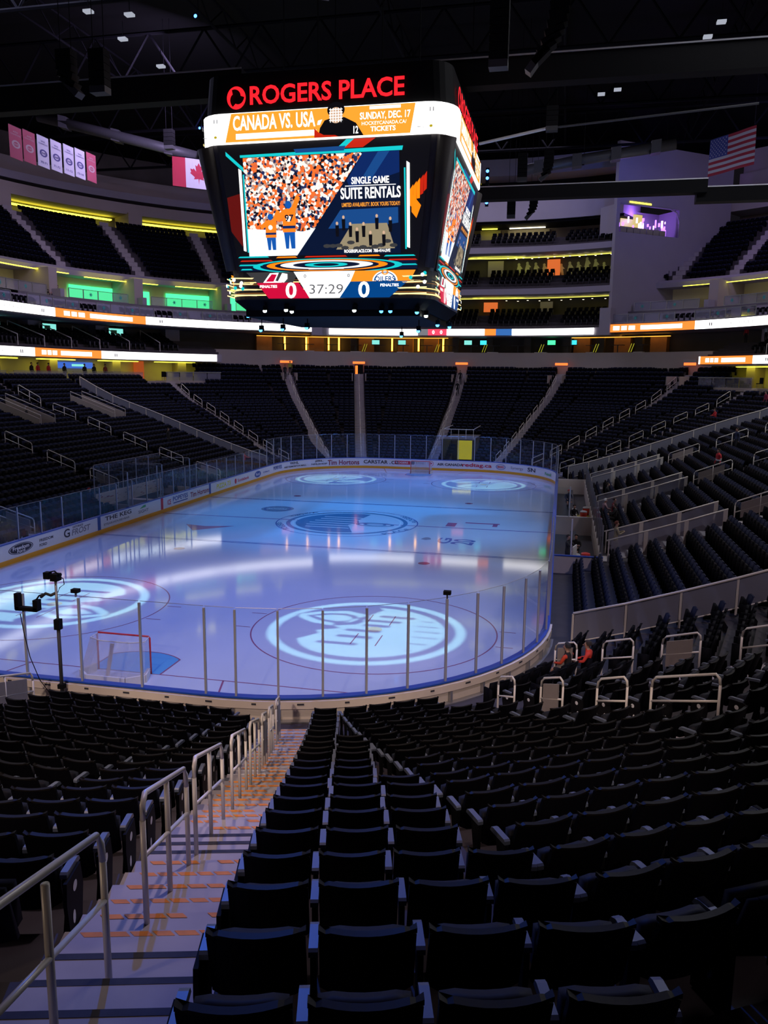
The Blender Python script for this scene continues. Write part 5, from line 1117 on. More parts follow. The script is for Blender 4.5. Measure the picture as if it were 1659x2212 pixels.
# tower wall that closes each upper deck, with the purple booth on the bench side
def cyl(sx, D, a): A = math.radians(a); return Vector((sx*(CX+(RC+D)*math.sin(A)), Y1+(RC+D)*math.cos(A), 0))
def tower(sx):
    S = sfx[sx]; A_ = cyl(sx, 23.9, 25.2); B_ = cyl(sx, 41, 35.0); n = (B_-A_).normalized(); t = Vector((sx*abs(n.y), -abs(n.x), 0))
    Q = lambda s_, z, o_=0: A_+n*s_+t*o_+Vector((0, 0, z))
    mb = MB()
    def pn(D0, D1, z0, z1): mb.add([Q(D0, z0), Q(D1, z0), Q(D1, z1), Q(D0, z1), Q(D0, z0, -0.5), Q(D1, z0, -0.5), Q(D1, z1, -0.5), Q(D0, z1, -0.5)], [(0, 1, 2, 3), (7, 6, 5, 4), (0, 4, 5, 1), (1, 5, 6, 2), (2, 6, 7, 3), (3, 7, 4, 0)], m_wall)
    b0, b1, zb0, zb1 = 0.5, 9.6, 26.1, 29.3
    pn(0, 18, 15.4, zb0); pn(0, 18, zb1, 36); pn(0, b0, zb0, zb1); pn(b1, 18, zb0, zb1)
    struct(mb, f'tower_wall_{S}')
    mb = MB(); sweep(mb, [((sx*(CX+RC*math.sin(math.radians(AR+q))), Y1+RC*math.cos(math.radians(AR+q))), (sx*math.sin(math.radians(AR+q)), math.cos(math.radians(AR+q)))) for q in (-1.2, -.4, .4, 1.2)], rect(22.7, 24.2, 14.3, 17.4), m_wall); struct(mb, f'corner_wall_{S}')
    if sx > 0:
        o = thing('broadcast_booth', 'purple lit booth with instruments set into the pale tower wall', 'booth', Q(30, 26.4))
        mb = MB(); mb.add([Q(b0, zb0, -3.4), Q(b1, zb0, -3.4), Q(b1, zb1, -3.4), Q(b0, zb1, -3.4)], [(0, 1, 2, 3)], m_wall); mb.add([Q(b0, zb0, 0), Q(b1, zb0, 0), Q(b1, zb0, -3.4), Q(b0, zb0, -3.4)], [(0, 1, 2, 3)], m_dgrey)
        mb.add([Q(b1, zb0, 0), Q(b1, zb1, 0), Q(b1, zb1, -3.4), Q(b1, zb0, -3.4)], [(0, 1, 2, 3)], m_wall); mb.add([Q(b0, zb0, 0), Q(b0, zb1, 0), Q(b0, zb1, -3.4), Q(b0, zb0, -3.4)], [(0, 1, 2, 3)], m_wall); mb.build('shell', o)
        smooth_obj(MB().tube([Q(b0, zb1-.1, .05), Q(b1-1.6, zb1, .05), Q(b1-.5, zb1-.4, .05), Q(b1, zb1-1.4, .05), Q(b1, zb0+.1, .05)], 0.10, m_wall, 6).build('window_rim', o))
        MB().add([Q(b0+2.6, 27.4, -2.9), Q(b0+6.0, 27.4, -2.9), Q(b0+6.0, 28.9, -2.9), Q(b0+2.6, 28.9, -2.9)], [(0, 1, 2, 3)], EM('booth_yellow', (0.75, 0.6, 0.12), 0.9, False)).build('back_screen', o)
        MB().add([Q(b0+1.3, 29.42, .06), Q(b0+4.6, 29.42, .06), Q(b0+4.6, 29.58, .06), Q(b0+1.3, 29.58, .06)], [(0, 1, 2, 3)], e_yel).build('top_lamp', o)
        rr = random.Random(2)
        for i in range(26):
            D = b0+0.4+rr.random()*7.6; z = 26.4+rr.random()*1.5; m = e_purple if i % 3 else EM('booth_violet', (0.9, 0.5, 1.0), 3.0, False); mb = MB(); s_ = rr.uniform(.04, .10)
            mb.frame_box(Q(D, z, -0.8), n*s_, t*s_, Vector((0, 0, rr.uniform(.1, .45))), m); mb.build('stage_lamp', o)
        for i in range(7):
            D = b0+1+i*1.0; MB().frame_box(Q(D, 26.5, -0.6), n*0.45, t*0.2, Vector((0, 0, 0.3)), m_steel).build('equipment_case', o)
        l = bpy.data.lights.new('booth_light', 'POINT'); l.energy = 500; l.color = (0.35, 0.15, 1.0); l.shadow_soft_size = 0.4; lo = bpy.data.objects.new('booth_light', l); COL.objects.link(lo); lo.location = Q(5, 28.4, -1.6)
tower(1); tower(-1)
# balcony fronts at the ends of the lower club
for sx, l_ in ((-1, 'glass railed balcony with stacked chairs at the end of the penalty side club'), (1, 'glass railed balcony with chairs at the end of the bench side club')):
    u0, u1 = 15.5, 23.0
    o = thing('club_balcony', l_, 'balcony', PU(sx, 22.6, 19, 8.4)[0]); mb = MB(); ublock(mb, sx, 21.8, 24, u0, u1, 8.15, 8.5, m_wall2); mb.build('slab', o)
    for i in range(4):
        a = u0+(u1-u0)*i/4; mb = MB(); strip(mb, sx, 21.85, a+.05, a+(u1-u0)/4-.05, 8.5, 9.45, m_suite_glass); mb.build('pane', o)
    mb = MB(); ublock(mb, sx, 21.8, 21.9, u0, u1, 9.45, 9.52, m_steel); mb.build('top_rail', o)
    for i in range(8):
        p, n, t = PU(sx, 23.4+(i % 2)*.8, u0+.8+i*.8, 8.5); c = thing('club_chair', 'black chair on the club end balcony of the '+('penalty' if sx < 0 else 'bench')+' side', 'chair', p, 'balcony chairs '+('penalty side' if sx < 0 else 'bench side'))
        MB().frame_box(p+Vector((0, 0, .45)), t*.22, n*.22, Vector((0, 0, .04)), m_black).build('seat', c); MB().frame_box(p+Vector((0, 0, .75))+n*.2, t*.22, n*.03, Vector((0, 0, .28)), m_black).build('backrest', c)
        for q, w_ in ((-.18, -.18), (.18, -.18), (-.18, .18), (.18, .18)): MB().frame_box(p+Vector((0, 0, .22))+t*q+n*w_, t*.02, n*.02, Vector((0, 0, .22)), m_steel).build('leg', c)
# long counter and lit display in the lower club
for sx in (-1, 1):
    for k, (u0, u1) in enumerate(((-18, -7), (-6, 2), (3, 13))):
        o = thing('club_counter', f'long counter with glass front in the {"penalty" if sx < 0 else "bench"} side lower club, {ORD[k+1]} one along', 'counter', PU(sx, 23, (u0+u1)/2, 8.45)[0])
        mb = MB(); ublock(mb, sx, 22.8, 23.3, u0, u1, 9.25, 9.32, m_white); mb.build('counter_top', o); mb = MB(); strip(mb, sx, 22.75, u0, u1, 8.5, 9.3, m_suite_glass); mb.build('glass_front', o); mb = MB(); ublock(mb, sx, 22.7, 22.8, u0, u1, 9.38, 9.44, m_steel); mb.build('top_rail', o)
p, n, t = PU(-1, 27.3, 7.5, 10.1); tag(MB().frame_box(p, t*2.9, n*.05, Vector((0, 0, .32)), EM('mural_screen', (0.05, 0.16, 0.7), 0.9, False)).frame_box(p-n*.06+t*.8, t*.9, n*.01, Vector((0, 0, .12)), e_teal).build('wide_screen'), 'wide blue video screen on the lower club wall', 'screen')
p, n, t = PU(-1, 26.8, 15.2, 9.6); tag(MB().frame_box(p, t*.5, n*.3, Vector((0, 0, 1.1)), EM('panel_orange_c', (1.0, 0.17, 0.03), 0.35, False)).build('orange_partition'), 'orange lit partition beside the lower club end', 'partition')
p, n, t = PU(-1, 26.0, 31.3, 17.2); o = thing('christmas_tree', 'small christmas tree with yellow lights in the suite by the scoreboard', 'tree', p)
mb = MB()
for k in range(5): mb.tube([p+Vector((0, 0, .3+k*.36)), p+Vector((0, 0, .8+k*.36))], [.75-k*.13, .08], M('tree_green', (.03, .09, .02), .8), 10)
mb.build('foliage', o); mb = MB(); rr = random.Random(9)
for i in range(60):
    z = rr.random(); a = rr.random()*6.28; r_ = (.75-.62*z); q = p+Vector((math.cos(a)*r_, math.sin(a)*r_, .35+1.9*z)); mb.frame_box(q, (.035, 0, 0), (0, .035, 0), (0, 0, .035), EM('fairy', (.8, .75, .08), 2.0, False) if i == 0 else mb.m[0])
mb.build('string_lights', o)
# ------------------------------------------------------------------ scoreboard
SC = Vector((0.4, 30.4, 0))
def shade_noise_screen(name, stops, scale, strength):
    m = bpy.data.materials.new(name); m.use_nodes = True; nt = m.node_tree; b = nt.nodes['Principled BSDF']; b.inputs['Base Color'].default_value = (.01, .01, .01, 1)
    tc = nt.nodes.new('ShaderNodeTexCoord'); v = nt.nodes.new('ShaderNodeTexVoronoi'); v.inputs['Scale'].default_value = scale; v.inputs['Randomness'].default_value = 1
    s = nt.nodes.new('ShaderNodeSeparateColor'); r = nt.nodes.new('ShaderNodeValToRGB'); r.color_ramp.interpolation = 'CONSTANT'
    nt.links.new(tc.outputs['Object'], v.inputs['Vector']); nt.links.new(v.outputs['Color'], s.inputs[0]); nt.links.new(s.outputs[0], r.inputs[0])
    e = r.color_ramp.elements; e[0].position = 0; e[0].color = (*stops[0][1], 1); e[1].position = stops[1][0]; e[1].color = (*stops[1][1], 1)
    for p, c in stops[2:]: k = e.new(p); k.color = (*c, 1)
    nt.links.new(r.outputs[0], b.inputs['Emission Color']); b.inputs['Emission Strength'].default_value = strength; m.cycles.emission_sampling = 'NONE'; return m
s_crowd = shade_noise_screen('screen_crowd', [(0, srgb(25, 20, 35)), (.16, srgb(255, 120, 50)), (.38, srgb(255, 250, 240)), (.60, srgb(40, 50, 95)), (.70, srgb(240, 110, 60)), (.82, srgb(190, 160, 150)), (.92, srgb(255, 255, 255))], 7.5, 1.0)
s_gold = shade_noise_screen('screen_gold_lights', [(0, srgb(20, 10, 5)), (.35, srgb(90, 50, 20)), (.55, srgb(255, 220, 150)), (.72, srgb(40, 120, 160)), (.8, srgb(30, 15, 8))], 2.5, 0.9)
s_blk = ES('screen_black', 14, 13, 18, .8); s_navy = ES('screen_navy', 12, 40, 100, 1.0); s_navy2 = ES('screen_mid_navy', 25, 75, 140); s_dk = ES('screen_dark_navy', 6, 20, 50); s_wht = EM('screen_white', (1, 1, .98), 1.8, True)
s_or = EM('screen_orange', (1.0, .36, .03), 1.15, True); s_red = ES('screen_scarlet', 215, 40, 15, .9); s_crim = ES('screen_crimson', 215, 10, 60, 1.0); s_blue = ES('screen_score_blue', 0, 70, 140, 1.0); s_teal = ES('screen_teal', 20, 200, 205, 1.1)
s_gry = ES('screen_grey', 60, 60, 62); s_lg = ES('screen_digit_grey', 110, 110, 115, .9); s_glow = ES('screen_ice_white', 235, 240, 245, 1.2); s_amb = ES('screen_flame', 255, 130, 10, 1.3); s_skin = ES('screen_blur', 220, 180, 150); s_dred = ES('screen_dark_red', 110, 20, 14, .8)
s_or2 = ES('screen_player_orange', 255, 130, 30, 1.15); s_blu2 = ES('screen_player_blue', 20, 90, 180, 1.0); s_tan = ES('screen_carpet', 165, 150, 120, .9); s_org3 = ES('screen_header_orange', 245, 150, 35, 1.1)
board = thing('scoreboard', 'huge hanging four-sided scoreboard glowing with adverts and score', 'scoreboard', (0.4, 30.4, 13.4))
def rot(k): a = k*PI/2; return Vector((math.cos(a), math.sin(a), 0)), Vector((math.sin(a), -math.cos(a), 0))   # right, outward for face k (0 = toward the camera end)
def rsq(h, r, n=6):                            # rounded square outline
    P = []
    for cx, cy, a0 in ((h-r, -(h-r), -PI/2), (h-r, h-r, 0), (-(h-r), h-r, PI/2), (-(h-r), -(h-r), PI)):
        for i in range(n+1): a = a0+PI/2*i/n; P.append((cx+r*math.cos(a), cy+r*math.sin(a)))
    return P
def ringbox(h0, z0, h1, z1, m, r=1.5, cap=True):
    mb = MB(); A, B = rsq(h0, r), rsq(h1, r); n = len(A)
    mb.add([(SC.x+x, SC.y+y, z0) for x, y in A]+[(SC.x+x, SC.y+y, z1) for x, y in B], [(i, (i+1) % n, (i+1) % n+n, i+n) for i in range(n)]+([tuple(range(n))[::-1], tuple(range(n, 2*n))] if cap else []), m); return mb
ringbox(6.75, 22.7, 6.6, 24.8, m_black, 1.2).build('header', board)
ringbox(6.93, 21.30, 6.95, 22.78, e_white, 1.5, True).build('upper_ribbon', board)
ringbox(5.75, 14.85, 6.75, 21.3, m_body, 1.0).build('body', board)
ringbox(5.80, 13.42, 5.85, 14.90, s_blk, 1.4).build('lower_ribbon', board)
g_ln = ES('gold_light', 255, 215, 140, 1.6); g_dm = ES('gold_dim', 190, 120, 50, .8)
for z_, w_, m_ in ((13.62, .07, g_ln), (13.74, .03, g_dm), (13.92, .05, g_ln), (14.20, .03, g_dm), (14.30, .06, g_ln), (14.42, .03, g_dm), (14.62, .03, g_dm)): ringbox(5.83, z_, 5.84, z_+w_, m_, 1.43, False).build('gold_band', board)
ringbox(5.2, 12.9, 5.75, 13.42, m_black, 1.2).build('underside', board)
HU = 0.9
def panel_face(k, h_of_z, lift0):
    ex, out = rot(k)
    def P(u, z, l=0): return SC+ex*u+out*(h_of_z(z)+lift0+l*0.012)+Vector((0, 0, z))
    return P
def put(mb, P, pts, m, l): mb.add([P(u, z, l) for u, z in pts], [tuple(range(len(pts)))], m)
def ptext(mb, P, t, u, z, w, h, m, l, b=True): mb.text(t, (0, 0, 0), (1, 0, 0), (0, 0, 1), w, h, m, b, fn=lambda x, y, a, c: P(u+x*a, z+y*c, l))
def pell(mb, P, u, z, rx, rz, m, l, n=28, rin=0, a0=0, a1=2*PI):
    A = [a0+(a1-a0)*i/n for i in range(n+1)]; vo = [P(u+rx*math.cos(a), z+rz*math.sin(a), l) for a in A]
    if rin: vi = [P(u+rx*rin*math.cos(a), z+rz*rin*math.sin(a), l) for a in A]; mb.add(vo+vi, [(i, i+1, n+2+i, n+1+i) for i in range(n)], m)
    else: mb.add(vo, [tuple(range(n+1))], m)
for k in range(4):
    ex, out = rot(k)
    # letters standing on the header
    P = panel_face(k, lambda z: 6.72, 0.05); mb = MB()
    vs, fs, bb = TX[('ROGERS PLACE', True)]
    ptext(mb, P, 'ROGERS PLACE', 0.25, 23.62, 8.2, 0.92, e_red, 5)
    for v_, f_ in SWIRL: mb.add([P(-4.6+x*0.52, 23.55+y*0.56, 5) for x, y in v_], f_, e_red)
    mb.build('red_lettering', board)
    # ribbon artwork
    P = panel_face(k, lambda z: 6.94, 0.02); mb = MB()
    put(mb, P, [(-5.2, 21.34), (4.7, 21.34), (4.95, 22.74), (-4.85, 22.74)], s_or, 1)
    ptext(mb, P, 'CANADA VS. USA', -2.5, 22.26, 4.5, 0.74, s_wht, 2); put(mb, P, [(-4.6, 21.46), (-0.2, 21.46), (-0.2, 21.74), (-4.6, 21.74)], s_wht, 2)
    ptext(mb, P, 'SUNDAY, DEC. 17', 3.4, 22.23, 2.6, 0.40, s_wht, 2); ptext(mb, P, 'HOCKEYCANADA.CA/', 3.35, 21.90, 2.3, 0.17, s_wht, 2, False); ptext(mb, P, 'TICKETS', 3.3, 21.62, 1.3, 0.24, s_wht, 2); put(mb, P, [(2.6, 22.55), (4.2, 22.55), (4.2, 22.7), (2.6, 22.7)], s_wht, 2)
    put(mb, P, [(-0.1, 21.34), (0.0, 21.8), (0.25, 22.15), (0.8, 22.3), (1.3, 22.25), (1.9, 21.95), (2.3, 21.34)], s_blk, 3); pell(mb, P, 0.85, 22.62, .46, .38, s_blk, 4); pell(mb, P, .85, 22.36, .36, .38, s_skin, 5)
    put(mb, P, [(-0.3, 21.34), (-.3, 21.8), (-.1, 21.6), (0.2, 21.45), (.8, 21.42), (1.0, 21.34)], s_red, 4); put(mb, P, [(-0.15, 21.95), (-.1, 22.15), (.12, 22.2), (.0, 21.95)], s_wht, 4)
    for q in range(-2, 3): put(mb, P, [(.83+q*.14, 22.02), (.86+q*.14, 22.02), (.86+q*.14, 22.70), (.83+q*.14, 22.70)], s_wht, 6); put(mb, P, [(.5, 22.36+q*.13), (1.2, 22.36+q*.13), (1.2, 22.39+q*.13), (.5, 22.39+q*.13)], s_wht, 6)
    ptext(mb, P, '12', 1.9, 21.62, .25, .36, s_wht, 5)
    for s in (-1, 1):
        for d in (-.08, .08): put(mb, P, [(s*5.75+d, 22.3), (s*5.75+d+.05, 22.3), (s*5.75+d+.05, 22.5), (s*5.75+d, 22.5)], s_lg, 2)
        pell(mb, P, s*5.75, 21.62, .09, .07, ES('maple_gold', 190, 170, 40), 2, 8); put(mb, P, [(s*5.75-.7, 21.6), (s*5.75-.35, 21.56), (s*5.75-.35, 21.58), (s*5.75-.7, 21.63)], s_lg, 2)
    mb.build('upper_display', board)
    # main screen
    hz = lambda z: 5.80+(z-14.85)/(21.3-14.85)*0.98
    P = panel_face(k, hz, 0.03); mb = MB(); tp = lambda z: 5.0+(z-14.9)/6.3*0.75
    put(mb, P, [(-5.0, 14.92), (5.0, 14.92), (5.75, 21.25), (-5.75, 21.25)], s_blk, 0)
    put(mb, P, [(-5.3, 17.0), (-4.7, 16.2), (-4.55, 18.9), (-5.4, 18.7)], s_dred, 1); put(mb, P, [(4.7, 18.6), (4.7, 17.7), (4.95, 17.4), (5.2, 18.0)], s_amb, 1)
    for q in range(5): put(mb, P, [(4.62+q*.18, 18.0+q*.16), (4.78+q*.18, 17.9+q*.22), (4.80+q*.18, 19.0+q*.15), (4.62+q*.18, 18.75+q*.15)], s_amb if q < 3 else s_red, 2)
    put(mb, P, [(0.8, 20.84), (1.2, 20.84), (1.75, 21.25), (1.35, 21.25)], s_teal, 1); put(mb, P, [(1.2, 20.84), (2.2, 20.84), (2.9, 21.25), (1.75, 21.25)], s_red, 1)
    for q in range(6): a, b = q/6, (q+1)/6; put(mb, P, [(-5.3+a*1.1, 20.95-a*.95), (-5.3+b*1.1, 20.95-b*.95), (-5.3+b*1.1, 20.75-b*.95), (-5.3+a*1.1, 20.75-a*.95)], s_teal, 1)
    put(mb, P, [(-4.5, 20.62), (4.25, 20.62), (4.3, 20.82), (-4.5, 20.74)], s_teal, 2); put(mb, P, [(-1.4, 20.72), (1.2, 20.72), (1.3, 20.94), (-1.5, 20.90)], s_navy2, 3)
    # picture: crowd with players, navy wedge with suite offer
    put(mb, P, [(-4.35, 15.7), (-1.6, 15.7), (2.2, 20.6), (-4.35, 20.6)], s_crowd, 2)
    put(mb, P, [(-1.6, 15.7), (4.1, 15.7), (4.1, 20.6), (2.2, 20.6)], s_dk, 2); put(mb, P, [(2.2, 20.6), (4.1, 20.6), (4.1, 19.6), (1.5, 18.9), (1.3, 19.3)], s_navy, 3); put(mb, P, [(3.0, 20.6), (3.6, 20.6), (2.6, 19.3), (2.2, 19.5)], s_navy2, 4)
    put(mb, P, [(-4.35, 15.7), (-1.6, 15.7), (-.5, 17.05), (-1.2, 16.9), (-4.35, 17.1)], s_glow, 3)
    for (pu, pz, w, h) in ((-3.0, 16.0, .75, 1.75), (-1.95, 16.05, .9, 2.3)):
        put(mb, P, [(pu-w*.28, pz), (pu-w*.10, pz), (pu-w*.02, pz+h*.3), (pu+w*.06, pz), (pu+w*.3, pz), (pu+w*.33, pz+h*.42), (pu-w*.38, pz+h*.42)], s_blu2, 4)
        put(mb, P, [(pu-w*.42, pz+h*.36), (pu+w*.38, pz+h*.36), (pu+w*.42, pz+h*.8), (pu+w*.75, pz+h*1.1), (pu+w*.5, pz+h*1.15), (pu+w*.2, pz+h*.9), (pu-w*.35, pz+h*.85), (pu-w*.8, pz+h*.7), (pu-w*.75, pz+h*.6), (pu-w*.4, pz+h*.66)], s_or2, 5)
        put(mb, P, [(pu-w*.42, pz+h*.44), (pu+w*.38, pz+h*.44), (pu+w*.38, pz+h*.50), (pu-w*.42, pz+h*.50)], s_navy, 6); pell(mb, P, pu, pz+h*.95, w*.2, w*.22, s_blu2, 6, 14); pell(mb, P, pu-.02, pz+h*.65, w*.16, w*.16, s_wht, 6, 12)
    ptext(mb, P, '97', -1.93, 17.58, .5, .34, s_dk, 7)
    ptext(mb, P, 'SINGLE GAME', 2.55, 19.28, 2.0, .34, s_wht, 5); ptext(mb, P, 'SUITE RENTALS', 2.55, 18.68, 3.2, .55, s_wht, 5); ptext(mb, P, 'LIMITED AVAILABILITY. BOOK YOURS TODAY!', 2.55, 18.13, 3.1, .20, s_or, 5)
    put(mb, P, [(1.2, 19.02), (3.9, 19.02), (3.9, 19.05), (1.2, 19.05)], s_wht, 4)
    put(mb, P, [(.2, 17.0), (.9, 17.9), (4.0, 17.95), (4.0, 17.2), (2.4, 17.0)], s_navy2, 3); put(mb, P, [(.6, 15.95), (1.5, 17.2), (3.4, 17.2), (3.8, 15.95)], s_tan, 4); rr = random.Random(8)
    for q in range(9):
        u = .7+q*.36; z = 16.7+rr.uniform(-.1, .3)-(.5 if q in (3, 5, 7) else 0); put(mb, P, [(u-.08, z-.1), (u+.08, z-.1), (u+.10, z+.45), (u-.10, z+.45)], s_blk, 6); pell(mb, P, u, z+.55, .07, .09, s_skin, 6, 8)
    for q in range(12): u = .1+q*.33; z = 16.1+rr.uniform(0, .4); pell(mb, P, u if u < 1.2 or u > 3 else u+.0, z-.15, .22, .1, s_gry, 5, 8)
    ptext(mb, P, 'ROGERSPLACE.COM  780-414-LIVE', 2.3, 15.85, 2.5, .16, s_wht, 6)
    for s, u in ((-1, -4.55), (1, 4.55)):
        put(mb, P, [(u-.10, 16.0), (u+.05, 15.95), (u+.08, 20.0), (u-.08, 20.1)], s_wht, 3); put(mb, P, [(u+s*-.2, 15.9), (u+s*-.12, 15.9), (u+s*-.14, 19.8), (u+s*-.22, 19.8)], s_teal, 3)
    # console beneath the picture
    put(mb, P, [(-5.0, 14.92), (5.0, 14.92), (4.9, 15.35), (-4.9, 15.35)], s_dk, 1)
    for (u, z, rx, rz, m_, ri, l) in ((0, 15.15, 4.2, .38, s_teal, .9, 2), (0, 15.18, 3.4, .30, s_amb, .86, 3), (0, 15.2, 2.6, .22, s_glow, .72, 4), (0, 15.2, 1.2, .12, s_teal, .6, 5)): pell(mb, P, u, z, rx, rz, m_, l, 36, ri)
    for u0, u1, z, m_ in ((-5.0, -3.2, 15.62, s_teal), (-4.9, -3.0, 15.42, s_red), (-5.0, -3.6, 15.2, s_teal), (-4.9, -4.2, 14.98, s_teal), (3.2, 4.9, 15.55, s_teal), (3.4, 5.0, 15.35, s_red), (3.8, 5.0, 15.1, s_teal), (-2.8, -1.6, 15.58, s_amb), (1.8, 3.0, 15.58, s_amb), (-1.2, 1.2, 15.58, s_red), (-1, 1, 14.97, s_glow)): put(mb, P, [(u0, z), (u1, z), (u1-.1, z+.07), (u0+.1, z+.07)], m_, 6)
    mb.build('main_screen', board)
    # score panel
    P = panel_face(k, lambda z: 5.84, 0.03); mb = MB(); zb, zt_ = 13.46, 14.86
    zm = 14.3
    put(mb, P, [(-4.6, zt_), (-4.0, zm), (-1.9, zm), (-1.55, zt_)], s_gry, 1); put(mb, P, [(-4.0, zm), (-3.3, zb), (-0.9, zb), (-1.6, zm)], s_crim, 1)
    put(mb, P, [(-1.85, zt_), (1.75, zt_), (0.9, zb), (-0.95, zb)], s_wht, 2); put(mb, P, [(1.6, zt_), (4.9, zt_), (4.6, zm), (1.35, zm)], s_org3, 3); put(mb, P, [(1.35, zm), (4.5, zm), (3.5, zb), (0.75, zb)], s_blue, 3)
    ptext(mb, P, '37:29', 0.0, 13.93, 1.9, .5, s_lg, 4, False); ptext(mb, P, '0', -2.0, 13.88, .62, .85, s_wht, 4); ptext(mb, P, '0', 2.1, 13.88, .62, .85, s_wht, 4)
    ptext(mb, P, 'PENALTIES', -3.3, 14.1, 1.0, .15, s_wht, 4); ptext(mb, P, 'PENALTIES', 3.5, 14.1, 1.0, .15, s_wht, 4); ptext(mb, P, '0', -1.2, 14.62, .14, .18, s_lg, 4); ptext(mb, P, '0', 1.25, 14.62, .14, .18, s_lg, 4)
    pell(mb, P, 3.25, 14.32, .68, .52, s_wht, 4, 20, 0, 0, PI); pell(mb, P, 3.25, 14.32, .60, .46, s_blue, 5, 20, .9, 0, PI); pell(mb, P, 3.25, 14.76, .2, .14, s_org3, 5, 12, .5); ptext(mb, P, 'OILERS', 3.25, 14.42, 1.1, .26, s_blue, 6)
    put(mb, P, [(-3.6, zm), (-3.2, 14.8), (-2.7, 14.82), (-2.9, 14.4), (-2.5, zm)], s_wht, 4); put(mb, P, [(-3.45, 14.35), (-3.1, 14.75), (-2.8, 14.72), (-3.0, 14.35)], s_crim, 5); put(mb, P, [(-2.75, 14.35), (-2.5, 14.8), (-2.2, 14.75), (-2.2, 14.5), (-2.4, zm)], s_wht, 5)
    rr = random.Random(k)
    for s in (-1, 1):
        for q in range(4): z = 13.6+q*.3; u0 = 3.9+(.25 if q > 1 else 0); put(mb, P, [(s*(u0+.1), z), (s*5.5, z+.04), (s*5.5, z+.10), (s*(u0), z+.07)], ES('gold_line', 255, 225, 160, 1.5), 3)
        for q in range(5): pell(mb, P, s*(4.3+rr.random()*1.2), 13.75+rr.random()*.95, .1, .1, s_teal if q % 2 else s_wht, 5, 10)
    mb.build('score_display', board)
# black corner strips of the body, rigging under and over
for k in range(4):
    ex, out = rot(k); a = SC+ex*5.6+out*5.6; b = SC+ex*6.5+out*6.5
    smooth_obj(MB().tube([a+Vector((0, 0, 15.0)), b+Vector((0, 0, 21.2))], [0.28, 0.5], m_body, 10).build('corner_post', board))
MB().box(SC.x-5.0, SC.x+5.0, SC.y-5.0, SC.y+5.0, 12.55, 12.95, m_black).build('lighting_frame', board)
m_lens = EM('lens_blue', (0.06, 0.35, 1.0), 6.0, False); m_lensw = EM('lens_white', (0.9, 1.0, 0.9), 14.0, False)
rr = random.Random(21)
for i, (x, y, z, m) in enumerate(((-4.6, 25.8, 12.7, m_lens), (-3.9, 25.6, 12.8, m_lens), (-3.2, 24.8, 12.9, m_lensw), (-2.0, 24.9, 12.95, m_lensw), (-1.6, 24.7, 12.85, m_lensw), (1.9, 24.9, 12.9, m_lensw), (3.4, 24.9, 12.85, m_lens), (3.9, 24.9, 12.85, m_lens), (5.3, 25.2, 12.8, m_lens), (5.6, 26.4, 12.7, m_lensw), (6.0, 28.0, 12.3, m_lens), (6.2, 31.5, 12.4, m_lens), (-4.5, 27.5, 12.0, m_lens), (-1.5, 27.0, 12.1, m_lens), (4.8, 28.5, 12.0, m_lens), (-2.8, 26.5, 12.0, m_lens), (2.6, 34.5, 12.0, m_lens))):
    o = thing('moving_head_lamp', 'small moving head lamp with '+('blue' if m is m_lens else 'white')+' lens hanging beneath the scoreboard', 'stage lamp', (x, y, z), 'moving lamps with '+('blue' if m is m_lens else 'white')+' lenses under the scoreboard')
    MB().box(x-.12, x+.12, y-.1, y+.1, z, z+.2, m_black).build('yoke', o); MB().tube([(x, y+.05, z+.1), (x, y+.05, max(z+.25, 12.6))], .03, m_black, 5).build('hanger', o); smooth_obj(MB().tube([(x, y+.15, z-.02), (x, y-.13, z-.08)], .13, m_black, 10).build('head', o)); MB().disc((x, y-.135, z-.08), (1, 0, 0), (0, 0, 1), .11, .11, m, 14).disc((x, y-.10, z-.16), (1, 0, 0), (0, 1, 0), .10, .10, m, 12).build('lens', o)
for x in (-3.5, -1.5, 2.2, 4.3): tag(MB().tube([(SC.x+x, 28, 25.3), (SC.x+x, 28, 40)], .04, m_truss, 6).build('hoist_cable'), 'thin steel hoist cable above the scoreboard', 'cable', 'hoist cables of the scoreboard')

# ------------------------------------------------------------------ banners and flags
def cloth_w(u, amp, ph): return amp*math.sin(u*5+ph)
def banner(x, y, ztop, w, h, kind, label, year=None):
    o = thing('championship_banner', label, 'banner', (x, y, ztop)); d = Vector((0, 1, 0)); n = Vector((d.y, -d.x, 0))
    m1 = M('banner_red', (0.50, 0.10, 0.16), 0.8) if kind == 'r' else M('banner_white', (0.66, 0.64, 0.74), 0.8); ink = M('banner_ink', (0.10, 0.09, 0.25), 0.8) if kind != 'r' else M('banner_pale', (0.55, 0.38, 0.42), 0.8)
    c = Vector((x, y, ztop)); mb = MB(); mb.frame_box(c-Vector((0, 0, h/2)), d*(w/2), n*0.02, Vector((0, 0, h/2)), m1); mb.build('cloth', o)
    mb = MB(); f_ = n*0.03 if n.dot(CAM-c) > 0 else -n*0.03; ex = d
    if ex.cross(Vector((0, 0, 1))).dot(f_) < 0: ex = -d
    Z = Vector((0, 0, 1)); mb.text('WHL' if kind == 'w' else 'AVCO', c+f_-Z*h*.18, ex, Z, w*.4, h*.05, ink); mb.text('CHAMPIONS', c+f_-Z*h*.26, ex, Z, w*.8, h*.05, ink, False); mb.disc(c+f_-Z*h*.55, ex, Z, w*.34, h*.12, ink, 20, rin=.6); mb.text('OILERS', c+f_*1.2-Z*h*.55, ex, Z, w*.5, h*.06, ink)
    if year: mb.text(year, c+f_-Z*h*.85, ex, Z, w*.6, h*.07, ink)
    mb.build('print', o); MB().tube([c-d*w/2, c+d*w/2], .03, m_truss, 6).build('top_rod', o)
ys = [(-30, 40.3), (-30, 42.0), (-30, 43.8), (-30, 45.6), (-30, 47.4), (-30, 49.1), (-30, 50.9)]
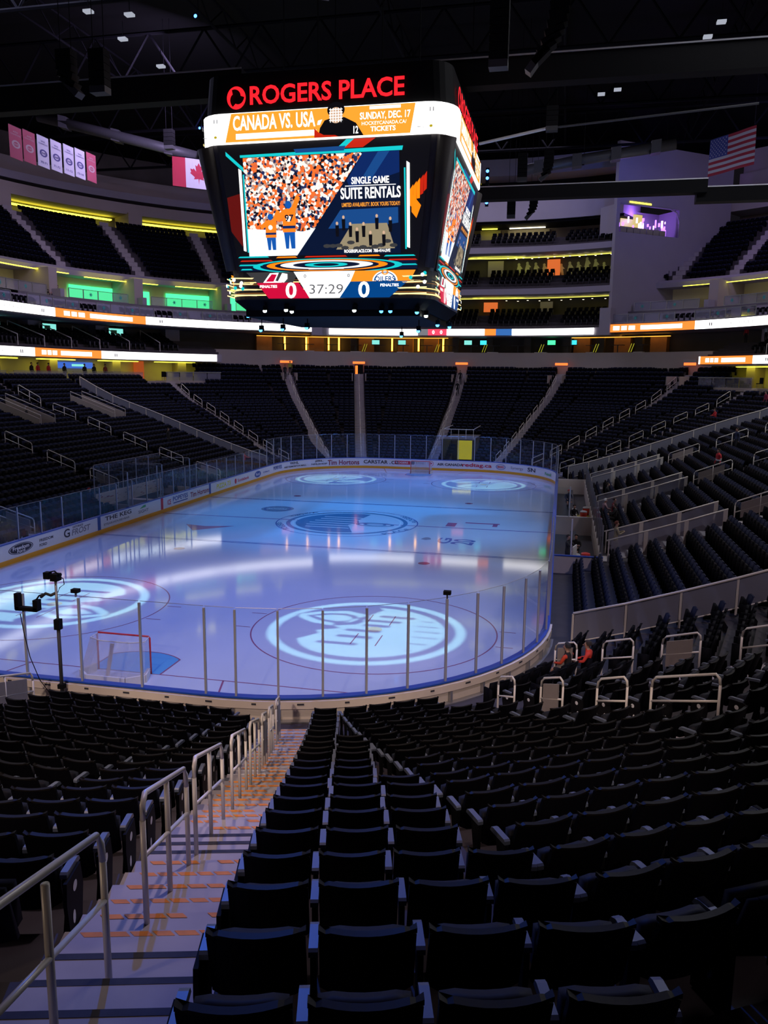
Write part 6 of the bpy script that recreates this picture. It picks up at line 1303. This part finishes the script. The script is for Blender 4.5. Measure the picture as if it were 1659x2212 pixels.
LB = ['red banner hanging first in the row, farthest from the scoreboard', 'red banner second in the row, beside the white ones', 'white banner marked 70-71, first of the four white ones', 'white banner marked 71-72 in the row', 'white banner third of the four white ones', 'white banner marked 13-14, last of the white ones', 'red banner at the scoreboard end of the row']
for i, (x, y) in enumerate(ys): banner(x, y+.6, 28.4+i*.11, 1.5, 2.45, 'r' if i in (0, 1, 6) else 'w', LB[i], [None, None, '70-71', '71-72', '11-12', '13-14', None][i])
def flag(name, P0, P1, h, label):
    P0, P1 = Vector(P0), Vector(P1); o = thing(name, label, 'flag', P0); d = (P1-P0); L = d.length; d.normalize(); n = Vector((d.y, -d.x, 0)); 
    def Q(u, v, l=0): return P0+d*(u*L)+Vector((0, 0, -v*h))+n*(0.04*math.sin(u*9+v*2)+l)
    def grid(mb, u0, u1, v0, v1, m, l=0, nu=8):
        for i in range(nu):
            a, b = u0+(u1-u0)*i/nu, u0+(u1-u0)*(i+1)/nu; mb.quad(Q(a, v0, l), Q(b, v0, l), Q(b, v1, l), Q(a, v1, l), m)
    return o, Q, grid, L
fr_, fw_, fb_ = M('flag_red', (0.55, 0.04, 0.08), .8), M('flag_white', (0.72, 0.70, 0.78), .8), M('flag_blue', (0.08, 0.10, 0.42), .8)
o, Q, grid, L = flag('canadian_flag', (-26.2, 60, 30.8), (-20.5, 60, 29.95), 2.8, 'red and white maple leaf flag partly hidden by the scoreboard')
mb = MB(); grid(mb, 0, .25, 0, 1, fr_); grid(mb, .25, .75, 0, 1, fw_); grid(mb, .75, 1, 0, 1, fr_); mb.build('cloth', o)
mb = MB(); mb.add([Q(.5+x*1.05/L, .5-y*1.05/2.8, .03) for x, y in mv], mf, fr_); mb.build('maple_leaf', o); MB().tube([(-26.3, 60, 30.85), (-20.4, 60, 30.0)], .04, m_truss, 6).build('top_rod', o)
o, Q, grid, L = flag('american_flag', (25.35, 64.5, 31.0), (28.35, 60, 30.9), 3.2, 'stars and stripes flag hanging high over the bench side')
mb = MB()
for i in range(13): grid(mb, .4 if i < 7 else 0, 1, i/13, (i+1)/13, fr_ if i % 2 == 0 else fw_)
grid(mb, 0, .4, 0, 7/13, fb_); mb.build('cloth', o); mb = MB()
for r in range(9):
    for c_ in range(6 if r % 2 == 0 else 5):
        u = .4*((c_*2+1+(r % 2))/12); v = 7/13*((r+1)/10); pts = [(math.sin(k*PI/5)*(1 if k % 2 == 0 else .42), math.cos(k*PI/5)*(1 if k % 2 == 0 else .42)) for k in range(10)]; mb.add([Q(u+x*.085/L, v-y*.085/3.2, .03) for x, y in pts], [tuple(range(10))], fw_)
mb.build('stars', o); MB().tube([(25.3, 64.5, 31.05), (28.4, 60, 30.95)], .04, m_truss, 6).build('top_rod', o)

# ------------------------------------------------------------------ roof steel, catwalks, ducts, hanging speakers
def truss(name, a, b, h, label, bays=14, r=.10, m=None):
    m = m or m_truss; a, b = Vector(a), Vector(b); o = thing(name, label, 'truss', a); dz = Vector((0, 0, h))
    MB().tube([a, b], r, m, 6).build('bottom_chord', o); MB().tube([a+dz, b+dz], r, m, 6).build('top_chord', o); mb = MB()
    for i in range(bays):
        p, q = a+(b-a)*i/bays, a+(b-a)*(i+1)/bays; mb.tube([p, (p+q)/2+dz], r*.6, m, 5).tube([(p+q)/2+dz, q], r*.6, m, 5)
    mb.build('web_bracing', o); return o
for i, y in enumerate((8, 22, 36, 50, 64, 78)): truss('roof_truss', (-46, y, 34.5), (46, y, 34.5), 3.6, f'dark steel roof truss spanning the hall, {ORD[i+1]} from the camera', 18, .16)
for i, x in enumerate((-30, -16, -2, 12, 26)): truss('cross_truss', (x, 4, 37.2), (x, 90, 37.2), 2.0, f'lengthwise steel truss under the roof, {ORD[i+1]} from the penalty side', 16, .12)
e_edge = M('catwalk_rail', (0.5, 0.5, 0.55), .4, .6)
def catwalk(x0, x1, y, z, h, label, lip=None):
    o = thing('catwalk', label, 'catwalk', ((x0+x1)/2, y, z)); MB().box(x0, x1, y-.5, y+.5, z-h, z, m_black).build('side_panel', o); MB().box(x0, x1, y-.56, y-.50, z-.05, z+.03, e_edge).build('edge_rail', o)
    MB().box(x0-.02, x0+.06, y-.56, y-.5, z-.5, z, e_edge).build('edge_drop', o)
catwalk(-7.0, 27, 31.5, 27.35, 1.5, 'black catwalk with thin bright rail above the scoreboard'); catwalk(-30, -6.9, 31.5, 27.75, 1.6, 'black catwalk with thin bright rail toward the penalty side')
catwalk(-2, 23.2, 50, 24.4, 1.0, 'long black catwalk beam with bright edge beyond the scoreboard'); catwalk(22.5, 34, 50.5, 23.9, 1.1, 'short black catwalk beam under the american flag')
def duct(pts, r, label, collars=0):
    o = thing('air_duct', label, 'duct', pts[0]); smooth_obj(MB().tube(pts, r, m_duct, 14).build('pipe', o)); a, b = Vector(pts[0]), Vector(pts[-1])
    for i in range(collars): p = a+(b-a)*(i+.5)/collars; MB().frame_box(p, (b-a).normalized()*.45, Vector((0, 0, r*1.15)), (b-a).normalized().cross(Vector((0, 0, 1)))*r*1.2, m_duct).build('collar', o)
duct([(8, 66, 29.4), (14, 66, 30.2), (22.5, 66, 31.2)], .5, 'grey round air duct lit blue beyond the bench side', 4); duct([(-41, 60, 35.3), (-29, 61, 32.3), (-24.5, 62, 31.2)], .5, 'grey round air duct above the banners', 3)
duct([(-4, 40, 35.5), (-14, 32, 34.6)], .5, 'grey air duct high behind the hanging speakers', 2)
tag(MB().tube([(6.0, 47, 27), (11.1, 44, 27)], .11, M('pale_bar', (.75, .78, .75), .5), 6).tube([(11.1, 44, 27), (24.7, 41, 27)], .08, m_dgrey, 6).build('light_bar'), 'long thin pale bar under the roof beyond the scoreboard', 'bar')
def line_array(x, y, z0, n, label, curve=1, lean=0.0):
    o = thing('line_array_speaker', label, 'speaker', (x, y, z0))
    for i in range(n):
        a = (i/n)**2*0.75*curve; zz = z0-sum(.34*math.cos((j/n)**2*.75*curve) for j in range(i)); xx = x-sum(.34*math.sin((j/n)**2*.9*curve) for j in range(i))*lean
        e_ = Vector((math.cos(a*lean), 0, math.sin(a*lean))); u_ = Vector((-math.sin(a*lean), 0, math.cos(a*lean))); MB().frame_box((xx, y, zz), e_*.42, (0, .3, 0), u_*.155, m_black if i < n-1 else m_dgrey).build('cabinet', o)
    for s in (-.3, .3): MB().tube([(x+s, y, z0+.2), (x+s, y, 40)], .02, m_truss, 5).build('hanging_chain', o)
line_array(9.7, 20, 25.7, 9, 'straight hanging speaker column next to the scoreboard top', 0); line_array(12.3, 20, 26.2, 11, 'curved hanging speaker column beside the straight one', 1, 1.5)
line_array(-11.7, 20, 24.9, 6, 'curved hanging speaker on the penalty side of the roof', 1, -1.5); line_array(-9.9, 20, 24.8, 6, 'straight hanging speaker beside the curved penalty side one', 0)
line_array(8.7, 58, 28.8, 7, 'straight speaker column hanging beyond the scoreboard', 0); line_array(11.0, 58, 28.9, 7, 'curved speaker column hanging beyond the scoreboard', 1, 1.2); line_array(7.0, 70, 27.9, 7, 'farthest straight speaker column at the far end', 0); line_array(9.3, 70, 27.9, 7, 'farthest curved speaker column at the far end', 1, 1.5); line_array(11.5, 44, 28.3, 5, 'short speaker cluster on twin cables near the corner of the scoreboard', 0)
line_array(-22.4, 52, 30.7, 5, 'small speaker cluster hanging near the maple leaf flag', 0)
# floodlight heads and blue lamps under the roof
FL = [(190, 24), (268, 32), (265, 84), (349, 144), (318, 76), (1505, 20), (1529, 79), (1412, 159), (1334, 194), (1311, 203), (1460, 85)]
def at(px, py, Z):
    d = FWD*1732.54+RT*(px-829.5)-UP*(py-1106); k = (Z-CAM.z)/d.z; return CAM+d*k
for i, (px, py) in enumerate(()): pass
for i, (x, y, z) in enumerate([(-19.5, 35, 33.5), (-19.6, 39.6, 33.5), (-19.4, 45, 33.5), (-17.0, 36, 33.5), (22.6, 44.8, 33.5), (22.1, 47.2, 33.5), (19.1, 53.8, 33.5), (16.5, 57.1, 33.5), (15.2, 58, 33.5)]):
    o = thing('roof_floodlight', 'small pale floodlight head hanging under the roof trusses', 'floodlight', (x, y, z), 'floodlights under the roof')
    MB().box(x-.3, x+.3, y-.22, y+.22, z-.08, z+.08, EM('flood_face', (.75, .8, .95), .5, False) if i == 0 else bpy.data.materials['flood_face']).build('head', o); MB().tube([(x, y, z+.08), (x, y, z+1.2)], .03, m_truss, 5).build('bracket', o)
BL = [((-13, 38, 34), (-12, 34, 37), 1500), ((14, 66, 30), (16, 76, 33), 2500), ((22, 70, 32), (20, 84, 30), 1800), ((30, 70, 32), (34, 76, 34), 1500), ((-24, 62, 34), (-24, 70, 36), 1500)]
for i, (p, t_, e_) in enumerate(BL):
    o = thing('blue_uplight', f'blue lamp glowing among the roof steel, {ORD[i+1]} of the scattered ones', 'stage lamp', p); x, y, z = p
    MB().box(x-.15, x+.15, y-.15, y+.15, z-.3, z, m_black).build('housing', o); MB().tube([(x+.1, y+.1, z-.1), (x+.1, y+.1, 40)], .03, m_truss, 5).build('hanging_rod', o); MB().disc((x, y-.16, z-.15), (1, 0, 0), (0, 0, 1), .12, .12, e_blue, 12).disc((x, y, z+.01), (1, 0, 0), (0, 1, 0), .12, .12, e_blue, 12).build('lens', o)
    spot('blue_spot', (x, y, z+.05), t_, e_, (0.08, 0.15, 1.0), 80, .8, .1)
o = thing('blue_cluster_light', 'vertical string of blue lamps beside the far speakers', 'stage lamp', (5.6, 58, 25)); MB().box(5.45, 5.75, 58, 58.2, 24.6, 27.9, m_black).build('rail', o)
for z in (27.6, 27.0, 26.0, 24.9): MB().disc((5.6, 57.95, z), (1, 0, 0), (0, 0, 1), .14, .14, e_blue, 12).build('lens', o)
# ------------------------------------------------------------------ people
def person(loc, face, pose, label, top, bottom, skin=(0.42, 0.24, 0.18), hair=(0.03, 0.02, 0.015), h=1.75, coat=False, cap=None, stripe=None):
    """one skinned body; joints in metres facing -y, then turned by face"""
    k = h/1.75; S = pose == 'sit'
    J = {}; V = []; R = []; E = []
    def v(n, x, y, z, r, par=None):
        J[n] = len(V); V.append((x*k, y*k, z*k)); R.append(r*k)
        if par: E.append((J[par], J[n]))
    hz_ = 0.50 if S else 0.95
    v('pelvis', 0, 0, hz_, .155); v('waist', 0, 0.01, hz_+.18, .14, 'pelvis'); v('chest', 0, 0.02 if not S else -.02, hz_+.38, .165, 'waist'); v('neckb', 0, 0 if not S else -.04, hz_+.54, .085, 'chest'); v('neck', 0, -.01 if not S else -.06, hz_+.60, .055, 'neckb')
    v('head', 0, -.03 if not S else -.09, hz_+.70, .088, 'neck'); v('crown', 0, -.02 if not S else -.08, hz_+.79, .080, 'head')
    for s, n in ((-1, 'l'), (1, 'r')):
        v('sh'+n, s*.19, 0.0, hz_+.49, .065, 'chest')
        if pose == 'phone': v('el'+n, s*.24, -.08, hz_+.24, .048, 'sh'+n); v('wr'+n, s*.10, -.32, hz_+.34, .034, 'el'+n); v('ha'+n, s*.05, -.38, hz_+.38, .034, 'wr'+n)
        elif S: v('el'+n, s*.25, -.10, hz_+.26, .048, 'sh'+n); v('wr'+n, s*.16, -.34, hz_+.20, .034, 'el'+n); v('ha'+n, s*.12, -.42, hz_+.18, .034, 'wr'+n)
        elif pose == 'reach': v('el'+n, s*.24, -.22, hz_+.30, .048, 'sh'+n); v('wr'+n, s*.18, -.45, hz_+.32, .034, 'el'+n); v('ha'+n, s*.16, -.54, hz_+.33, .034, 'wr'+n)
        else: v('el'+n, s*.25, .03, hz_+.22, .048, 'sh'+n); v('wr'+n, s*.26, -.05, hz_-.04, .034, 'el'+n); v('ha'+n, s*.26, -.08, hz_-.14, .036, 'wr'+n)
        v('hip'+n, s*.10, 0, hz_-.06, .105, 'pelvis')
        if S: v('kn'+n, s*.13, -.44, hz_, .068, 'hip'+n); v('an'+n, s*.13, -.46, .09, .045, 'kn'+n); v('toe'+n, s*.14, -.62, .04, .04, 'an'+n)
        else:
            st = .10*s if pose == 'walk' else 0; v('kn'+n, s*.11, -.02-st, .50, .068, 'hip'+n); v('an'+n, s*.12, .03+st*1.6, .09, .045, 'kn'+n); v('toe'+n, s*.13, -.14+st*1.6, .04, .042, 'an'+n)
    me = bpy.data.meshes.new('person_body'); me.from_pydata(V, E, []); o = bpy.data.objects.new('tmp', me); COL.objects.link(o)
    sk = o.modifiers.new('skin', 'SKIN'); sk.use_smooth_shade = True
    for i, d in enumerate(me.skin_vertices[0].data): d.radius = (R[i], R[i]*(.72 if i in (0, 1, 2) else 1)); d.use_root = (i == 0)
    o.modifiers.new('sub', 'SUBSURF').levels = 1
    PB.append((o, loc, face, label, top, bottom, skin, hair, k, hz_, coat, cap, S, stripe))
PB = []
def finish_people():
    dg = bpy.context.evaluated_depsgraph_get()
    for o, loc, face, label, top, bottom, skin, hair, k, hz_, coat, cap, S, stripe in PB:
        me = bpy.data.meshes.new_from_object(o.evaluated_get(dg)); ob = bpy.data.objects.new('person', me); COL.objects.link(ob)
        bpy.data.objects.remove(o); ms = [M('skin_tone', skin, .6), M('clothing', top, .85), M('trousers', bottom, .85), M('shoe_black', (.02, .02, .02), .6)]
        if stripe: ms.append(M('jersey_stripe', stripe, .8))
        me.materials.clear()
        for m in ms: me.materials.append(m)
        for p in me.polygons:
            x, y, z = p.center/k; hand = (p.center.xy.length/k > .30 and abs(x) < .24 and y < -.36 and z > .3) if not abs(x) > .22 else z < hz_-.08 and not S
            if z > hz_+.585: i = 0
            elif z < .11: i = 3
            elif hand: i = 0
            elif z > hz_+.05 or (abs(x) > .2 and z > .4): i = 1
            elif S and y > -.10 and z > hz_-.02: i = 1
            elif coat and z > hz_-.42 and not S: i = 1
            else: i = 2
            if stripe and i == 1 and (hz_+.10 < z < hz_+.17 or (abs(x) > .2 and hz_+.2 < z < hz_+.27)): i = 4
            if 'black vest seated' in label and i == 1 and abs(x) < .17: i = 2
            p.material_index = i; p.use_smooth = True
        ob.location = loc; ob.rotation_euler = (0, 0, face); tag(ob, label, 'person')
        hd = MB(); hc = Vector((0, (-.01 if not S else -.06), hz_+.76))*k; hm = M('hair', cap or hair, .8); vs = []; fs = []
        for i in range(7):
            for j in range(14):
                th = PI*i/12; ph = 2*PI*j/14; vs.append(hc+Vector((.098*math.sin(th)*math.cos(ph), .108*math.sin(th)*math.sin(ph)+(.02 if i > 3 else 0), .100*math.cos(th)-(.05 if i > 4 and math.sin(ph) > -.2 else 0)))*k)
        for i in range(6):
            for j in range(14):
                if i >= 4 and 8 <= j <= 12: continue
                fs.append((i*14+j, (i+1)*14+j, (i+1)*14+(j+1) % 14, i*14+(j+1) % 14))
        hd.add(vs, fs, hm); c = hd.build('cap' if cap else 'hair'); smooth_obj(c); c.parent = ob
        fc = MB(); q = Vector((0, (-.03 if not S else -.09), hz_+.70))*k
        fc.add([q+Vector((-.014, -.085, -.02))*k, q+Vector((.014, -.085, -.02))*k, q+Vector((0, -.115, -.022))*k, q+Vector((0, -.088, .03))*k], [(0, 1, 2), (0, 2, 3), (1, 3, 2)], ms[0])
        for s in (-1, 1): fc.disc(q+Vector((s*.034, -.086, .028))*k, (1, 0, 0), (0, 0, 1), .012, .007, ms[3], 8)
        fc.frame_box(q+Vector((0, -.082, -.045))*k, (.024*k, 0, 0), (0, .004, 0), (0, 0, .004*k), M('lips', (.35, .1, .1), .6)); c = fc.build('face'); c.parent = ob
def BP(key, r, s, dz=0): f = FC[key]; return f.P(DT(r)-.45, s, ZT[r]+dz)
RED = (0.62, 0.03, 0.04); BLK = (.012, .012, .015); NAVY = (.02, .03, .08); BLU = (.03, .16, .42); KH = (.28, .24, .17); WHT = (.6, .6, .62)
fr = {k: math.atan2(FC[k].n[1], FC[k].n[0])-PI/2 for k in FC}
SR = ('side', 1); SL = ('side', -1)
person(FC[('near', 1, 75)].P(1.5, -1.6, .40), fr[('near', 1, 75)]-.3, 'sit', 'person in black cap, orange sleeves and black vest seated by the corner boards', (.62, .06, .02), BLK, cap=BLK)
person(FC[('near', 1, 75)].P(2.0, -1.2, .44), fr[('near', 1, 75)], 'sit', 'person in bright orange-red jersey seated behind the black vest', (.70, .05, .03), BLK)
person(Vector((15.9, 19.6, 1.0)), PI*.55, 'phone', 'person in long khaki coat looking at a phone by the bench tunnel railing', KH, BLK, coat=True, hair=(.12, .03, .02))
person(Vector((14.2, 23.2, .05)), -.2, 'sit', 'person in black hooded coat sitting on the closer team bench', BLK, BLK, cap=BLK); person(Vector((13.75, 20.6, .05)), 1.2, 'reach', 'person in black leaning over the closer bench gate', BLK, BLK)
person(Vector((14.2, 33.2, .05)), .4, 'sit', 'person in dark jacket on the farther bench by the coolers', BLK, BLK); person(Vector((13.9, 40.2, .05)), .2, 'sit', 'person in dark jacket with red collar on the farther bench end', NAVY, BLK, cap=RED)
person(Vector((15.9, 30.6, .9)), PI*.6, 'sit', 'person in patterned top and white cap behind the bench glass', (.4, .25, .28), BLK, cap=WHT); person(Vector((16.4, 30.3, 1.0)), PI*.5, 'sit', 'person in dark red jacket beside the white cap', (.22, .03, .05), BLK)
person(BP(SR, 4, 27.6-YM), fr[SR], 'sit', 'person with dark hair seated alone in the rows over the middle bench tunnel', BLK, BLK); person(Vector((16.4, 37.5, 1.0)), PI*.5, 'sit', 'person with white scarf seated behind the farther bench', BLK, BLK)
person(BP(SR, 12, 34.3-YM), fr[SR]+.4, 'stand', 'person in red hockey jersey with white stripes standing in the bench side rows', RED, BLK, stripe=WHT)
person(FC[SR].P(12.2, 24.3-YM, ZN(11.4)), fr[SR]+1.2, 'stand', 'person in bright blue jacket standing on the closer bench side aisle', BLU, BLK); person(FC[SR].P(13.2, 23.4-YM, ZN(12.4)), fr[SR]+2.0, 'reach', 'person in brown coat leaning beside the blue jacket', (.06, .025, .02), BLK, coat=True)
person(BP(SR, 15, 41.5-YM), fr[SR]+.5, 'walk', 'person in dark blue jacket walking through the bench side rows', NAVY, BLK)
person(BP(SR, 26, 45.5-YM), fr[SR]+.2, 'stand', 'person in black jacket standing at the top of the bench side aisle', BLK, BLK); person(BP(SR, 26, 44.2-YM), fr[SR]-.2, 'stand', 'person in black and white jacket at the top of the bench side aisle', WHT, BLK, cap=(.2, .02, .02))
K75 = ('far', 1, 75)
person(BP(K75, 23, .5), fr[K75], 'stand', 'person in dark red coat standing high on the far corner rows', (.28, .02, .06), BLK); person(BP(K75, 19, -2.2), fr[K75], 'sit', 'person in red sitting high on the far corner rows', RED, BLK)
person(FC[SL].P(15.2, 37.6-YM, ZN(13.6)), fr[SL]+.6, 'stand', 'grey-haired person in black standing in the penalty side exit opening', BLK, BLK, cap=(.35, .33, .32)); person(BP(SL, 10, 47.5-YM), fr[SL], 'stand', 'person in dark clothes among the penalty side seats', BLK, BLK)
person(BP(SL, 2, 49.5-YM), fr[SL]+.8, 'reach', 'person in red jersey bending in the first penalty side row', RED, BLK); person(BP(SL, 3, 26.0-YM) , fr[SL], 'sit', 'person in dark blue seated behind the steakhouse advert glass', NAVY, BLK, cap=RED)
K30 = ('far', -1, 30); K0 = 'far'
person(BP(K30, 29, .5), fr[K30], 'stand', 'person in yellow vest at the head of the first far end aisle', (.4, .4, .05), BLK); person(BP(K30, 28, 1.3), fr[K30]+.4, 'stand', 'person in dark coat at the head of the first far end aisle', BLK, BLK)
person(BP(K0, 27, .5), 0, 'stand', 'person in black walking down the top of the middle far aisle', BLK, BLK); person(BP(K0, 24, .5), .2, 'walk', 'person in dark jacket partway down the middle far aisle', BLK, BLK)
for i, (sx, u, D, t_) in enumerate(((-1, 0.6, 23.9, BLK), (-1, 2.0, 24.2, RED), (-1, 3.2, 23.9, RED), (-1, 5.6, 24.0, BLK), (-1, 8.6, 24.2, BLK), (-1, 9.6, 23.9, BLK), (-1, 11.2, 24.0, (.3, .05, .05)))):
    q, n, t = PU(sx, D+.3, u-2, 8.45); person(q, math.atan2(n.y, n.x)-PI/2, 'stand', 'person in '+['black', 'a red jersey', 'an orange-red jersey', 'black', 'black', 'dark clothes', 'a dark red top'][i]+f' at the lower club counter, {ORD[i+1]} along', t_, BLK)
q, n, t = PU(-1, 28.0, 5.6, 17.15); person(q, math.atan2(n.y, n.x)-PI/2, 'sit', 'person seated at the front of the yellow penalty side suite', BLK, BLK); q, n, t = PU(-1, 28.0, 6.8, 17.15); person(q, math.atan2(n.y, n.x)-PI/2, 'sit', 'second person seated in the yellow suite, nearer the scoreboard', BLK, BLK)
for i, (u, t_) in enumerate(((22.0, RED), (19.8, WHT), (18.0, BLK))): q, n, t = PU(1, 27.5, u, 13.2); person(q, math.atan2(n.y, n.x)-PI/2, 'stand', 'person in '+['red', 'white', 'black'][i]+' standing in the bench side club above the lower ribbon', t_, BLK)
finish_people()
for i, (f_, D, s, z, l_) in enumerate(((FC[('near', 1, 60)], 1.9, 1.1, 0, 'x'),)): pass
f6 = FC[('near', 1, 60)]
for j, (a, b, pn) in enumerate(((1.1, 1.8, True), (2.6, 3.5, False), (4.3, 5.3, True), (6.3, 8.2, False))):
    handrail(f6, 1.1, a, b, f'pale handrail, {ORD[j+1]} up from the ice, on the corner aisle below the glass divider', 'handrails below the glass divider', panel=pn, posts=2 if b-a < 1.5 else 3, segs=8, r=.028)
